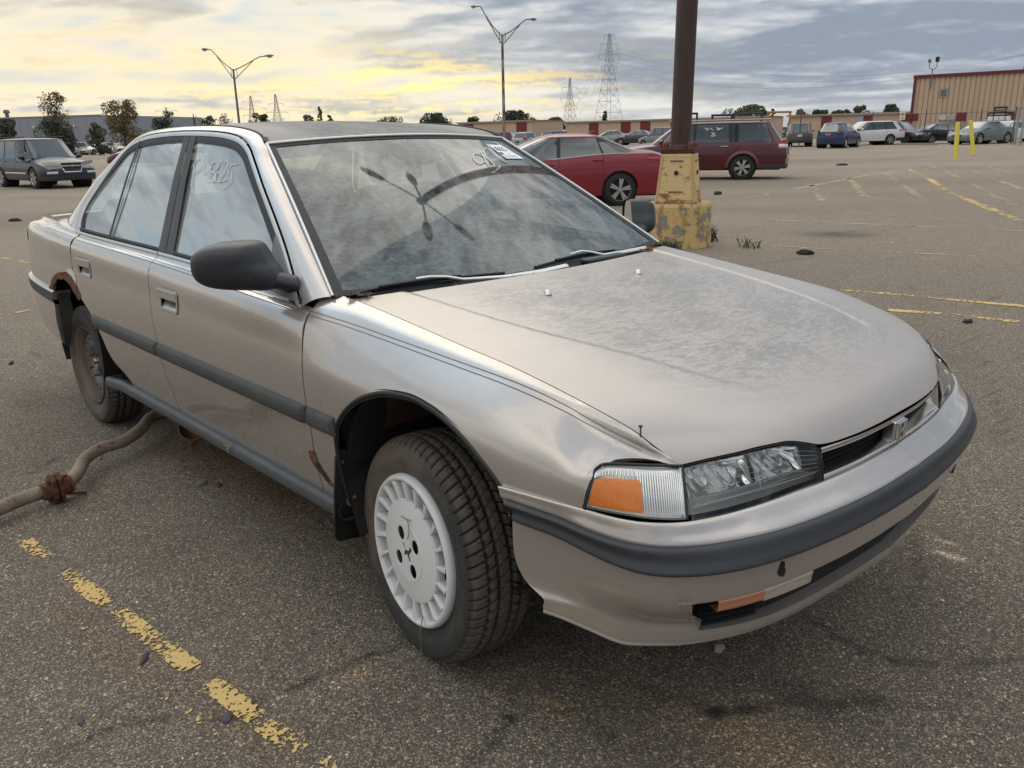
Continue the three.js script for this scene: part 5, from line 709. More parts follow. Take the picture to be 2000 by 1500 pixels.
{ // rear wheel: bare rusty steel rim with long studs
  const C = V(-2.70, 0.292, 0.772), wh = wheelAt(C, 0.0, 0.012, 0.296), T = (g, z) => g.translate(0, 0, z);
  wh.put('tyre', T(tyreGeo(0.297, 0.092, 420, 60, tyreDustShade(0.55, 4.2), true), -0.080), tyreMat);
  const steel = std(0.16, 0.155, 0.15, 0.55, 0.45, { map: rubberTex }), rusty = new THREE.MeshStandardMaterial({ map: dataTex(256, 64, (i, j) => { const u = i / 256, v = j / 64, a = tfbm(u, v, 5, 2.2, 4), low = sstep(0.3, 0.9, 0.5 - 0.5 * Math.cos((u - 0.25) * 2 * Math.PI)); return mix3([0.05, 0.042, 0.036], [0.22, 0.155, 0.115], clamp(low * 0.75 + a * 0.6)).map(x => toS(clamp(x))); }, true), roughness: 0.9, side: THREE.DoubleSide });
  const barrel = lathe([[0.194, -0.006], [0.192, 0.002], [0.187, 0.002], [0.183, -0.006], [0.180, -0.014], [0.170, -0.022], [0.166, -0.05], [0.164, -0.10]], 72).rotateX(Math.PI / 2);
  const holes = [...Array(16).keys()].map(i => { const a = i / 16 * 2 * Math.PI; return circlePts(0.0105, 14, 0.128 * Math.cos(a), 0.128 * Math.sin(a)).reverse(); });
  const holed = poly(circlePts(0.150, 80), [...holes, circlePts(0.106, 60).reverse()], 0.002, 0.0012).translate(0, 0, -0.034);
  const rim = wh.put('steel_rim', [holed, lathe([[0.150, -0.034], [0.158, -0.040], [0.164, -0.055]], 72).rotateX(Math.PI / 2), lathe([[0.106, -0.033], [0.100, -0.030], [0.090, -0.034], [0.078, -0.048], [0.05, -0.052], [0.035, -0.050]], 60).rotateX(Math.PI / 2)], steel, 'bare steel rim with rust and long wheel studs'); origin.set(rim, V(CARX, 0, 0));
  wh.put('rim_barrel', [barrel], rusty, null, rim);
  wh.put('hub', [lathe([[0.036, -0.052], [0.034, -0.026], [0.028, -0.022], [0, -0.021]], 24).rotateX(Math.PI / 2)], std(0.42, 0.41, 0.39, 0.35, 0.8), null, rim);
  for (let i = 0; i < 4; i++) { const a = 0.4 + i * Math.PI / 2; wh.put('wheel_stud', [rod([0.052 * Math.cos(a), 0.052 * Math.sin(a), -0.05], [0.052 * Math.cos(a), 0.052 * Math.sin(a), -0.005], 0.0075, 0.0075, 10)], std(0.20, 0.13, 0.085, 0.7, 0.4), null, rim); }
  wh.put('brake_hub', [rod([0, 0, -0.05], [0, 0, -0.26], 0.10, 0.08, 20)], linerMat);
}
for (const [x, r] of [[-0.02, 0.302], [-2.70, 0.296]]) { const wh = wheelAt(V(x, r - 0.004, -0.70), 0, 0, r); wh.put('tyre', tyreGeo(r, 0.092, 120, 30, tyreDustShade(0.4, 1), false), tyreMat); wh.put('steel_rim', lathe([[0, 0.02], [0.10, 0.02], [0.15, 0.0], [0.19, 0.06]], 40).rotateX(Math.PI / 2), linerMat); }

// -- cabin --
{ const cloth = std(0.075, 0.070, 0.066, 0.95, 0, { map: rubberTex }), dashM = std(0.040, 0.041, 0.042, 0.75, 0, { map: rubberTex }), beige = std(0.20, 0.19, 0.17, 0.9);
  const cab = part('cabin_lining', [sheet(4, 4, (u, v) => [lerp(-2.6, -0.2, u), 0.36, lerp(-0.7, 0.7, v)]), ...both(sheet(30, 8, (u, v) => { const x = lerp(-2.45, -0.45, u), y = lerp(0.36, yB(x) + 0.012, v); return [x, y, lerp(0.735, 0.757, v)]; })), sheet(10, 6, (u, v) => [lerp(-2.5, -2.62, v), lerp(0.36, 0.92, v), lerp(-0.7, 0.7, u)]), sheet(10, 3, (u, v) => [lerp(-2.62, -3.05, v), 0.93, lerp(-0.68, 0.68, u)])], dashM, car); origin.set(cab, V(CARX, 0, 0));
  part('headlining', sheet(30, 30, (u, v) => { const s = 4.1 + u * 4.8, w = v * 2 - 1, E = Out(s), q = 1 - w * w; return [E[0] + (roofX(s) - E[0]) * q, E[1] - 0.022 + 0.018 * q, w * E[2] * 0.98]; }), beige, cab);
  const seatAt = (x, z, w) => {
    const cush = new RoundedBoxGeometry(0.52, 0.16, w, 4, 0.06).translate(x, 0.55, z), back = new RoundedBoxGeometry(0.15, 0.60, w, 4, 0.065).rotateZ(0.30).translate(x - 0.30, 0.84, z), bolA = new RoundedBoxGeometry(0.12, 0.46, 0.09, 3, 0.04).rotateZ(0.30).translate(x - 0.23, 0.82, z - w / 2 + 0.05), bolB = bolA.clone().translate(0, 0, w - 0.10);
    const s = part('seat', [cush, back, bolA, bolB], cloth, cab); origin.set(s, V(CARX, 0, 0)); return s;
  };
  for (const z of [0.36, -0.36]) { const s = seatAt(-1.22, z, 0.50); part('headrest', [new RoundedBoxGeometry(0.10, 0.19, 0.28, 4, 0.05).rotateZ(0.22).translate(-1.645, 1.225, z), rod([-1.61, 1.10, z - 0.06], [-1.64, 1.2, z - 0.06], 0.006), rod([-1.61, 1.10, z + 0.06], [-1.64, 1.2, z + 0.06], 0.006)], cloth, s); }
  part('rear_seat', [new RoundedBoxGeometry(0.5, 0.16, 1.3, 4, 0.06).translate(-2.12, 0.53, 0), new RoundedBoxGeometry(0.14, 0.60, 1.3, 4, 0.06).rotateZ(0.36).translate(-2.44, 0.80, 0), new RoundedBoxGeometry(0.09, 0.12, 0.3, 3, 0.04).translate(-2.60, 1.12, 0.34), new RoundedBoxGeometry(0.09, 0.12, 0.3, 3, 0.04).translate(-2.60, 1.12, -0.34)], cloth, cab);
  part('dashboard', [sheet(24, 20, (u, v) => { const z = lerp(-0.71, 0.71, u), q = WS(z / 0.74, 0.03), P = [[q[0] + 0.02, 0.872], [-0.62, 0.888], [-0.80, 0.90], [-0.845, 0.87], [-0.84, 0.78], [-0.80, 0.60], [-0.74, 0.45]], p = crom(P, v * 6); return [p[0], p[1] + 0.02 * sstep(0.1, 0.25, -z) * sstep(0.62, 0.5, -z) * sstep(0.15, 0.35, v) * sstep(0.7, 0.5, v), z]; })], dashM, cab);
  const sw = part('steering_wheel', [new THREE.TorusGeometry(0.187, 0.0145, 10, 48), new RoundedBoxGeometry(0.16, 0.11, 0.05, 3, 0.022).translate(0, -0.02, 0), box(0.34, 0.03, 0.02, 0, -0.005, 0), box(0.03, 0.16, 0.02, 0, -0.09, 0)].map(g => g.index ? g : BGU.mergeVertices(g)).map(g => g.rotateY(Math.PI / 2).rotateZ(0.42).translate(-0.93, 0.90, -0.36)), std(0.022, 0.022, 0.024, 0.55), cab);
  part('rear_view_mirror', [new RoundedBoxGeometry(0.035, 0.062, 0.235, 4, 0.025).rotateY(0.12).translate(-1.02, 1.262, 0.0), rod([-1.02, 1.27, 0], [-1.03, 1.325, 0], 0.008)], std(0.03, 0.03, 0.032, 0.5), cab);
  pair('seat_belt', [bar([-1.62, 1.24, 0.60], [-1.56, 0.9, 0.66], 0.045, 0.002, V(1, 0, 0)), bar([-1.64, 1.22, 0.60], [-1.62, 1.26, 0.58], 0.05, 0.02)], seal, cab);
}
// -- writing and labels --
{ const chalk = std(0.80, 0.82, 0.82, 0.9);
  const strokeSide = pts => tube(pts.map(p => { const q = onPlane(p[0] / 2.857, 150 + p[1] / 2.857, V(0, 0.93, 0.7775), V(0, 0.447, 0.894)); return V(q.x, q.y, zgh(q.y) - 0.0034); }), 0.0014, pts.length * 8, 5);
  const num = [[[1075, 490], [1068, 560], [1060, 612]], [[1062, 505], [1090, 465], [1122, 468], [1120, 500], [1085, 535], [1072, 545]], [[1135, 490], [1122, 540], [1150, 535], [1168, 500]], [[1172, 482], [1160, 540], [1147, 596]], [[1200, 475], [1172, 490], [1165, 520], [1195, 545], [1190, 580], [1160, 580], [1168, 545], [1205, 505], [1202, 478]], [[1228, 470], [1200, 520], [1192, 570], [1212, 582], [1228, 555], [1212, 535], [1196, 548]], [[1232, 495], [1252, 470], [1262, 492], [1240, 540], [1212, 585], [1240, 580], [1262, 572]], [[1318, 488], [1275, 500], [1264, 535], [1285, 540], [1282, 580], [1262, 610], [1238, 624]]];
  part('chalk_number', num.map(strokeSide), chalk, doorR[0]);
  const g = (x, y, l = 0.004) => onGlass(500 + x / 2.5, 200 + y / 2.5, l), st = pts => tube(pts.map(p => g(p[0], p[1], 0.0028)), 0.0021, pts.length * 8, 5);
  part('chalk_number', [[[1120, 290], [1090, 300], [1062, 275], [1075, 250], [1125, 270], [1165, 310], [1140, 312], [1112, 265], [1098, 240]], [[1108, 245], [1128, 222], [1150, 240], [1172, 262], [1190, 270]], [[1125, 205], [1160, 240], [1200, 280], [1228, 294]], [[1165, 196], [1185, 205], [1196, 214]]].map(st), chalk, screen);
  part('chalk_number', [[[1182, 318], [1192, 310], [1186, 322], [1170, 332]], [[1150, 345], [1168, 338]]].map(st), std(0.55, 0.66, 0.5, 0.9), screen);
  // paper label with the lot number
  const cv = document.createElement('canvas'); cv.width = 256; cv.height = 160; const cx = cv.getContext('2d'); cx.fillStyle = '#eef0f0'; cx.fillRect(0, 0, 256, 160); cx.fillStyle = '#1c1f22'; cx.font = 'bold 66px sans-serif'; cx.fillText('48625', 22, 74); cx.font = '20px sans-serif'; cx.fillText('Entry', 110, 116); for (let i = 0; i < 6; i++) cx.fillRect(24 + i * 34, 126, 26 - (i % 3) * 6, 6); cx.fillRect(24, 140, 180, 5); cx.fillRect(10, 88, 46, 26);
  const lt = new THREE.CanvasTexture(cv); lt.colorSpace = THREE.SRGBColorSpace;
  const q = [g(1130, 205), g(1195, 208), g(1308, 274), g(1225, 274)].map(p => p); const lab = sheet(6, 4, (u, v) => { const a = q[0].clone().lerp(q[1], u), b = q[3].clone().lerp(q[2], u), p = b.lerp(a, v); return [p.x, p.y, p.z]; }, { uv: (u, v) => [u, v] });
  part('paper_label', lab, new THREE.MeshStandardMaterial({ map: lt, roughness: 0.7, side: THREE.DoubleSide }), screen, 'white printed number label');
  const cv2 = document.createElement('canvas'); cv2.width = cv2.height = 64; const c2 = cv2.getContext('2d'); c2.fillStyle = '#f0f0ee'; c2.fillRect(0, 0, 64, 64); c2.fillStyle = '#33383c'; for (let i = 0; i < 4; i++) c2.fillRect(16 + 2 * i, 14 + i * 11, 30 - 4 * i, 5); const l2 = new THREE.CanvasTexture(cv2); l2.colorSpace = THREE.SRGBColorSpace;
  part('paper_label', sheet(4, 4, (u, v) => { const x = lerp(-3.60, -3.44, u), t = tOfY(x, lerp(0.84, 0.90, v)), s = S(x, t); return [s[0], s[1], s[2] + 0.003]; }, { uv: (u, v) => [u, v] }), new THREE.MeshStandardMaterial({ map: l2, roughness: 0.7, side: THREE.DoubleSide }), car);
}
// dry grass stem caught under the sill cover
{ const p = (x, y) => onPlane(x, y, V(0, 0, 0.832), V(0, 0, 1)); part('grass_stem', [tube([p(437, 868), p(447, 872), p(453, 862)], 0.0012, 12, 5), tube([p(446, 866), p(445, 885)], 0.0014, 8, 5), tube([p(440, 878), p(452, 874)], 0.001, 8, 5)], std(0.42, 0.36, 0.22, 0.9), car); }
REF = null;
// ---------- other vehicles ----------
const carGlass = phy(0.020, 0.024, 0.026, 0.05, 0, { clearcoat: 1, clearcoatRoughness: 0.02, ior: 1.7 }), carTyre = std(0.022, 0.021, 0.020, 0.85), alloy = std(0.50, 0.49, 0.47, 0.35, 0.85), bumperGrey = std(0.035, 0.036, 0.038, 0.6), tailRed = phy(0.42, 0.012, 0.016, 0.15, 0, { clearcoat: 1 }), headClear = phy(0.62, 0.63, 0.62, 0.12, 0.4, { clearcoat: 1 }), plateWhite = std(0.55, 0.56, 0.56, 0.5), paperWhite = std(0.78, 0.78, 0.76, 0.8);
const carPaint = (r, g, b, rough = 0.35) => phy(r, g, b, rough, 0.05, { clearcoat: 0.5, clearcoatRoughness: 0.06, map: dustTex });
const wheelCache = {};
function roadWheel(R, w, spokes, rimR) {
  const k = [R, w, spokes].join(); if (wheelCache[k]) return wheelCache[k];
  const tyre = lathe([[rimR, -w / 2], [R * 0.93, -w / 2], [R, -w * 0.34], [R, w * 0.34], [R * 0.93, w / 2], [rimR, w / 2]], 40).rotateX(Math.PI / 2), rim = [lathe([[rimR, w * 0.5], [rimR * 0.97, w * 0.46], [rimR * 0.92, w * 0.30], [rimR * 0.9, -w * 0.3]], 40).rotateX(Math.PI / 2), lathe([[0, w * 0.42], [rimR * 0.2, w * 0.41], [rimR * 0.22, w * 0.25]], 20).rotateX(Math.PI / 2)], dark = lathe([[0, 0], [rimR * 0.95, 0]], 32).rotateX(Math.PI / 2);
  for (let i = 0; i < spokes; i++) { const a = i / spokes * 2 * Math.PI + 0.2; for (const o of spokes < 8 ? [-0.13, 0.13] : [0]) { const g = box(rimR * 0.80, rimR * 0.17, w * 0.14, rimR * 0.55, 0, w * 0.40); g.rotateZ(a + o); rim.push(g); } }
  return wheelCache[k] = { tyre, rim: join(rim), dark };
}
function vehicle(name, label, o) {
  const { wb, fo, ro, W, H, R = 0.33, belt, sill = 0.24 } = o, xf1 = wb / 2 + fo, xr1 = -(wb / 2 + ro), hw = W / 2, v = thing(name, label, o.category || 'car', V(0, 0, 0), 0, o.group), P = o.paint; REF = (x, y, z) => [x * 0.86, 0.75, 0];
  const top = pch(o.top), bl = pch(belt), ar = R * 1.16, end = 0.62, endK = o.endK ?? 0.30;
  const Zp = x => { const e = Math.max(clamp((x - (xf1 - end)) / end), clamp((xr1 + end - x) / end)); return hw * (1 - endK * Math.pow(e, 3)); };
  const sec = (x, y) => { const b = bl(x), k = clamp((y - sill) / (b - sill)); return Zp(x) * (1 - 0.055 * Math.pow(1 - k, 2) - 0.085 * Math.pow(Math.max(0, (k - 0.45) / 0.55), 2)); };
  const arch = x => { let y = sill + (o.lipUp || 0) * Math.max(0, Math.abs(x) - wb / 2 - 0.35); for (const c of [wb / 2, -wb / 2]) { const d = Math.abs(x - c); if (d < ar) y = Math.max(y, R + Math.sqrt(ar * ar - d * d)); } return y; };
  const xsBreaks = []; { const pts = [xr1]; const add = (a, b, n) => { for (let i = 1; i <= n; i++) pts.push(lerp(a, b, i / n)); }; const arc = c => { for (let i = 1; i <= 20; i++) pts.push(c - ar * Math.cos(i / 20 * Math.PI)); }; add(xr1, -wb / 2 - ar, 10); arc(-wb / 2); add(-wb / 2 + ar, wb / 2 - ar, 12); arc(wb / 2); add(wb / 2 + ar, xf1, 10); xsBreaks.push(...pts); }
  const nX = xsBreaks.length - 1, U = i => (xsBreaks[i] - xr1) / (xf1 - xr1), X = u => lerp(xr1, xf1, u);
  const side = sheet(nX, 12, (u, t) => { const x = X(u), y = lerp(arch(x), bl(x), t); return [x, y, sec(x, y)]; }, { us: U, uv: (u, t, p) => [p[0], p[1]] });
  const shoulder = (x, w) => { const b = bl(x), tp = top(x), z0 = sec(x, b); return [x, b + (tp - b) * (1 - Math.pow(Math.abs(w), 2.6)), w * z0]; };
  const deck = sheet(nX, 16, (u, t) => shoulder(X(u), t * 2 - 1), { us: U });
  const cap = s => { const x0 = s > 0 ? xf1 : xr1, bul = o.bulge ?? 0.12; return sheet(16, 10, (u, t) => { const w = u * 2 - 1, k = Math.min(1, t * 1.0), b = bl(x0), tp = top(x0), yt = b + (tp - b) * (1 - Math.pow(Math.abs(w), 2.6)), y = lerp(sill, yt, k), z = w * sec(x0, Math.min(y, b)); return [x0 + s * bul * (1 - w * w) * Math.sqrt(Math.max(0.02, Math.sin(Math.PI * clamp(0.12 + 0.80 * k)))), y, z]; }); };
  const body = part('body', [both(side), deck, cap(1), cap(-1)], P, v);
  part('underbody', [box(xf1 - xr1 - 0.3, 0.14, W - 0.3, (xf1 + xr1) / 2, sill + 0.04, 0), ...[wb / 2, -wb / 2].flatMap(c => both(rod([c, R, hw - 0.06], [c, R, hw - 0.5], ar * 0.98, ar * 0.98, 24)))], matBlack, v);
  // cabin
  const { xA, xB, xC, xD, tumble = 0.80, n = 7 } = o, yb = o.yb ?? bl((xA + xD) / 2) - 0.04;
  const q = h => { const f = lerp(xA, xB, h), r = lerp(xD, xC, h); return { m: (f + r) / 2, r: (f - r) / 2, z: hw * lerp(0.925, tumble, h + 0.06 * Math.sin(Math.PI * h)), y: lerp(yb, H, h) }; };
  const se = (c, e) => Math.sign(c) * Math.pow(Math.abs(c), 2 / e);
  const gh = sheet(72, 10, (u, t) => { const a = u * 2 * Math.PI, s = q(t); return [s.m + s.r * se(Math.cos(a), n), s.y, s.z * se(Math.sin(a), n)]; });
  const crown = o.crown ?? 0.05, rf = sheet(72, 8, (u, t) => { const a = u * 2 * Math.PI, s = q(1), k = 1 - t; return [s.m + s.r * se(Math.cos(a), n) * k, H + crown * (1 - k * k * k), s.z * se(Math.sin(a), n) * k]; });
  part('cabin', [gh, rf], o.roofPaint || P, v);
  const ws = (x, h, l) => { const s = q(h), d = clamp(Math.abs((x - s.m) / s.r), 0, 0.999); return [x, s.y, s.z * Math.pow(1 - Math.pow(d, n), 1 / n) + l]; }, wf = (w, h, l, s1) => { const s = q(h); return [s.m + s1 * (s.r * Math.pow(1 - Math.pow(Math.min(0.999, Math.abs(w)), n), 1 / n) + l), s.y, w * s.z]; };
  const onBelt = x => clamp((bl(x) + 0.015 - yb) / (H - yb), 0, 0.5);
  { const wv = o.windows, a = wv[0], b = wv[wv.length - 1]; pair('window_surround', sheet(24, 6, (u, t) => { const x0 = lerp(b[0] - 0.03, a[1] + 0.03, u), h0 = onBelt(x0), h = lerp(h0, 0.95, t); return ws(lerp(x0, lerp(b[2] - 0.02, a[3] + 0.02, u), t), h, 0.003); }), seal, v); }
  for (const [b0, b1, t0, t1, h1 = 0.93] of o.windows) { const g = sheet(10, 6, (u, t) => { const x0 = lerp(b0, b1, u), h0 = onBelt(x0), h = lerp(h0, h1, t), x = lerp(x0, lerp(t0, t1, u), t); return ws(x, h, 0.006); }); both(g).forEach(k => part('side_window', k, o.glass || carGlass, v)); }
  const wsh = sheet(16, 8, (u, t) => wf(lerp(-0.90, 0.90, u), lerp(Math.max(0.02, (top(xA - 0.02) + 0.01 - yb) / (H - yb)), 0.93, t), 0.006, 1), {}), rwi = sheet(16, 8, (u, t) => wf(lerp(-0.86, 0.86, u), lerp(Math.max(o.rearSill ?? 0.1, (top(xD + 0.02) + 0.02 - yb) / (H - yb)), 0.9, t), 0.006, -1), {});
  part('windscreen', wsh, o.frontGlass || o.glass || carGlass, v); part('rear_window', rwi, o.glass || carGlass, v);
  // plates that follow the outline: p 0..1 across an end from its middle, 1..2 round the corner and along the flank
  const outl = (s, p, y, l) => { const x0 = s > 0 ? xf1 : xr1, bul = o.bulge ?? 0.12; if (p <= 1) { const b = bl(x0), z = p * sec(x0, Math.min(y, b)), tp = top(x0), yt = b + (tp - b) * (1 - Math.pow(p, 2.6)), k = clamp((y - sill) / (yt - sill)); return [x0 + s * (bul * (1 - p * p) * Math.sqrt(Math.max(0.02, Math.sin(Math.PI * clamp(0.12 + 0.80 * k)))) + l), y, z + l * p]; } const x = x0 - s * (p - 1) * 0.8; return [x, y, sec(x, Math.min(y, bl(x))) + l]; };
  const patch = (s, p0, p1, y0, y1, l = 0.006, fy = null) => sheet(20, 5, (u, t) => { const p = lerp(p0, p1, u), [a, b] = fy ? fy(u) : [y0, y1]; return outl(s, p, lerp(a, b, t), l + 0.004 * Math.sin(Math.PI * t)); });
  const kit = { v, patch, outl, both, sec, bl, top, ws, wf, q, xf1, xr1, hw, body, arch, sill };
  // doors
  const lines = []; for (const x of o.doors || []) lines.push(sheet(1, 14, (u, t) => { const y = lerp(sill + 0.06, bl(x), t); return [x + (u - 0.5) * 0.012 + 0.05 * Math.sin(t * 2.5) * (o.doorLean ?? 0.3), y, sec(x, y) + 0.0025]; }));
  if (lines.length) both(join(lines)).forEach(g => part('door_seam', g, seal, v));
  for (const x of o.handles || []) both(new RoundedBoxGeometry(0.22, 0.03, 0.03, 2, 0.012).translate(x, bl(x) - 0.10, sec(x, bl(x) - 0.10) + 0.012)).forEach(g => part('door_handle', g, o.handleMat || P, v));
  if (o.mirrorX) both(join([new THREE.SphereGeometry(0.1, 16, 10).scale(0.7, 0.75, 1.15).translate(o.mirrorX, bl(o.mirrorX) + 0.10, hw * 0.925 + 0.10), box(0.06, 0.03, 0.10, o.mirrorX, bl(o.mirrorX) + 0.04, hw * 0.925 + 0.02)])).forEach(g => part('door_mirror', g, o.mirrorMat || P, v));
  const rw = roadWheel(R, 0.215, o.spokes || 5, R * (o.rimK || 0.66));
  for (const c of [wb / 2, -wb / 2]) for (const s of [1, -1]) { const w = new THREE.Group(); w.name = 'wheel'; w.position.set(c, R, s * (hw - 0.125)); if (s < 0) w.rotation.y = Math.PI; v.add(w); part('tyre', [rw.tyre, rw.dark], carTyre, w); part('rim', rw.rim, o.rim || alloy, w); }
  if (o.more) o.more(kit);
  return v;
}
// put a vehicle so that the foot of one wheel stands on a given spot
function park(v, o, px, py, turn, wheelX, wheelZ, scale = 1) { const p = onGround(px, py), c = Math.cos(turn), s = Math.sin(turn), lx = wheelX * o.wb / 2 * scale, lz = wheelZ * (o.W / 2 - 0.06) * scale; v.rotation.y = turn; v.scale.setScalar(scale); v.position.set(p.x - (lx * c + lz * s), p.y, p.z - (-lx * s + lz * c)); return v; }
const VIEW = Math.atan2(-AX_F.z, AX_F.x);                         // turn that points a vehicle away from the camera
const turnTo = deg => VIEW + deg * Math.PI / 180;                 // 90 = heads left across the view, 180 = faces the camera

// kinds
const SEDAN = { wb: 2.80, fo: 0.93, ro: 1.08, W: 1.83, H: 1.40, R: 0.335, sill: 0.22, top: [[-1.40 - 1.08, 0.98], [-2.1, 1.06], [-1.5, 1.08], [0.5, 1.0], [0.95, 0.98], [1.6, 0.86], [2.1, 0.72], [2.33, 0.60]], belt: [[-2.48, 0.90], [-2.0, 1.00], [-1.4, 1.00], [0, 0.93], [0.95, 0.87], [1.5, 0.80], [2.1, 0.66], [2.33, 0.54]], xA: 1.20, xB: 0.28, xC: -0.95, xD: -1.95, tumble: 0.66, n: 5, crown: 0.06, windows: [[-0.06, 0.90, -0.10, 0.22], [-0.98, -0.14, -0.78, -0.18], [-1.38, -1.03, -0.98, -0.86, 0.72]], doors: [1.0, -0.11, -1.05], handles: [0.10, -0.92], mirrorX: 0.78, spokes: 5, rimK: 0.70, endK: 0.28 };
const SUV = { wb: 2.86, fo: 0.98, ro: 1.20, W: 1.90, H: 1.66, R: 0.355, sill: 0.30, top: [[-2.63, 0.98], [-2.4, 1.04], [0.9, 1.10], [1.15, 1.09], [1.8, 1.02], [2.2, 0.90], [2.41, 0.76]], belt: [[-2.63, 0.98], [-2.0, 1.06], [0.8, 1.00], [1.15, 0.98], [1.8, 0.90], [2.2, 0.80], [2.41, 0.70]], xA: 1.42, xB: 0.55, xC: -2.15, xD: -2.62, tumble: 0.76, n: 7, crown: 0.05, yb: 0.94, windows: [[0.03, 1.0, 0.0, 0.5], [-1.02, -0.06, -0.98, -0.08], [-2.10, -1.12, -1.88, -1.08]], doors: [1.08, -0.01, -1.05], handles: [0.18, -0.90], mirrorX: 0.92, spokes: 6, rimK: 0.66, endK: 0.16 };
const HATCH = { wb: 2.60, fo: 0.84, ro: 0.72, W: 1.74, H: 1.50, R: 0.31, sill: 0.24, top: [[-2.02, 0.98], [-1.8, 1.04], [0.8, 1.04], [1.2, 1.02], [1.7, 0.88], [2.0, 0.74], [2.14, 0.62]], belt: [[-2.02, 0.95], [-1.4, 1.02], [0.8, 0.95], [1.2, 0.90], [1.7, 0.80], [2.0, 0.66], [2.14, 0.56]], xA: 1.45, xB: 0.35, xC: -1.45, xD: -1.98, tumble: 0.72, n: 6, crown: 0.06, yb: 0.90, windows: [[-0.05, 1.0, -0.08, 0.30], [-1.0, -0.13, -0.92, -0.16], [-1.55, -1.08, -1.36, -1.0]], doors: [1.0, -0.09, -1.02], handles: [0.1, -0.9], mirrorX: 0.9, spokes: 7, rimK: 0.64, endK: 0.2 };
function rearKit(k, y0, y1, p0, p1, plateY, extra = {}) { both(k.patch(-1, p0, p1, y0, y1, 0.008, extra.fy)).forEach(g => part('tail_light', g, extra.mat || tailRed, k.v)); part('number_plate', box(0.012, 0.15, 0.31, k.xr1 - 0.135, plateY, 0), extra.plate || plateWhite, k.v); }
function frontKit(k, y0, y1, p0, p1, gy0, gy1, gp1, gm = bumperGrey) { both(k.patch(1, p0, p1, y0, y1, 0.008)).forEach(g => part('headlight', g, headClear, k.v)); part('grille', both(k.patch(1, 0, gp1, gy0, gy1, 0.006)), gm, k.v); }

{ // red saloon seen past the windscreen
  const o = { ...SEDAN, H: 1.42, n: 4.6, crown: 0.07, xA: 1.36, xB: 0.16, xC: -1.08, xD: -2.22, top: [[-2.48, 1.04], [-2.1, 1.12], [-1.5, 1.12], [0.5, 1.03], [0.95, 1.0], [1.6, 0.88], [2.1, 0.74], [2.33, 0.62]], belt: [[-2.48, 0.96], [-2.0, 1.06], [-1.4, 1.06], [0, 0.97], [0.95, 0.89], [1.5, 0.82], [2.1, 0.68], [2.33, 0.56]], windows: [[-0.06, 1.0, -0.10, 0.16], [-1.02, -0.14, -0.92, -0.18], [-1.66, -1.07, -1.16, -0.98, 0.74]], paint: carPaint(0.235, 0.008, 0.018, 0.3), more: k => {
    rearKit(k, 0.80, 0.93, 0.52, 1.62, 0.72, { fy: u => [lerp(0.86, 0.945, u), lerp(1.01, 0.975, u)] });
    both(sheet(40, 3, (u, t) => { const x = lerp(-1.5, 1.0, u), y = k.bl(x) + 0.002 + 0.022 * t; return [x, y, k.sec(x, k.bl(x)) + 0.006 - 0.004 * t]; })).forEach(g => part('belt_molding', g, alloy, k.v));
    part('roof_antenna', poly([[-0.10, 0], [0.10, 0], [-0.06, 0.07], [-0.10, 0.06]], [], 0.02, 0.006).translate(-0.95, 1.46, -0.01), carPaint(0.20, 0.010, 0.018), k.v);
    part('paper_label', sheet(4, 3, (u, t) => { const p = k.outl(-1, lerp(1.45, 1.72, u), lerp(0.995, 1.05, t), 0.012); return p; }), paperWhite, k.v);
    both(sheet(12, 3, (u, t) => { const x = lerp(-1.42, -1.22, u), y = lerp(0.72, 0.88, t); return [x, y, k.sec(x, y) + 0.003 * Math.sin(3.14 * u)]; })).slice(1).forEach(g => part('fuel_flap', g, k.body.material, k.v));
    both(sheet(50, 3, (u, t) => { const x = lerp(-2.3, 1.1, u), y = lerp(0.78, 0.68, u) + 0.015 * t + 0.05 * Math.sin(u * 3.1); return [x, y, k.sec(x, y) + 0.003 + 0.006 * Math.sin(3.14 * t)]; })).forEach(g => part('body_crease', g, k.body.material, k.v));
    both(k.patch(-1, 0, 1.9, 0.22, 0.34, 0.005)).forEach(g => part('bumper_lip', g, k.body.material, k.v)); } };
  const v = vehicle('sedan', 'bright red sedan with dark windows behind the yellow lamp base', o); park(v, o, 1210, 402, turnTo(97), -1, -1, 1.0);
}
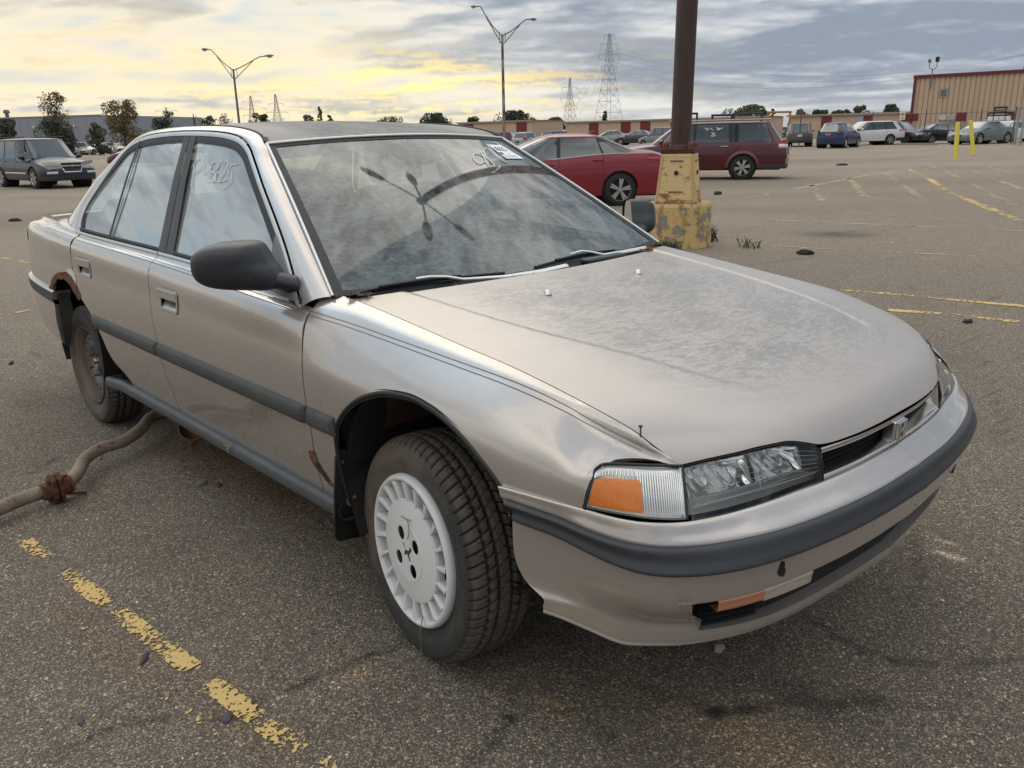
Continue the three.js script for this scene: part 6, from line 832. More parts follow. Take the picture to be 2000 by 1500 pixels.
{ // maroon estate with arch flares
  const red = carPaint(0.074, 0.005, 0.011, 0.32), flare = carPaint(0.12, 0.028, 0.036, 0.5), o = { ...SUV, H: 1.60, W: 1.88, R: 0.35, paint: red, windows: [[0.03, 1.0, 0.0, 0.5], [-1.02, -0.06, -0.98, -0.08], [-2.22, -1.14, -2.02, -1.10]], handleMat: alloy, more: k => {
    rearKit(k, 0.86, 1.08, 0.80, 1.30, 0.88, { mat: tailRed }); both(k.patch(-1, 0.86, 1.26, 0.90, 0.99, 0.014)).forEach(g => part('reverse_light', g, headClear, k.v));
    for (const c of [k.v && 1.43, -1.43]) both(sheet(24, 4, (u, t) => { const a = u * Math.PI, r = lerp(0.405, 0.49, t), x = c + r * Math.cos(a), y = 0.34 + r * Math.sin(a) * 0.98; return [x, y, k.sec(x, y) + 0.028 * (1 - t * t)]; })).forEach(g => part('arch_flare', g, flare, k.v));
    both(box(2.9, 0.035, 0.05, -0.72, 1.685, 0.62, 0.012)).forEach(g => part('roof_rail', g, alloy, k.v)); part('bumper_trim', both(k.patch(-1, 0, 0.95, 0.60, 0.68, 0.02)), alu, k.v); part('bumper_lower', both(k.patch(-1, 0, 1.95, 0.30, 0.42, 0.006)), bumperGrey, k.v);
    part('paper_label', sheet(3, 3, (u, t) => k.outl(-1, lerp(1.36, 1.58, u), lerp(0.98, 1.08, t), 0.012)), paperWhite, k.v); both(box(0.03, 0.11, 0.07, -2.63 - 0.09, 0.90, 0.3)).slice(1).forEach(() => 0);
    const wr = []; const gl = (x, h) => { const p = k.ws(x, h, 0.014); return V(p[0], p[1], -p[2]); }; for (const s of [[[-0.30, 0.80], [-0.42, 0.74], [-0.34, 0.70]], [[-0.45, 0.80], [-0.55, 0.70]], [[-0.62, 0.82], [-0.75, 0.74], [-0.64, 0.72], [-0.82, 0.80]], [[-0.5, 0.62], [-0.62, 0.48], [-0.5, 0.46], [-0.6, 0.6]]]) wr.push(tube(s.map(p => gl(...p)), 0.011, 16, 5)); part('chalk_number', wr, paperWhite, k.v); } };
  const v = vehicle('estate_car', 'maroon estate car with silver roof rails behind the brown lamp post', o); park(v, o, 1448, 351, turnTo(74), -1, -1, 1.06);
}
{ // dark blue SUV facing us with a sheet over a broken side window
  const navy = phy(0.010, 0.013, 0.026, 0.35, 0, { clearcoat: 0.3, clearcoatRoughness: 0.05 }), o = { ...SUV, glass: phy(0.012, 0.014, 0.016, 0.08, 0, { clearcoat: 0.5 }), wb: 3.0, H: 1.72, W: 1.97, R: 0.37, paint: navy, crown: 0.05, windows: SUV.windows, frontGlass: phy(0.05, 0.06, 0.065, 0.06, 0, { clearcoat: 1 }), more: k => {
    both(k.patch(1, 0.50, 1.30, 0.80, 0.98, 0.010, u => [lerp(0.80, 0.86, u), lerp(0.92, 1.00, u)])).forEach((g, i) => part('headlight', g, i ? phy(0.30, 0.31, 0.31, 0.15, 0.3, { clearcoat: 1 }) : headClear, k.v));
    part('grille', both(k.patch(1, 0, 0.47, 0.60, 0.90, 0.004)), gMat, k.v); part('grille_frame', both(join([k.patch(1, 0, 0.50, 0.885, 0.915, 0.022), k.patch(1, 0, 0.48, 0.765, 0.80, 0.022), k.patch(1, 0, 0.36, 0.555, 0.59, 0.022), sheet(3, 8, (u, t) => k.outl(1, lerp(0.50, 0.36, t) - 0.04 * u, lerp(0.79, 0.58, t), 0.022)), sheet(3, 8, (u, t) => k.outl(1, 0.50 - 0.035 * u, lerp(0.78, 0.91, t), 0.022))])), chrome, k.v);
    const b = box(0.02, 0.05, 0.16, k.xf1 + 0.145, 0.782, 0, 0.01); part('grille_badge', [b, box(0.02, 0.085, 0.07, k.xf1 + 0.145, 0.782, 0, 0.01)], std(0.55, 0.42, 0.16, 0.35, 0.7), k.v);
    both(k.patch(1, 0.62, 1.02, 0.52, 0.60, 0.012)).forEach(g => part('fog_lamp', g, headClear, k.v)); part('bumper_lower', both(k.patch(1, 0, 1.9, 0.29, 0.45, 0.010)), bumperGrey, k.v);
    both(sheet(30, 3, (u, t) => { const x = lerp(-0.98, 0.95, u), y = lerp(0.50, 0.565, t); return [x, y, k.sec(x, y) + 0.018 * Math.sin(3.14 * t)]; })).forEach(g => part('door_strip', g, alu, k.v)); both(box(3.0, 0.03, 0.04, -0.85, 1.80, 0.70, 0.01)).forEach(g => part('roof_rail', g, seal, k.v));
    part('wiper', [rod(k.wf(0.1, 0.13, 0.02, 1), k.wf(-0.6, 0.16, 0.02, 1), 0.012), rod(k.wf(0.75, 0.13, 0.02, 1), k.wf(0.15, 0.16, 0.02, 1), 0.012)], seal, k.v);
    k.cover = sheet(26, 20, (u, t) => { const x = lerp(0.02, 0.95, u), p = k.ws(lerp(x, lerp(0.0, 0.5, u), t), lerp(0.16, 0.98, t), 0.02 + 0.018 * fbm(u * 4, t * 5, 2.2, 4) + 0.01); return p; });
    part('window_sheet', [k.cover, sheet(22, 14, (u, t) => { const p = k.ws(lerp(0.30, 1.25, u), lerp(0.10, 0.55, t) * (1 - 0.25 * u), 0.10 + 0.10 * u * (1 - t) + 0.03 * fbm(u * 5, t * 6, 7.2, 4)); p[1] -= 0.04 * u; return p; })], phy(0.012, 0.012, 0.013, 0.32, 0, { clearcoat: 0.3 }), k.v, 'black plastic sheet flapping over the side window'); } };
  const v = vehicle('suv', 'dark navy suv with black plastic sheet taped over its side window', o); park(v, o, 71, 369, turnTo(180 + 50), 1, 1, 0.97);
}
{ // crossover behind it
  const o = { ...HATCH, wb: 2.7, W: 1.85, H: 1.56, R: 0.34, paint: carPaint(0.115, 0.010, 0.016), frontGlass: phy(0.30, 0.32, 0.30, 0.08, 0, { clearcoat: 1 }), windows: [[-0.05, 1.0, -0.08, 0.30], [-1.0, -0.13, -0.92, -0.16]], more: k => { frontKit(k, 0.72, 0.84, 0.6, 1.3, 0.45, 0.62, 0.6); part('bumper_lower', both(k.patch(1, 0, 1.9, 0.24, 0.36)), bumperGrey, k.v); } };
  const v = vehicle('crossover', 'dark red crossover parked behind the navy suv', o); park(v, o, 236, 326, turnTo(98), 1, -1, 0.98);
}
// cars beyond the fence on the right, left to right
const REAR = (mat, y0 = 0.85, y1 = 1.05, p0 = 0.72, p1 = 1.25, plate = plateWhite, py = 0.78) => k => { rearKit(k, y0, y1, p0, p1, py, { mat, plate }); part('bumper_lower', both(k.patch(-1, 0, 1.9, k.sill, k.sill + 0.14)), bumperGrey, k.v); frontKit(k, 0.70, 0.82, 0.55, 1.2, 0.45, 0.6, 0.5); };
function lotCar(name, label, base, extra, px, py, deg, wx, wz, scale, group) { const o = { ...base, ...extra, group }; const v = vehicle(name, label, o); park(v, o, px, py, turnTo(deg), wx, wz, scale); return v; }
const GREY = carPaint(0.075, 0.080, 0.080), BLUE = carPaint(0.010, 0.026, 0.105), WHITE = carPaint(0.66, 0.66, 0.64, 0.4), BLACK = carPaint(0.012, 0.012, 0.013, 0.25), SILVER = carPaint(0.34, 0.36, 0.37), GREEN = carPaint(0.13, 0.165, 0.165), DKRED = carPaint(0.075, 0.008, 0.012), CHARC = carPaint(0.030, 0.032, 0.036), TAN = carPaint(0.33, 0.30, 0.25);
const pinkLamp = phy(0.55, 0.16, 0.16, 0.2, 0, { clearcoat: 1 });
lotCar('suv', 'grey suv parked left of the blue hatchback beyond the lot', SUV, { H: 1.62, paint: GREY, more: REAR(pinkLamp, 0.92, 1.10) }, 1585, 286, -18, -1, 1, 1.06);
lotCar('hatchback', 'dark blue hatchback with orange number plate and a dented rear corner', HATCH, { paint: BLUE, H: 1.47, xC: -1.25, xD: -2.0, rim: std(0.55, 0.54, 0.5, 0.4, 0.6), more: k => { REAR(std(0.02, 0.015, 0.02, 0.3), 0.80, 1.06, 0.82, 1.15, std(0.42, 0.15, 0.05, 0.5), 0.82)(k); part('taillight_hole', lathe([[0, 0.02], [0.09, 0.015], [0.11, 0]], 16).rotateZ(Math.PI / 2).translate(k.xr1 - 0.04, 1.0, 0.62), std(0.35, 0.12, 0.09, 0.7), k.v); } }, 1650, 289, -38, -1, 1, 1.12);
lotCar('suv', 'white suv with tan roof behind the chain link fence', SUV, { paint: WHITE, H: 1.60, wb: 2.69, W: 1.84, xB: 0.45, xC: -1.9, xD: -2.55, windows: [[0.03, 1.05, 0.0, 0.45], [-0.95, -0.06, -0.92, -0.08], [-1.85, -1.05, -1.5, -1.0, 0.85]], more: k => { REAR(pinkLamp, 0.92, 1.06, 0.9, 1.7)(k); both(k.patch(-1, 0.0, 1.95, 0.30, 0.50, 0.008)).forEach(g => part('bumper_cladding', g, bumperGrey, k.v)); } }, 1737, 283, 100, -1, -1, 1.08);
lotCar('suv', 'black suv nosed in behind the white suv', SUV, { paint: BLACK, more: REAR(tailRed) }, 1795, 281, -150, 1, -1, 1.0);
lotCar('sedan', 'black sedan behind the two yellow bollards', SEDAN, { paint: BLACK, H: 1.38, more: k => { rearKit(k, 0.80, 0.92, 0.55, 1.4, 0.7); frontKit(k, 0.60, 0.72, 0.5, 1.65, 0.40, 0.52, 0.6); } }, 1818, 281, -82, -1, 1, 1.06);
lotCar('coupe', 'pale grey green coupe right of the black sedan', SEDAN, { paint: GREEN, H: 1.34, windows: [[-0.5, 0.90, -0.3, 0.22], [-1.25, -0.58, -0.85, -0.4, 0.8]], doors: [1.0, -0.6], handles: [-0.4], more: REAR(tailRed, 0.78, 0.92, 0.5, 1.5) }, 1965, 280, 118, -1, -1, 1.15);
lotCar('suv', 'charcoal suv seen over the black sedan', SUV, { paint: CHARC, more: REAR(tailRed) }, 1840, 272, 160, 1, 1, 1.0);
lotCar('minivan', 'white minivan roof seen between the suvs and the tan building', SUV, { paint: WHITE, category: 'van', more: REAR(tailRed) }, 1850, 268, 170, 1, 1, 1.1);
lotCar('sedan', 'white sedan at the right edge behind the gate', SEDAN, { paint: WHITE, more: REAR(tailRed) }, 2010, 276, 120, -1, -1, 1.1);
// the rows behind the red cars
lotCar('hatchback', 'silver hatchback beside the rusty lamp post', HATCH, { paint: SILVER, H: 1.50, more: REAR(tailRed, 0.86, 1.10, 0.80, 1.35, carGlass, 0.72) }, 1034, 293, -24, -1, 1, 1.0);
lotCar('suv', 'dark blue suv next to the silver hatchback', SUV, { paint: carPaint(0.012, 0.016, 0.035), more: REAR(tailRed, 0.95, 1.10, 0.7, 1.2) }, 1090, 289, -40, -1, 1, 0.93);
lotCar('pickup_truck', 'dark red pickup behind the rusty lamp post', SUV, { paint: DKRED, category: 'truck', more: REAR(tailRed) }, 985, 284, 75, -1, -1, 1.0);
lotCar('van', 'white van with green panel behind the red sedan', SUV, { paint: WHITE, H: 2.0, yb: 1.15, category: 'van', xB: 1.1, windows: [[0.35, 1.0, 0.30, 0.75]], more: k => { REAR(tailRed)(k); part('green_panel', both(sheet(4, 4, (u, t) => { const x = lerp(-2.35, -1.5, u), y = lerp(0.75, 1.02, t); return [x, y, k.sec(x, y) + 0.006]; })), std(0.04, 0.22, 0.09, 0.5), k.v); } }, 1140, 276, 100, -1, -1, 1.0);
lotCar('suv', 'grey suv between the red sedan and the brown lamp post', SUV, { paint: carPaint(0.16, 0.165, 0.165), more: REAR(pinkLamp) }, 1296, 291, 25, -1, -1, 0.98);
lotCar('sedan', 'pale silver sedan roof over the red sedan', SEDAN, { paint: SILVER, more: REAR(tailRed) }, 1215, 281, 84, -1, -1, 1.1);
lotCar('sedan', 'dark sedan left of the grey suv over the red sedan', SEDAN, { paint: CHARC, more: REAR(tailRed) }, 1262, 283, 60, -1, -1, 1.05);
lotCar('minivan', 'dark grey minivan behind the dark blue suv', SUV, { paint: CHARC, category: 'van', more: REAR(tailRed) }, 1045, 277, 84, -1, -1, 1.0);
lotCar('pickup_truck', 'black pickup at the left end of the centre row', SUV, { paint: BLACK, category: 'truck', H: 1.7, more: REAR(tailRed) }, 940, 282, 60, -1, -1, 1.0);
lotCar('sedan', 'tan sedan far behind the maroon estate', SEDAN, { paint: TAN, more: REAR(tailRed) }, 1360, 276, 86, -1, -1, 1.0);
{ const base = [SEDAN, HATCH, SUV], nm = ['sedan', 'hatchback', 'suv']; [[0, SILVER, 'silver', 1170, 272, 90, 'second row behind the red sedan, under the tallest pylon'], [2, WHITE, 'white', 1235, 271, 84, 'second row behind the red sedan, left of the brown lamp post'], [1, GREEN, 'grey green', 1330, 271, 88, 'second row just right of the brown lamp post'], [2, CHARC, 'charcoal', 1400, 270, 80, 'second row over the roof of the maroon estate'], [0, WHITE, 'white', 1470, 270, 92, 'second row over the rear of the maroon estate'], [2, SILVER, 'silver', 1530, 269, 85, 'second row left of the grey suv'], [0, DKRED, 'dark red', 1105, 272, 88, 'second row left of the tallest pylon'], [2, TAN, 'tan', 1015, 274, 90, 'second row behind the silver hatchback'], [0, BLACK, 'black', 955, 275, 84, 'second row left of the rusty lamp post'], [2, GREY, 'grey', 1680, 266, 70, 'second row above the white suv'], [0, SILVER, 'silver', 1900, 266, 95, 'second row under the window of the tan building']].forEach(([k, c, cn, x, y, a, w]) => lotCar(nm[k], `${cn} ${nm[k]} in the ${w}`, base[k], { paint: c, doors: null, handles: null, more: REAR(tailRed) }, x, y, a, -1, -1, 1.0)); }
lotCar('minivan', 'white minivan glimpsed above the blue hatchback', SUV, { paint: WHITE, category: 'van', more: REAR(tailRed) }, 1605, 269, 88, -1, -1, 1.1);
// far row on the left, too small to tell their fittings apart
{ const kinds = [SEDAN, HATCH, SUV], names = ['sedan', 'hatchback', 'suv'], protos = kinds.map(b => ({ ...b, paint: WHITE, doors: null, handles: null, more: REAR(tailRed) })), first = [null, null, null], r = rngOf(50);
  [[0, WHITE, 'white'], [1, SILVER, 'silver'], [2, CHARC, 'charcoal'], [0, BLACK, 'black'], [2, WHITE, 'white'], [1, WHITE, 'white'], [0, TAN, 'tan'], [2, SILVER, 'silver'], [0, SILVER, 'silver'], [1, GREEN, 'grey green'], [2, BLACK, 'black'], [0, CHARC, 'charcoal'], [1, CHARC, 'charcoal'], [2, TAN, 'tan'], [0, GREEN, 'grey green'], [1, TAN, 'tan']].forEach(([k, c, cn], i) => {
    const lab = `small ${cn} ${names[k]} in the far row at the left of the lot`; let v = first[k]; if (!v) v = first[k] = vehicle(names[k], lab, protos[k]); else { v = v.clone(); v.name = numbered(names[k]); scene.add(v); }
    v.traverse(q => { if (q.isMesh && (q.name === 'body' || q.name === 'cabin')) q.material = c; }); const px = i < 11 ? 4 + i * 27 : 318 + (i - 11) * 20, row = i % 2; park(v, protos[k], px, row ? 298 - px * 0.021 : 306 - px * 0.021, turnTo(150 + 60 * r()), 1, 1, 1.0); tag(v, lab, 'car', 'cars in the far left row'); });
}
REF = null;
// ---------- lamp posts ----------
const rustPole = (() => { const t = dataTex(256, 256, (i, j) => { const u = i / 256, v = j / 256, a = tfbm(u, v, 4, 7.1, 5), b = tfbm(u, v, 20, 2.1, 3); return mix3([0.05, 0.035, 0.032], [0.125, 0.055, 0.035], clamp(0.45 + a + 0.5 * b)).map(x => toS(clamp(x))); }, true); return t; })();
const brownPole = new THREE.MeshStandardMaterial({ map: rustPole, color: RGB(0.72, 0.62, 0.60), roughness: 0.55, side: THREE.DoubleSide }), galv = std(0.16, 0.16, 0.155, 0.6, 0.3), flakedPole = (() => { const t = dataTex(128, 512, (i, j) => { const u = i / 128, v = j / 512, a = tfbm(u, v, 10, 3.1, 5); return (a > 0.02 ? [0.33, 0.30, 0.28] : [0.12, 0.055, 0.04]).map(x => toS(x)); }, true); return new THREE.MeshStandardMaterial({ map: t, roughness: 0.8, side: THREE.DoubleSide }); })();
const lensGrey = phy(0.55, 0.54, 0.50, 0.2, 0, { clearcoat: 0.6, transmission: 0.3 });
function luminaire(parent, at, dir, s) { const g = new THREE.Matrix4().makeBasis(dir.clone(), V(0, 1, 0), dir.clone().cross(V(0, 1, 0))).setPosition(at), hd = sheet(20, 14, (u, v) => { const a = u * 2 * Math.PI, x = lerp(0, 0.78, v) * s, w = s * (0.05 + 0.13 * Math.pow(Math.sin(Math.PI * clamp(v * 0.9 + 0.05)), 0.8)); return [x, w * 0.62 * Math.sin(a) * (Math.sin(a) > 0 ? 1 : 0.45), w * Math.cos(a)]; }).applyMatrix4(g), ln = new THREE.SphereGeometry(0.16 * s, 18, 10, 0, 6.3, Math.PI / 2, Math.PI / 2).scale(1.35, 0.75, 0.9).translate(0.48 * s, -0.02 * s, 0).applyMatrix4(g); const h = part('lamp_head', hd, galv, parent); part('lamp_lens', ln, lensGrey, h); return h; }
function lampPost(label, px, hubY, depth, arms, mat, armMat, r) {   // twin arms with braces
  const base = atDepth(px, 263.2 - (px - 1000) * 0.0209, depth); base.y = groundY(base.x, base.z); const v = thing('lamp_post', label, 'lamp post', base, 0, null);
  const top = atDepth(px, hubY, depth), h = top.y - base.y; part('pole', rod([0, 0, 0], [0, h, 0], r, r * 0.72, 14), mat, v);
  for (const [ax, ay] of arms) { const e = atDepth(ax, ay, depth).sub(base), out = V(e.x, 0, e.z).normalize(), up = tube([[0, h - 0.1, 0], [e.x * 0.35, lerp(h, e.y, 0.30), e.z * 0.35], [e.x * 0.66, lerp(h, e.y, 0.72), e.z * 0.66], [e.x * 0.84, e.y - 0.06, e.z * 0.84], [e.x, e.y, e.z]], r * 0.36, 40, 8), lo = rod([0, h - 0.75, 0], [e.x * 0.62, lerp(h, e.y, 0.63), e.z * 0.62], r * 0.30), st = rod([e.x * 0.10, h - 0.58, e.z * 0.10], [e.x * 0.10, lerp(h, e.y, 0.10), e.z * 0.10], r * 0.2); part('lamp_arm', [up, lo, st], armMat, v); luminaire(v, V(e.x, e.y, e.z).addScaledVector(out, -0.05), out.clone().add(V(0, 0.10, 0)).normalize(), 1.0); }
  return v;
}
lampPost('slender twin armed lamp post on the left above the sedan roof', 471, 138, 62, [[405, 97], [517, 110]], galv, galv, 0.10);
lampPost('tall rusty twin armed lamp post beside the silver hatchback', 985, 74, 64, [[930, 13], [1036, 38]], flakedPole, galv, 0.13);
// the lamp behind us whose heads show in the windscreen
// ---------- brown pole on its yellow footing ----------
{ const y0 = onGround(1321, 486), c0 = V(y0.x, y0.y, y0.z), back = c0.clone().sub(EYE).setY(0).normalize(), d = depthOf(c0), rB = 61 * d / 1595.7, c = c0.clone().addScaledVector(back, rB * 0.9), m = k => k * d * 1.06 / 1595.7;
  const v = thing('lamp_post', 'brown steel lamp post on a worn yellow concrete footing', 'lamp post', c); const hB = m(80), rUp = m(62);
  const tone = (x, y, z, s) => { const f = fbm(x * 8, y * 9, z * 8 + s, 5), g = fbm(x * 30, y * 30, z * 30 + s, 4); return [f, g]; };
  const concrete = (x, y, z) => { const [f, g] = tone(x, y, z, 1), chip = sstep(-0.02, 0.10, f + 0.45 * g - 0.03), rust = sstep(0.05, 0.4, fbm(x * 7 + 9, y * 1.6, z * 7, 4) + 0.2 * g); let k = mix3([0.60, 0.42, 0.17], [0.27, 0.24, 0.20], chip); k = mix3(k, [0.26, 0.125, 0.05], rust * 0.75); if (g > 0.42) k = mix3(k, [0.06, 0.05, 0.045], 0.6); return k; };
  const paintY = (x, y, z) => { const [f, g] = tone(x, y, z, 7), rust = sstep(0.10, 0.45, f * 0.8 + 0.5 * g + (y < hB + 0.12 ? 0.28 : 0) - (y < hB + 0.04 ? -0.2 : 0)); return mix3([0.66, 0.48, 0.24], [0.26, 0.115, 0.045], rust); };
  const vcol = new THREE.MeshStandardMaterial({ vertexColors: true, roughness: 0.85, bumpMap: rubberTex, bumpScale: 0.004, side: THREE.DoubleSide });
  const drum = sheet(190, 60, (u, t) => { const a = u * 2 * Math.PI, b = 1 + 0.012 * fbm(Math.cos(a) * 3, t * 3, Math.sin(a) * 3, 4) + 0.02 * (1 - t) * (1 - t), edge = t > 0.94 ? 1 - 0.03 * (t - 0.94) / 0.06 : 1; return [rUp * b * edge * Math.cos(a), t * hB, rUp * b * edge * Math.sin(a)]; }, { col: (u, t, p) => concrete(p[0], p[1], p[2]), uv: (u, t) => [u * 6, t * 2] });
  const cap = sheet(60, 8, (u, t) => { const a = u * 2 * Math.PI, r = rUp * 0.97 * (1 - t); return [r * Math.cos(a), hB + 0.004 * fbm(Math.cos(a) * 3 * t, t * 4, 1, 3), r * Math.sin(a)]; }, { col: (u, t, p) => concrete(p[0], p[1] + 0.4, p[2]) });
  part('concrete_footing', [drum, cap], vcol, v);
  // tapered square housing with corner ribs
  const hH = m(88), wb = m(37), wt = m(28.5), rot = -0.45, sq = (u, k, w) => { const a = u * 2 * Math.PI + rot, cc = Math.cos(a - rot), ss = Math.sin(a - rot), q = 1 / Math.pow(Math.pow(Math.abs(cc), 9) + Math.pow(Math.abs(ss), 9), 1 / 9); return [w * q * Math.cos(a), k, w * q * Math.sin(a)]; };
  const house = sheet(180, 60, (u, t) => { const bulge = t > 0.94 ? 1.05 : t < 0.05 ? 1.06 : 1, p = sq(u, hB + t * hH, lerp(wb, wt, t) * bulge); return p; }, { col: (u, t, p) => paintY(p[0], p[1], p[2]), uv: (u, t) => [u * 5, t * 2] });
  part('pole_housing', house, vcol, v);
  const holes = []; { const n = V(Math.cos(rot + Math.PI), 0, Math.sin(rot + Math.PI)); } 
  for (let i = 0; i < 4; i++) { const a = rot + Math.PI / 4 + i * Math.PI / 2; part('corner_rib', rod([wb * 1.30 * Math.cos(a), hB, wb * 1.30 * Math.sin(a)], [wt * 1.30 * Math.cos(a), hB + hH, wt * 1.30 * Math.sin(a)], 0.022, 0.02, 8), std(0.52, 0.36, 0.16, 0.85), v); }
  for (let i = 0; i < 4; i++) { const a = rot + i * Math.PI / 2, n = V(Math.cos(a), 0, Math.sin(a)), tn = V(-Math.sin(a), 0, Math.cos(a)), w = lerp(wb, wt, 0.55), pt = (s, k) => n.clone().multiplyScalar(lerp(wb, wt, k) + 0.006).addScaledVector(tn, s).add(V(0, hB + hH * k, 0)); const door = []; door.push(bar(pt(-w * 0.36, 0.86), pt(w * 0.36, 0.86), 0.012, 0.012), bar(pt(-w * 0.40, 0.24), pt(w * 0.40, 0.24), 0.012, 0.012)); part('hatch_edge', door, std(0.17, 0.10, 0.05, 0.9), v); const hole = lathe([[0, 0.010], [0.022, 0.010], [0.028, 0]], 14).rotateX(Math.PI / 2); hole.applyMatrix4(new THREE.Matrix4().makeBasis(tn.clone().negate(), V(0, 1, 0), n).setPosition(pt(0, 0.62))); part('rust_spot', hole, std(0.05, 0.02, 0.012, 0.9), v); }
  const yT = hB + hH; part('base_flange', [new RoundedBoxGeometry(wt * 2.1, 0.06, wt * 2.1, 2, 0.01).rotateY(-rot).translate(0, yT + 0.03, 0)], new THREE.MeshStandardMaterial({ map: rustTex, color: RGB(0.6, 0.5, 0.5), roughness: 0.9 }), v);
  for (let i = 0; i < 4; i++) { const a = rot + Math.PI / 4 + i * Math.PI / 2, x = wt * 1.12 * Math.cos(a), z = wt * 1.12 * Math.sin(a); part('anchor_bolt', [rod([x, yT + 0.05, z], [x, yT + 0.10, z], 0.045, 0.040, 6), new THREE.SphereGeometry(0.042, 10, 6).translate(x, yT + 0.10, z)], std(0.14, 0.035, 0.032, 0.7), v); }
  const lean = V(...[AX_R.x, 0, AX_R.z]).normalize().multiplyScalar(0.010); part('pole', tube([[0, yT, 0], [lean.x * 1.5, yT + 1.5, lean.z * 1.5], [lean.x * 6, yT + 6, lean.z * 6], [lean.x * 10.2, yT + 10.2, lean.z * 10.2]], m(18.5), 40, 28), brownPole, v);
  { const hub = V(lean.x * 10.2, yT + 10.2, lean.z * 10.2); part('lamp_hub', rod(hub.clone().add(V(0, -0.25, 0)), hub.clone().add(V(0, 0.2, 0)), m(20), m(20), 20), brownPole, v); for (const [x, z] of [[-0.95, 0.72], [-0.80, -0.35], [0.80, 0.35], [0.95, -0.72]]) { const o = V(x, 0.15, z); part('lamp_arm', rod(hub, hub.clone().add(o), 0.04, 0.035), brownPole, v); luminaire(v, hub.clone().add(o), o.clone().setY(0.08).normalize(), 0.95); } }
  part('pole_collar', rod([0, yT + 0.05, 0], [0, yT + 0.11, 0], m(23), m(20), 28), brownPole, v);
  // weeds at its foot
  const weed = (px, py, n, h, name, label) => { const p = onGround(px, py), r = rngOf(Math.floor(px)), g = []; for (let i = 0; i < n; i++) { const a = r() * 6.3, l = h * (0.4 + 0.7 * r()), ox = (r() - 0.5) * 0.34, oz = (r() - 0.5) * 0.2, b = V(ox, 0, oz), tp = V(ox + l * 0.5 * Math.cos(a), l, oz + l * 0.5 * Math.sin(a)), md = b.clone().lerp(tp, 0.5).add(V(0, l * 0.14, 0)); g.push(ribbon([b, md, tp], t => 0.016 * (1 - 0.8 * t), V(Math.sin(a), 0.1, -Math.cos(a)).normalize())); if (r() < 0.7) { const lf = box(0.035, 0.002, 0.02).rotateY(a).rotateZ(r()).translate(md.x, md.y + 0.01, md.z); g.push(lf); } } const o = solo(name, join(g).translate(p.x, p.y, p.z), std(0.075, 0.105, 0.035, 0.8), label, 'weed'); return o; };
  weed(1376, 470, 120, 0.22, 'weed_clump', 'green weeds at the right foot of the yellow footing'); weed(1300, 487, 90, 0.12, 'weed_clump', 'low grass in front of the yellow footing'); weed(1250, 462, 40, 0.34, 'weed_clump', 'thin weed standing left of the yellow footing'); weed(1455, 484, 20, 0.13, 'weed_clump', 'dry tuft on the asphalt right of the footing');
}
// ---------- bollards, kerb stone, sign, fence ----------
const bolY = std(0.66, 0.52, 0.07, 0.6, 0, { map: dustTex });
for (const [px, py, tx, ty, lab] of [[1866, 312, 1871, 239, 'nearer yellow bollard, the left one of the pair'], [1901, 303, 1896, 236, 'farther yellow bollard, the right one of the pair']]) { const b = onGround(px, py), d = depthOf(b), t = atDepth(tx, ty, d), v = thing('bollard', lab, 'bollard', b); const e = t.sub(b); const c = tube([[0, 0, 0], [e.x * 0.5, e.y * 0.5, e.z * 0.5], [e.x, e.y, e.z]], 0.095, 8, 20); part('post', [c, new THREE.SphereGeometry(0.095, 18, 8, 0, 6.3, 0, 1.57).scale(1, 0.35, 1).translate(e.x, e.y, e.z)], bolY, v); part('broken_concrete', sheet(20, 3, (u, q) => { const a = u * 6.283, r = (0.32 + 0.10 * Math.sin(a * 3 + px)) * (1 - q); return [r * Math.cos(a), 0.01 + 0.03 * q, r * 0.8 * Math.sin(a)]; }), std(0.36, 0.32, 0.26, 0.9), v); }
{ const a = onGround(1750, 284), b = onGround(1832, 283.5); a.y += 0.08; b.y += 0.08; solo('wheel_stop', bar(a, b, 0.18, 0.16), std(0.30, 0.27, 0.22, 0.9), 'concrete wheel stop in front of the white suv', 'wheel stop'); }
{ const p = onGround(1757, 276), d = depthOf(p), v = thing('road_sign', 'small white no parking sign on a post above the white suv', 'sign', p), y1 = atDepth(1757, 234, d).y - p.y, y2 = atDepth(1757, 219, d).y - p.y, w = 9.5 * d / 1595.7, n = V(EYE.x - p.x, 0, EYE.z - p.z).normalize(), tn = V(0, 1, 0).cross(n); part('post', rod([0, 0, 0], [0, y2, 0], 0.03), galv, v);
  const mtx = new THREE.Matrix4().makeBasis(tn, V(0, 1, 0), n).setPosition(n.x * 0.05, (y1 + y2) / 2, n.z * 0.05); part('plate', box(w, y2 - y1, 0.012).applyMatrix4(mtx), paperWhite, v); part('red_ring', [new THREE.TorusGeometry(w * 0.27, w * 0.05, 6, 24).translate(0, (y2 - y1) * 0.17, 0.012), bar([-w * 0.18, (y2 - y1) * 0.17 + w * 0.18, 0.012], [w * 0.18, (y2 - y1) * 0.17 - w * 0.18, 0.012], 0.012, w * 0.09)].map(g => join([g]).applyMatrix4(mtx)), std(0.5, 0.03, 0.03, 0.6), v); part('legend', [box(w * 0.7, 0.04, 0.006, 0, -(y2 - y1) * 0.22, 0.012), box(w * 0.6, 0.04, 0.006, 0, -(y2 - y1) * 0.36, 0.012)].map(g => g.applyMatrix4(mtx)), std(0.45, 0.05, 0.05, 0.6), v); }
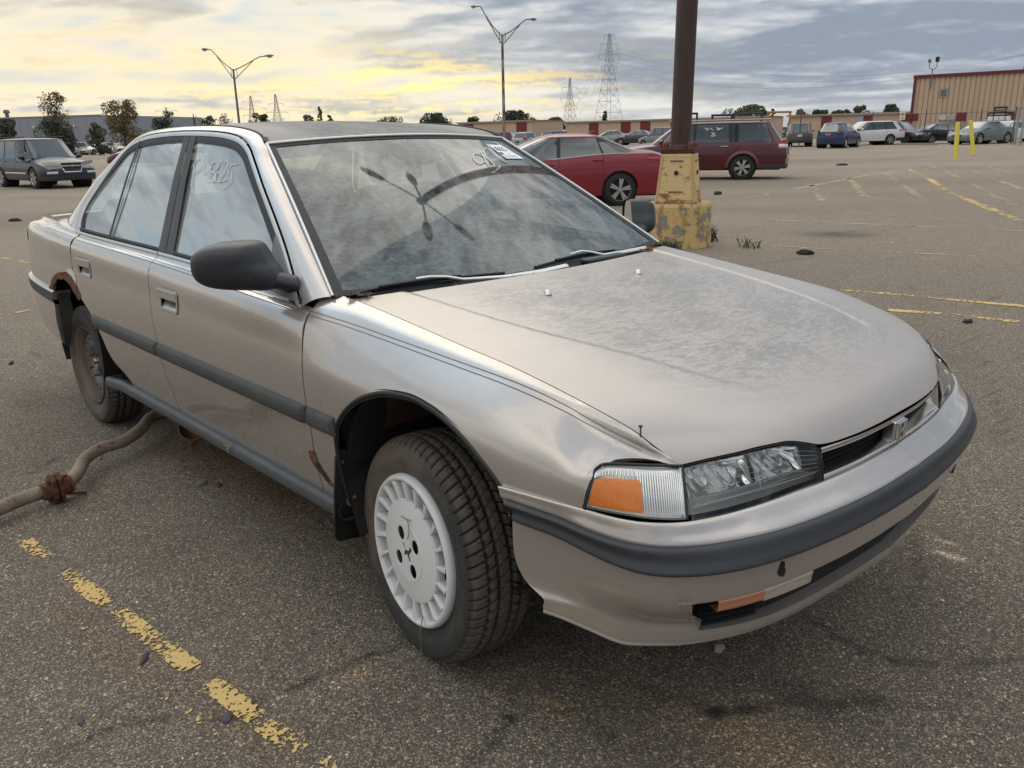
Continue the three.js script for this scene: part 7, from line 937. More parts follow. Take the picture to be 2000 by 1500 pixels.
{ const A = onGround(1560, 286), posts = [[1560, 287], [1699, 283], [1802, 281], [1909, 280], [1975, 281.5]].map(p => onGround(...p)), v = thing('chain_link_fence', 'chain link fence on steel posts in front of the parked cars on the right', 'fence', A), H1 = 2.25, wire = std(0.20, 0.19, 0.18, 0.6, 0.4), wires = [];
  posts.forEach(p => { const q = p.clone().sub(A); part('post', rod([q.x, q.y, q.z], [q.x, q.y + H1 + 0.25, q.z], 0.045, 0.045, 8), std(0.13, 0.11, 0.10, 0.7, 0.3), v); });
  for (let i = 0; i < posts.length - 1; i++) { const a = posts[i].clone().sub(A), b = posts[i + 1].clone().sub(A); part('rail', rod([a.x, a.y + H1, a.z], [b.x, b.y + H1, b.z], 0.022), galv, v); const L = a.distanceTo(b), n = Math.floor(L / 0.22); for (let k = 0; k < n; k++) { const s = a.clone().lerp(b, k / n), e = a.clone().lerp(b, Math.min(1, (k + 10) / n)), e2 = a.clone().lerp(b, Math.max(0, (k - 10) / n)); wires.push(rod([s.x, s.y, s.z], [e.x, e.y + H1 * Math.min(1, (n - k) / 10), e.z], 0.0018, 0.0018, 3), rod([s.x, s.y, s.z], [e2.x, e2.y + H1 * Math.min(1, k / 10), e2.z], 0.0018, 0.0018, 3)); } }
  part('chain_link_mesh', wires, wire, v).userData.kind = 'stuff'; }
{ const p0 = onGround(1981, 282), p1 = onGround(2040, 290), v = thing('steel_gate', 'galvanised gate frame at the right edge of the lot', 'gate', p0), q = p1.clone().sub(p0), h = atDepth(1985, 211, depthOf(p0)).y - p0.y; part('gate_post', rod([0, 0, 0], [0, h, 0], 0.09, 0.09, 12), std(0.32, 0.33, 0.33, 0.5, 0.5), v); part('gate_post', rod([q.x * 0.22, 0, q.z * 0.22], [q.x * 0.22, h, q.z * 0.22], 0.06, 0.06, 10), std(0.32, 0.33, 0.33, 0.5, 0.5), v); part('gate_rail', rod([0, h - 0.05, 0], [q.x, h - 0.05, q.z], 0.04), galv, v); part('gate_rail', rod([0, 0.2, 0], [q.x, 0.2, q.z], 0.04), galv, v); part('gate_brace', rod([0, h - 0.05, 0], [q.x * 0.5, 0.2, q.z * 0.5], 0.03), galv, v); }

// ---------- buildings ----------
const HZ = px => 263.2 - (px - 1000) * 0.0209;
const gd = (px, depth) => { const p = atDepth(px, HZ(px), depth); p.y = groundY(p.x, p.z); return p; };
const tanWall = std(0.52, 0.385, 0.27, 0.7), tanWall2 = std(0.49, 0.36, 0.25, 0.7), redTrim = std(0.13, 0.016, 0.022, 0.6), redDoor = std(0.17, 0.018, 0.024, 0.6);
{ const a = gd(1778, 88), b = gd(2160, 77.5), e = b.clone().sub(a), L = Math.hypot(e.x, e.z), t = V(e.x / L, 0, e.z / L), n = V(-t.z, 0, t.x); if (n.dot(V(EYE.x - a.x, 0, EYE.z - a.z)) < 0) n.negate(); a.y = 0; const h = atDepth(1778, 152, 88).y, v = thing('warehouse', 'tan metal sided building with dark red trim at the right', 'building', a), N = 36, back = n.clone().multiplyScalar(-14);
  const at = (s, y, o = 0) => t.clone().multiplyScalar(s).add(V(0, y, 0)).addScaledVector(n, o);
  part('wall', [sheet(2, 2, (u, w) => at(u * L, lerp(-0.3, h, w), -0.06).toArray()), sheet(2, 2, (u, w) => back.clone().multiplyScalar(u).add(V(0, lerp(-0.3, h, w), 0)).toArray()), sheet(2, 2, (u, w) => back.clone().add(at(u * L, lerp(-0.3, h, w))).toArray()), sheet(2, 2, (u, w) => at(L, lerp(-0.3, h, w)).addScaledVector(back, u).toArray())], tanWall2, v);
  part('roof', sheet(2, 2, (u, w) => at(lerp(-0.2, L + 0.2, u), h + 0.2 * Math.sin(Math.PI * w)).addScaledVector(back, w).toArray()), std(0.30, 0.29, 0.28, 0.6), v);
  for (let i = 0; i < N; i++) { const s = (i + 0.5) / N * L, g = bar(at(s, 0, -0.01), at(s, h, -0.01), L / N - 0.09, 0.05, n); part('wall_panel', [bar(at(s, -0.2, -0.015), at(s, h, -0.015), L / N - 0.10, 0.05, t.clone().cross(V(0, 1, 0)))], i % 3 ? tanWall : tanWall2, v); }
  part('eave_trim', bar(at(-0.2, h, 0.10), at(L + 0.2, h, 0.10), 0.24, 0.30), redTrim, v); part('corner_trim', bar(at(-0.02, -0.2, 0.06), at(-0.02, h, 0.06), 0.30, 0.22, t), redTrim, v);
  const S2 = px => { const d = ray(px, 200), o2 = a.clone().sub(EYE), det = d.x * -t.z + d.z * t.x, k = (o2.x * -t.z + o2.z * t.x) / det; return EYE.clone().addScaledVector(d, k).sub(a).dot(t); }, Yd2 = (px, py) => { const d = ray(px, py), s = S2(px), p = at(s, 0).add(a), k = Math.hypot(p.x - EYE.x, p.z - EYE.z) / Math.hypot(d.x, d.z); return EYE.y + d.y * k; };
  const panelAt = (px0, px1, py0, py1, o, th, m, name, parent = v) => { const s0 = S2(px0), s1 = S2(px1), y0 = Yd2(px0, py1), y1 = Yd2(px0, py0); const g = box(s1 - s0, y1 - y0, th).applyMatrix4(new THREE.Matrix4().makeBasis(t, V(0, 1, 0), t.clone().cross(V(0, 1, 0))).setPosition(at((s0 + s1) / 2, (y0 + y1) / 2, o))); return part(name, g, m, parent); };
  const wf = panelAt(1833, 1849, 173, 190, 0.05, 0.10, std(0.32, 0.31, 0.29, 0.6), 'window'); panelAt(1835.5, 1846.5, 175.5, 187.5, 0.105, 0.03, carGlass, 'pane', wf);
  panelAt(1778, 1797, 222, 236, 0.05, 0.08, redDoor, 'roller_door'); panelAt(1872, 1891, 220, 236, 0.05, 0.08, redDoor, 'roller_door'); panelAt(1971, 1985, 218, 234, 0.05, 0.08, redDoor, 'roller_door'); panelAt(1838, 1852, 225, 234, 0.05, 0.08, std(0.55, 0.55, 0.54, 0.6), 'white_hatch'); panelAt(1853, 1870, 225, 234, 0.05, 0.08, std(0.40, 0.40, 0.38, 0.6), 'white_hatch');
  // flood lights on a pipe
  { const s = S2(1815), y = Yd2(1815, 175), yt = Yd2(1815, 136), f = thing('flood_light', 'twin flood lights on a pipe at the tan building', 'lamp', at(s, 0, 0.25).add(a)); part('mast', [rod([0, y, 0], [0, yt, 0], 0.05), tube([t.clone().multiplyScalar(-0.35).setY(yt + 0.75), t.clone().multiplyScalar(-0.33).setY(yt + 0.2), V(0, yt, 0), t.clone().multiplyScalar(0.33).setY(yt + 0.2), t.clone().multiplyScalar(0.35).setY(yt + 0.75)], 0.04, 30, 8)], galv, f); part('lamp_head', [box(0.32, 0.5, 0.35, t.x * 0.36, yt + 0.95, t.z * 0.36, 0.05)], seal, f); part('lamp_head', [box(0.26, 0.34, 0.3, -t.x * 0.38, yt + 0.85, -t.z * 0.38, 0.05).rotateY(0)], galv, f); }
  { const p = gd(1950, 72), f = thing('forklift', 'black forklift mast and guard in front of the tan building', 'forklift', p), yv = py => atDepth(1950, py, 72).y - p.y, w = 40 * 72 / 1595.7, fr = []; const X2 = k => t.clone().multiplyScalar((k - 0.5) * w); for (const k of [0, 0.25, 0.75, 1]) fr.push(rod(X2(k).setY(yv(k === 0 || k === 1 ? 232 : 240)).toArray(), X2(k).setY(yv(k === 0 || k === 1 ? 220 : 209)).toArray(), 0.07)); for (const [k0, k1, y] of [[0.22, 0.78, 210], [0.22, 0.78, 216], [0, 1, 220], [0, 1, 226]]) fr.push(rod(X2(k0).setY(yv(y)).toArray(), X2(k1).setY(yv(y)).toArray(), 0.08)); part('mast', fr, seal, f); part('lift_body', box(1.6, 1.2, 1.4, 0, 0.9, 0, 0.1), seal, f); for (const k of [0.12, 0.38, 0.62, 0.88]) part('white_drum', new THREE.CylinderGeometry(0.22, 0.22, 0.35, 14).translate(X2(k).x, yv(231), X2(k).z), paperWhite, f); }
}
function lowBuilding(label, px0, px1, d0, d1, topY, doors, m = tanWall) {
  const a = gd(px0, d0), b = gd(px1, d1); a.y = b.y = 0; const e = b.clone().sub(a), L = Math.hypot(e.x, e.z), t = V(e.x / L, 0, e.z / L), n = V(-t.z, 0, t.x); if (n.dot(V(EYE.x - a.x, 0, EYE.z - a.z)) < 0) n.negate(); const h = atDepth(px0, topY, d0).y, v = thing('storage_building', label, 'building', a), at = (s, y, o = 0) => t.clone().multiplyScalar(s).add(V(0, y, 0)).addScaledVector(n, o);
  part('wall', [sheet(2, 2, (u, w) => at(u * L, lerp(-0.3, h, w)).toArray()), sheet(2, 2, (u, w) => at(0, lerp(-0.3, h, w), -8 * u).toArray()), sheet(2, 2, (u, w) => at(L, lerp(-0.3, h, w), -8 * u).toArray()), sheet(2, 2, (u, w) => at(u * L, lerp(-0.3, h, w), -8).toArray())], m, v); part('roof', [sheet(2, 2, (u, w) => at(lerp(-0.3, L + 0.3, u), h + 0.05 * Math.sin(Math.PI * w), lerp(0.3, -8.3, w)).toArray()), bar(at(-0.3, h - 0.05, 0.3), at(L + 0.3, h - 0.05, 0.3), 0.06, 0.22)], std(0.36, 0.27, 0.19, 0.6), v);
  for (const [k0, k1, red] of doors) { const s = (k0 + k1) / 2 * L; part('roller_door', bar(at(k0 * L, h * 0.46, 0.03), at(k1 * L, h * 0.46, 0.03), 0.08, h * 0.9), red ? redDoor : std(0.36, 0.38, 0.39, 0.6), v); }
  return v;
}
lowBuilding('low tan storage building with red doors left of the rusty lamp post', 895, 1040, 150, 138, 240, [[0.08, 0.22, 1], [0.80, 0.93, 1]]);
lowBuilding('long low tan storage building with red doors behind the red sedan', 1105, 1500, 135, 118, 238.5, [[0.13, 0.18, 1], [0.30, 0.35, 1], [0.40, 0.45, 1], [0.55, 0.60, 1], [0.72, 0.77, 1]]);
lowBuilding('low tan storage building with red doors left of the tall tan building', 1540, 1800, 112, 102, 226, [[0.26, 0.34, 1], [0.52, 0.58, 0], [0.58, 0.64, 1], [0.86, 0.95, 1]]);
{ const a = gd(-160, 215), b = gd(207, 200), e = b.clone().sub(a); a.y = 0; const h = atDepth(100, 229, 206).y, L = Math.hypot(e.x, e.z), t = V(e.x / L, 0, e.z / L), n = V(-t.z, 0, t.x); if (n.dot(V(EYE.x - a.x, 0, EYE.z - a.z)) < 0) n.negate(); const v = thing('warehouse', 'long pale grey warehouse at the far left', 'building', a), at = (s, y, o = 0) => t.clone().multiplyScalar(s).add(V(0, y, 0)).addScaledVector(n, o), gw = std(0.27, 0.28, 0.32, 0.7);
  part('wall', [sheet(2, 2, (u, w) => at(u * L, lerp(-0.3, h, w)).toArray()), sheet(2, 2, (u, w) => at(L, lerp(-0.3, h, w), -40 * u).toArray()), sheet(2, 2, (u, w) => at(0, lerp(-0.3, h, w), -40 * u).toArray())], gw, v); part('roof', sheet(2, 2, (u, w) => at(u * L, h + 0.02, -40 * w).toArray()), gw, v); part('parapet', bar(at(0, h, 0.05), at(L, h, 0.05), 0.2, 0.35), std(0.20, 0.20, 0.22, 0.7), v);
  for (let i = 0; i < 24; i++) part('wall_panel', bar(at((i + 0.5) / 24 * L - L / 48 + 0.03, h / 2, 0.04), at((i + 0.5) / 24 * L + L / 48 - 0.03, h / 2, 0.04), 0.06, h - 0.3), gw, v); part('roof_vent', lathe([[0, 2.2], [0.7, 2.0], [0.8, 1.3], [0.45, 1.2], [0.45, 0]], 14).translate(...at(0.47 * L, h, -3).toArray()), std(0.15, 0.15, 0.15, 0.6), v);
  for (const k of [0.655, 0.86]) part('wall_lamp', new THREE.SphereGeometry(0.28, 12, 8).translate(...at(k * L, h * 0.70, 0.4).toArray()), std(0.75, 0.70, 0.6, 0.5), v);
  for (const [k0, k1, lab] of [[0.50, 0.68, 'left stack of dark blue steel racks in front of the grey warehouse'], [0.80, 0.95, 'right stack of dark blue steel racks in front of the grey warehouse']]) { const f = thing('steel_rack', lab, 'rack', at(k0 * L, 0, 30).add(a)), W2 = (k1 - k0) * L * 0.85, hh = 3.6, parts2 = [], r = rngOf(Math.floor(k0 * 100)); for (let i = 0; i <= 14; i++) parts2.push(rod(t.clone().multiplyScalar(i / 14 * W2).toArray(), t.clone().multiplyScalar(i / 14 * W2).setY(hh).toArray(), 0.09, 0.09, 4)); for (let j = 0; j <= 4; j++) parts2.push(rod([0, j / 4 * hh, 0], t.clone().multiplyScalar(W2).setY(j / 4 * hh).toArray(), 0.09, 0.09, 4)); part('rack_frame', parts2, std(0.02, 0.035, 0.07, 0.7), f); const load = []; for (let i = 0; i < 14; i++) for (let j = 0; j < 4; j++) if (r() < 0.75) { const p = t.clone().multiplyScalar((i + 0.5) / 14 * W2); load.push(box(W2 / 14 * 0.7, 0.6 * (0.5 + 0.5 * r()), 0.9, p.x, j / 4 * hh + 0.4, p.z)); } part('rack_load', load, std(0.03, 0.04, 0.055, 0.8), f).userData.kind = 'stuff'; }
}
// steel gantries
for (const [px0, px1, py, d, m, lab] of [[1330, 1360, 221, 105, seal, 'black steel frame just right of the brown lamp post'], [1390, 1428, 224, 105, seal, 'black steel frame above the maroon estate'], [1432, 1486, 221, 112, std(0.05, 0.06, 0.05, 0.7), 'dark green steel frame among the trees'], [1498, 1541, 218, 110, std(0.42, 0.19, 0.06, 0.6), 'orange steel gantry above the grey suv']]) { const a = gd(px0, d), b = gd(px1, d), h = atDepth(px0, py, d).y - a.y, v = thing('steel_gantry', lab, 'gantry', a), q = b.clone().sub(a); part('gantry_leg', rod([0, 0, 0], [0, h, 0], 0.16, 0.16, 4), m, v); part('gantry_leg', rod([q.x, 0, q.z], [q.x, h, q.z], 0.16, 0.16, 4), m, v); part('gantry_beam', rod([-q.x * 0.05, h - 0.1, -q.z * 0.05], [q.x * 1.05, h - 0.1, q.z * 1.05], 0.18, 0.18, 4), m, v); }

// ---------- pylons and wires ----------
const pylonSteel = std(0.20, 0.215, 0.24, 0.7, 0.3);
const pylonArms = [];
function pylon(label, px, topY, depth, baseW, k = 1, arms = [[0.99, 0.13], [0.86, 0.17], [0.72, 0.15]], th = 1) {
  const p = gd(px, depth), h = atDepth(px, topY, depth).y - p.y, v = thing('transmission_tower', label, 'tower', p), f = 0.10, W = y => { const q = y / h; return baseW * (q < 0.72 ? lerp(1, 0.22, Math.pow(q / 0.72, 0.8)) : lerp(0.22, 0.07, (q - 0.72) / 0.28)) / 2; }, t = depth / 1595.7 * 0.62 * th, legs = [], br = [];
  const rt = VIEW + 0.5, cr = (sx, sz, y) => { const w = W(y), c = Math.cos(rt), s = Math.sin(rt); return [w * (sx * c + sz * s), y, w * (-sx * s + sz * c)]; };
  const N = 11, ys = [...Array(N + 1).keys()].map(i => h * (1 - Math.pow(1 - i / N, 1.35)));
  for (const [a, b] of [[1, 1], [1, -1], [-1, -1], [-1, 1]]) for (let i = 0; i < N; i++) legs.push(rod(cr(a, b, ys[i]), cr(a, b, ys[i + 1]), t * 0.55, t * 0.55, 4));
  const cs = [[1, 1], [1, -1], [-1, -1], [-1, 1]]; for (let i = 0; i < N; i++) for (let c = 0; c < 4; c++) { const A = cs[c], B = cs[(c + 1) % 4]; br.push(rod(cr(...A, ys[i]), cr(...B, ys[i + 1]), t * 0.30, t * 0.30, 3), rod(cr(...B, ys[i]), cr(...A, ys[i + 1]), t * 0.30, t * 0.30, 3)); if (i) br.push(rod(cr(...A, ys[i]), cr(...B, ys[i]), t * 0.30, t * 0.30, 3)); }
  part('tower_leg', legs, pylonSteel, v); part('lattice', br, pylonSteel, v); const ax = V(AX_R.x, 0, AX_R.z).normalize();
  for (const [q, w] of arms) { const y = q * h, L = w * h; part('cross_arm', [rod(ax.clone().multiplyScalar(-L).setY(y).toArray(), ax.clone().multiplyScalar(L).setY(y).toArray(), t * 0.45, t * 0.45, 4), rod(ax.clone().multiplyScalar(-L).setY(y).toArray(), [0, y + L * 0.28, 0], t * 0.3, t * 0.3, 3), rod(ax.clone().multiplyScalar(L).setY(y).toArray(), [0, y + L * 0.28, 0], t * 0.3, t * 0.3, 3)], pylonSteel, v); for (const s of [-1, 1]) { part('insulator', rod(ax.clone().multiplyScalar(s * L).setY(y).toArray(), ax.clone().multiplyScalar(s * L).setY(y - h * 0.045).toArray(), t * 0.5, t * 0.5, 5), pylonSteel, v); } }
  return { p, h, arms, ax };
}
const PY = [pylon('tallest lattice pylon, above the red sedan', 1188, 72, 330, 10.5, 1, [[0.985, 0.052], [0.90, 0.085], [0.80, 0.10], [0.69, 0.08]]), pylon('smaller lattice pylon left of the tallest one', 1113, 154, 430, 8, 1, [[0.84, 0.14], [0.66, 0.17], [0.52, 0.12]]), pylon('faint lattice pylon left of the twin poplar trees, right of its twin', 546, 185, 460, 9, 1, [[0.80, 0.16], [0.62, 0.24], [0.48, 0.15]]), pylon('faint lattice pylon just right of the left lamp post', 498, 188, 520, 9, 1, [[0.88, 0.2], [0.72, 0.32], [0.58, 0.2]]), pylon('far pylon tip over the round tree left of the lamp post', 333, 210, 620, 8, 1, [[0.9, 0.3], [0.7, 0.4]]), pylon('pylon top behind the tan building at the right edge', 1990, 96, 300, 9, 1, [[0.97, 0.04]], 1.2)];
{ const wire = std(0.18, 0.19, 0.21, 0.7), pr = [[PY[0], PY[1], 0], [PY[0], PY[5], 1]]; for (const [A, B, k] of pr) for (const s of [-1, 1]) for (let i = 0; i < 3; i++) { const a = A.arms[Math.min(i + 1, A.arms.length - 1)], b = B.arms[Math.min(i, B.arms.length - 1)], p = A.p.clone().add(A.ax.clone().multiplyScalar(s * a[1] * A.h)).setY(A.p.y + (a[0] - 0.045) * A.h), q = B.p.clone().add(B.ax.clone().multiplyScalar(s * b[1] * B.h)).setY(B.p.y + (b[0] - 0.045) * B.h), pts = [...Array(9).keys()].map(j => { const u = j / 8, m = p.clone().lerp(q, u); m.y -= 9 * 4 * u * (1 - u); return m; }); solo('power_line', tube(pts, 0.03, 40, 3), wire, `${['upper', 'middle', 'lower'][i]} ${s < 0 ? 'left' : 'right'} wire from the tallest pylon ${k ? 'towards the tan building' : 'towards the smaller pylon'}`, 'cable', k ? 'power lines on the right' : 'power lines in the middle'); } }

// ---------- trees ----------
const leafMats = {}; const leafMat = c => leafMats[c.join()] || (leafMats[c.join()] = new THREE.MeshPhysicalMaterial({ color: RGB(...c), roughness: 1, transmission: 0.35, thickness: 0, side: THREE.DoubleSide, vertexColors: true }));
const bark = std(0.055, 0.045, 0.035, 0.95);
function tree(label, px, topY, halfPx, depth, col, o = {}) {
  const p = gd(px, depth), s = depth / 1595.7, h = atDepth(px, topY, depth).y - p.y, rw = halfPx * s, v = thing('tree', label, 'tree', p), r = rngOf(Math.floor(px * 13 + topY)), pos = [], nor = [], c = [], idx = [], leaf = (o.leaf || 2.0) * s * 1.25, N = Math.round((o.n || 1500) * 1.7), lobes = [];
  const base = o.base ?? 0.10;
  const NL = o.lobes || 14; for (let i = 0; i < NL; i++) { const a = r() * 6.283, y = lerp(base + 0.08, 0.92, Math.pow(r(), o.low || 0.9)), wide = (o.shape || (q => Math.sqrt(Math.max(0.05, 1 - Math.pow((q - 0.45) / 0.58, 2)))))(y); const q = Math.sqrt(r()) * wide * 0.72; lobes.push([q * rw * Math.cos(a), y * h, q * rw * Math.sin(a), rw * wide * (0.28 + 0.26 * r()), 0.7 + 0.6 * r()]); }
  for (let i = 0; i < N; i++) { const L = lobes[Math.floor(r() * NL)], u = r() * 2 - 1, a = r() * 6.283, q = Math.cbrt(0.25 + 0.75 * r()) * (o.loose ? 0.6 + 0.9 * r() : 1), w = Math.sqrt(1 - u * u), x = L[0] + L[3] * q * w * Math.cos(a), y = Math.max(0.05 * h, L[1] + L[3] * q * u * (o.tall || 0.8)), z = L[2] + L[3] * q * w * Math.sin(a); if (y > h * 1.02) continue;
    const b = pos.length / 3, d1 = V(r() - 0.5, r() - 0.5, r() - 0.5).normalize(), d2 = d1.clone().cross(V(r() - 0.5, r() - 0.5, r() - 0.5)).normalize(), l = leaf * (0.55 + 0.9 * r()), n = d1.clone().cross(d2), t = L[4] * (0.75 + 0.5 * r()); for (const [k1, k2] of [[-1, 0], [0, -0.45], [1, 0], [0, 0.45]]) { pos.push(x + (d1.x * k1 + d2.x * k2) * l, y + (d1.y * k1 + d2.y * k2) * l, z + (d1.z * k1 + d2.z * k2) * l); nor.push(n.x, n.y, n.z); const wm = o.warm && r() < o.warm; c.push(t * (wm ? 1.9 : 1), t * (wm ? 1.25 : 1), t); } idx.push(b, b + 1, b + 2, b, b + 2, b + 3); }
  const tr = [rod([0, 0, 0], [0, h * 0.5, 0], h * 0.022 + 0.03, h * 0.012 + 0.02, 8)]; for (let i = 0; i < (o.limbs || 6); i++) { const L = lobes[i % NL]; tr.push(rod([0, h * (0.2 + 0.05 * i), 0], [L[0], L[1], L[2]], h * 0.010 + 0.012, 0.012, 5)); }
  part('trunk', tr, bark, v); part('crown', geo(pos, idx, nor, null, c), leafMat(col), v); return v;
}
const DARK = [0.030, 0.046, 0.022], OLIVE = [0.115, 0.108, 0.040], BROWNG = [0.115, 0.085, 0.032], GRN = [0.060, 0.082, 0.038], GREYG = [0.085, 0.098, 0.055], RUSTY = [0.085, 0.050, 0.030];
const bushy = q => Math.sqrt(Math.max(0.05, 1 - Math.pow((q - 0.35) / 0.68, 2))), spire = q => Math.max(0.08, 1.05 - q), roundT = q => Math.sqrt(Math.max(0.05, 1 - Math.pow((q - 0.5) / 0.52, 2)));
tree('dark bushy tree at the far left edge', 18, 231, 34, 115, GREYG, { shape: bushy, base: 0.02, n: 2200 });
tree('tall airy tree rising over the navy suv', 116, 175, 26, 112, [0.105, 0.090, 0.045], { loose: true, base: 0.35, n: 800, low: 0.7, leaf: 1.7, warm: 0.2, shape: q => 0.55 + 0.6 * Math.sin(Math.PI * clamp((q - 0.3) / 0.72)), lobes: 24, limbs: 12 });
tree('dense dark bush at the foot of the tall airy tree', 112, 232, 38, 110, GREYG, { shape: bushy, base: 0.02, n: 2400, lobes: 18 });
tree('broad brown leaved tree behind the sedan roof', 246, 196, 46, 104, OLIVE, { shape: bushy, base: 0.04, n: 2600, warm: 0.45, lobes: 26, leaf: 1.8 });
tree('small grey green tree left of the broad brown tree', 192, 234, 24, 108, GREYG, { shape: bushy, base: 0.02, n: 1200, warm: 0.2 });
tree('round dark tree over the rear of the sedan roof', 328, 216, 26, 150, DARK, { n: 900, lobes: 18, loose: true, leaf: 1.7 });
tree('bare thin tree left of the low trees', 384, 211, 9, 155, [0.14, 0.13, 0.11], { n: 90, loose: true, leaf: 0.8, limbs: 14, lobes: 16, shape: q => 0.9 });
tree('low dark trees left of the left lamp post', 412, 224, 24, 150, DARK, { n: 900, loose: true, leaf: 1.6, lobes: 16 });
tree('pale thin leaved tree beside the left lamp post', 445, 219, 18, 152, [0.10, 0.095, 0.075], { n: 380, loose: true, leaf: 1.3, lobes: 16, limbs: 10 });
tree('dark shrub tree right of the left lamp post', 512, 220, 27, 150, DARK, { n: 1000, lobes: 16, leaf: 1.6 });
tree('pointed poplar above the middle of the sedan roof', 628, 203, 13, 150, OLIVE, { shape: q => 1.1 * (1.12 - q), n: 700, leaf: 1.5, tall: 1.5, lobes: 36 });
tree('low olive tree left of the pointed poplar', 606, 222, 20, 150, OLIVE, { n: 800, warm: 0.3, leaf: 1.5, lobes: 24, shape: bushy });
tree('small dark tree right of the pointed poplar', 646, 221, 9, 150, DARK, { n: 400, leaf: 1.4, lobes: 20, shape: bushy });
tree('low brown tree line at the left of the distant woods', 768, 229, 40, 240, OLIVE, { n: 1200, warm: 0.2, lobes: 20, shape: bushy });
tree('dark round topped tree left of the rusty lamp post', 850, 222, 40, 235, DARK, { n: 1900, lobes: 22, shape: bushy });
tree('small dark tree between two round topped trees', 930, 227, 22, 235, DARK, { n: 1000, lobes: 14, shape: bushy });
tree('largest round dark tree behind the rusty lamp post', 1006, 217, 49, 230, DARK, { n: 2600, lobes: 26, shape: bushy });
tree('dark tree at the foot of the smaller pylon', 1086, 227, 28, 232, GRN, { n: 1300, lobes: 16, shape: bushy });
tree('blue grey conifer in front of the tallest pylon', 1182, 213, 15, 190, [0.040, 0.055, 0.050], { shape: spire, n: 1300, base: 0.0, leaf: 1.7, lobes: 60, low: 1.2 });
tree('broad green tree right of the brown lamp post', 1455, 206, 52, 165, [0.085, 0.100, 0.055], { n: 2400, lobes: 24, shape: bushy });
tree('dark spruce beside the broad green tree', 1508, 207, 13, 160, DARK, { shape: spire, n: 800, base: 0.0, lobes: 40 }); tree('dark green tree left of the orange gantry', 1490, 214, 16, 163, GRN, { n: 700, shape: bushy });
tree('olive autumn tree right of the orange gantry', 1562, 214, 26, 165, OLIVE, { n: 900, warm: 0.5, shape: bushy }); tree('dark round tree above the blue hatchback', 1600, 209, 20, 165, GRN, { n: 1200, shape: bushy });
tree('reddish autumn tree above the blue hatchback', 1636, 209, 24, 165, RUSTY, { n: 1300, warm: 0.2, shape: bushy }); tree('grey green tree right of the reddish tree', 1652, 209, 9, 163, GREYG, { n: 400 }); tree('green tree with red tinge above the white suv', 1681, 204, 24, 165, [0.075, 0.085, 0.040], { n: 1000, warm: 0.25, shape: bushy }); tree('dark green tree nearest the tan building', 1738, 203, 26, 160, GRN, { n: 1000, shape: bushy });

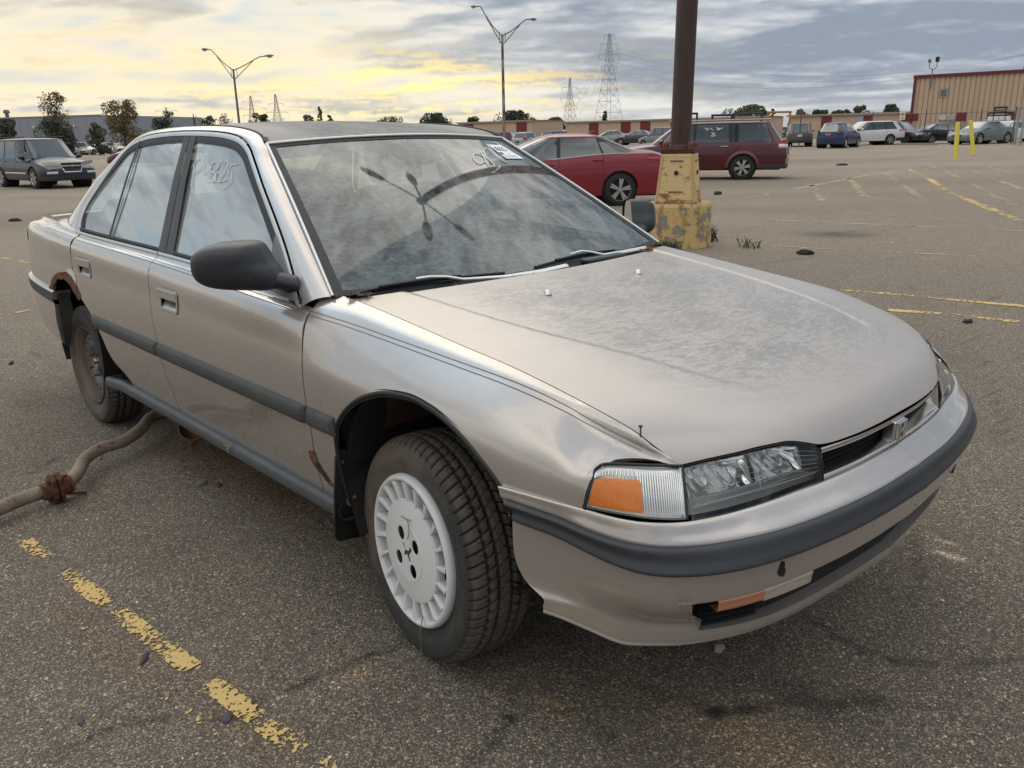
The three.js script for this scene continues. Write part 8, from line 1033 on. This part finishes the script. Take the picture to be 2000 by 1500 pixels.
// ---------- loose things on the asphalt ----------
{ const weld = new THREE.MeshStandardMaterial({ map: (() => dataTex(256, 256, (i, j) => { const u = i / 256, v = j / 256, a = tfbm(u, v, 5, 4.1, 5), b = tfbm(u, v, 24, 1.7, 3); return mix3(mix3([0.32, 0.25, 0.185], [0.20, 0.135, 0.09], clamp(0.5 + a)), [0.075, 0.04, 0.026], sstep(0.2, 0.55, b + 0.6 * a)).map(x => toS(x)); }, true))(), roughness: 0.75, metalness: 0.15, side: THREE.DoubleSide });
  const P = (px, py, y) => onPlane(px, py, V(0, y, 0), V(0, 1, 0)); const p0 = P(-40, 1008, 0.055), ex = thing('exhaust_pipe', 'rusty bent exhaust pipe with a bolted flange lying beside the sedan', 'exhaust pipe', V(p0.x, 0, p0.z)); origin.set(ex, V(p0.x, 0, p0.z));
  part('pipe', tube([P(-40, 1010, 0.05), P(0, 993, 0.052), P(50, 972, 0.055), P(95, 957, 0.06)], 0.0265, 40, 18), weld, ex, 'straight pale outer pipe');
  part('pipe', tube([P(128, 950, 0.065), P(150, 925, 0.07), P(170, 893, 0.075), P(200, 875, 0.08), P(240, 862, 0.085), P(275, 838, 0.09), P(300, 812, 0.10), P(345, 800, 0.11)], 0.026, 80, 18), weld, ex, 'bent inner pipe');
  const rough = new THREE.MeshStandardMaterial({ map: rustTex, color: RGB(0.9, 0.9, 0.95), roughness: 1, side: THREE.DoubleSide }), a = P(88, 961, 0.06), b = P(134, 945, 0.066), d = b.clone().sub(a).normalize(), c = a.clone().lerp(b, 0.45), side = d.clone().cross(V(0, 1, 0)).normalize(), up = side.clone().cross(d);
  const plate = o => { const g = poly([...Array(40).keys()].map(i => { const q = i / 40 * 6.283, r = 0.043 + 0.020 * Math.pow(Math.abs(Math.sin(q)), 3) + 0.003 * Math.sin(q * 9); return [r * Math.cos(q) * 0.92, r * Math.sin(q) * 1.05]; }), [], 0.011, 0.003); return g.applyMatrix4(new THREE.Matrix4().makeBasis(side.clone().applyAxisAngle(d, 0.5), up.clone().applyAxisAngle(d, 0.5).negate(), d).setPosition(c.clone().addScaledVector(d, o))); };
  const fl = part('flange', [plate(-0.016), plate(0.008), rod(c.clone().addScaledVector(d, -0.05), c.clone().addScaledVector(d, 0.06), 0.033, 0.033, 16)], rough, ex); for (const s of [-1, 1]) { const q = up.clone().applyAxisAngle(d, 0.5).multiplyScalar(0.052 * s); const e = c.clone().add(q); part('flange_bolt', [rod(e.clone().addScaledVector(d, -0.03), e.clone().addScaledVector(d, 0.045), 0.007, 0.007, 8), rod(e.clone().addScaledVector(d, -0.03), e.clone().addScaledVector(d, -0.02), 0.013, 0.013, 6)], rough, ex); } part('hanger_rod', tube([c.clone().addScaledVector(d, 0.02).addScaledVector(up, -0.03), c.clone().addScaledVector(d, 0.07).addScaledVector(up, -0.05), c.clone().addScaledVector(d, 0.10).addScaledVector(up, -0.06)], 0.006, 16, 6), rough, ex);
  const ctr = P(372, 838, 0.13), dsh = sheet(40, 6, (u, v) => { const q = u * 6.283, r = lerp(0.085, 0.03, v); return [r * Math.cos(q), -0.03 * Math.sin(v * 2.2), r * Math.sin(q) * 0.8]; }).rotateX(0.55).rotateZ(-0.35).translate(ctr.x, 0.14, ctr.z - 0.02); solo('rusty_heat_shield', [dsh, tube([...Array(20).keys()].map(i => { const q = i / 20 * 6.283, p = V(0.085 * Math.cos(q), 0, 0.068 * Math.sin(q)).applyEuler(new THREE.Euler(0.55, 0, 0)); p.applyAxisAngle(V(0, 0, 1), -0.35); return p.add(V(ctr.x, 0.14, ctr.z - 0.02)); }), 0.006, 60, 6, true)], rough, 'rusty round shield hanging below the sill of the sedan', 'car part');
  // rust crumbs under the sill
  const cr = [], r = rngOf(5); for (let i = 0; i < 900; i++) { const t = r(), px = lerp(330, 620, t) + (r() - 0.5) * 90, py = lerp(850, 985, t) + (r() + r() - 1) * 50, p = P(px, py, 0.002), s = 0.0012 + 0.005 * Math.pow(r(), 4); const g = new THREE.TetrahedronGeometry(s, 0).rotateX(r() * 6).rotateY(r() * 6).translate(p.x, s * 0.5, p.z); cr.push(BGU.mergeVertices(g)); } solo('rust_crumbs', cr, std(0.10, 0.052, 0.03, 0.95), 'brown rust crumbs scattered below the sill', 'debris', null, 'stuff');
  const stone = (name, px, py, w, h, m, label, seed, flat = 0.6) => { const p = onGround(px, py), g = new THREE.IcosahedronGeometry(1, 2), q = g.attributes.position; for (let i = 0; i < q.count; i++) { const v = V(q.getX(i), q.getY(i), q.getZ(i)), k = 1 + 0.35 * noise3(v.x * 1.3 + seed, v.y * 1.3, v.z * 1.3) + 0.12 * noise3(v.x * 4, v.y * 4 + seed, v.z * 4); q.setXYZ(i, v.x * k * w, v.y * k * h, v.z * k * w * flat); } g.computeVertexNormals(); g.rotateY(seed).translate(p.x, p.y + h * 0.6, p.z); return solo(name, BGU.mergeVertices(g), m, label, name === 'stone' ? 'stone' : 'debris'); };
  const grey = std(0.17, 0.15, 0.13, 0.9), blk = std(0.02, 0.02, 0.021, 0.8), tan = std(0.30, 0.25, 0.19, 0.9);
  stone('stone', 395, 946, 0.020, 0.013, grey, 'grey lump below the front door of the sedan', 1.1); stone('stone', 428, 950, 0.014, 0.009, std(0.12, 0.08, 0.055, 0.95), 'brown lump right of the grey lump', 2.2); stone('stone', 375, 868, 0.02, 0.012, std(0.13, 0.075, 0.045, 0.95), 'rust brown clod below the round shield', 3.3); stone('stone', 1405, 1271, 0.016, 0.013, tan, 'pale pebble under the front lip of the sedan', 4.4); stone('stone', 445, 1404, 0.018, 0.006, std(0.06, 0.065, 0.075, 0.7), 'blue grey chip beside the nearest yellow line', 5.5); stone('stone', 195, 897, 0.014, 0.010, tan, 'pale pebble behind the exhaust pipe', 5.9);
  stone('rubber_scrap', 1573, 497, 0.095, 0.035, blk, 'black rubber scrap on the asphalt right of the footing', 6.6, 0.5); stone('rubber_scrap', 1890, 630, 0.045, 0.016, blk, 'black scrap at the end of the lower yellow line', 7.7, 0.6); stone('rubber_scrap', 282, 1288, 0.03, 0.005, std(0.05, 0.05, 0.052, 0.8), 'dark flat sliver beside the yellow line', 8.8, 0.25); stone('rubber_scrap', 22, 710, 0.05, 0.01, blk, 'black strip on the asphalt at the left edge', 9.1, 0.25); stone('rubber_scrap', 1885, 906, 0.0, 0.0, blk, 'x', 1).removeFromParent(); stone('rubber_scrap', 30, 432, 0.12, 0.04, std(0.05, 0.025, 0.02, 0.9), 'brown scrap left of the rear bumper', 3.9); stone('rubber_scrap', 1645, 323, 0.25, 0.05, blk, 'dark scrap on the asphalt behind the maroon estate', 4.1); stone('rubber_scrap', 1402, 380, 0.12, 0.05, blk, 'small dark scrap right of the yellow footing', 4.6); stone('rubber_scrap', 158, 1408, 0.022, 0.005, std(0.08, 0.08, 0.08, 0.8), 'thin grey chip at the lower left', 6.1, 0.3);
  // loose chippings over the near asphalt
  const g0 = new THREE.IcosahedronGeometry(1, 0), im = new THREE.InstancedMesh(g0, std(1, 1, 1, 0.85), 5200), mt = new THREE.Matrix4(), rr = rngOf(44), cc = new THREE.Color(); for (let i = 0; i < 5200; i++) { const p = V(lerp(-3.2, 2.0, rr()), 0, lerp(-1.5, 2.0, rr())), s = 0.0016 + 0.0035 * Math.pow(rr(), 3); mt.compose(V(p.x, groundY(p.x, p.z) + s * 0.35, p.z), new THREE.Quaternion().setFromEuler(new THREE.Euler(rr() * 6, rr() * 6, rr() * 6)), V(s * (0.8 + 0.6 * rr()), s * 0.7, s)); im.setMatrixAt(i, mt); const k = rr(), b = 0.10 + 0.16 * rr(); im.setColorAt(i, cc.setRGB(b * 1.08, b * (k < 0.1 ? 0.7 : 0.97), b * (k < 0.1 ? 0.5 : 0.84))); } im.name = 'loose_chippings'; im.castShadow = im.receiveShadow = true; tag(im, 'loose stone chippings lying on the near asphalt', 'gravel', null, 'stuff'); scene.add(im);
}
renderer.render(scene, camera);
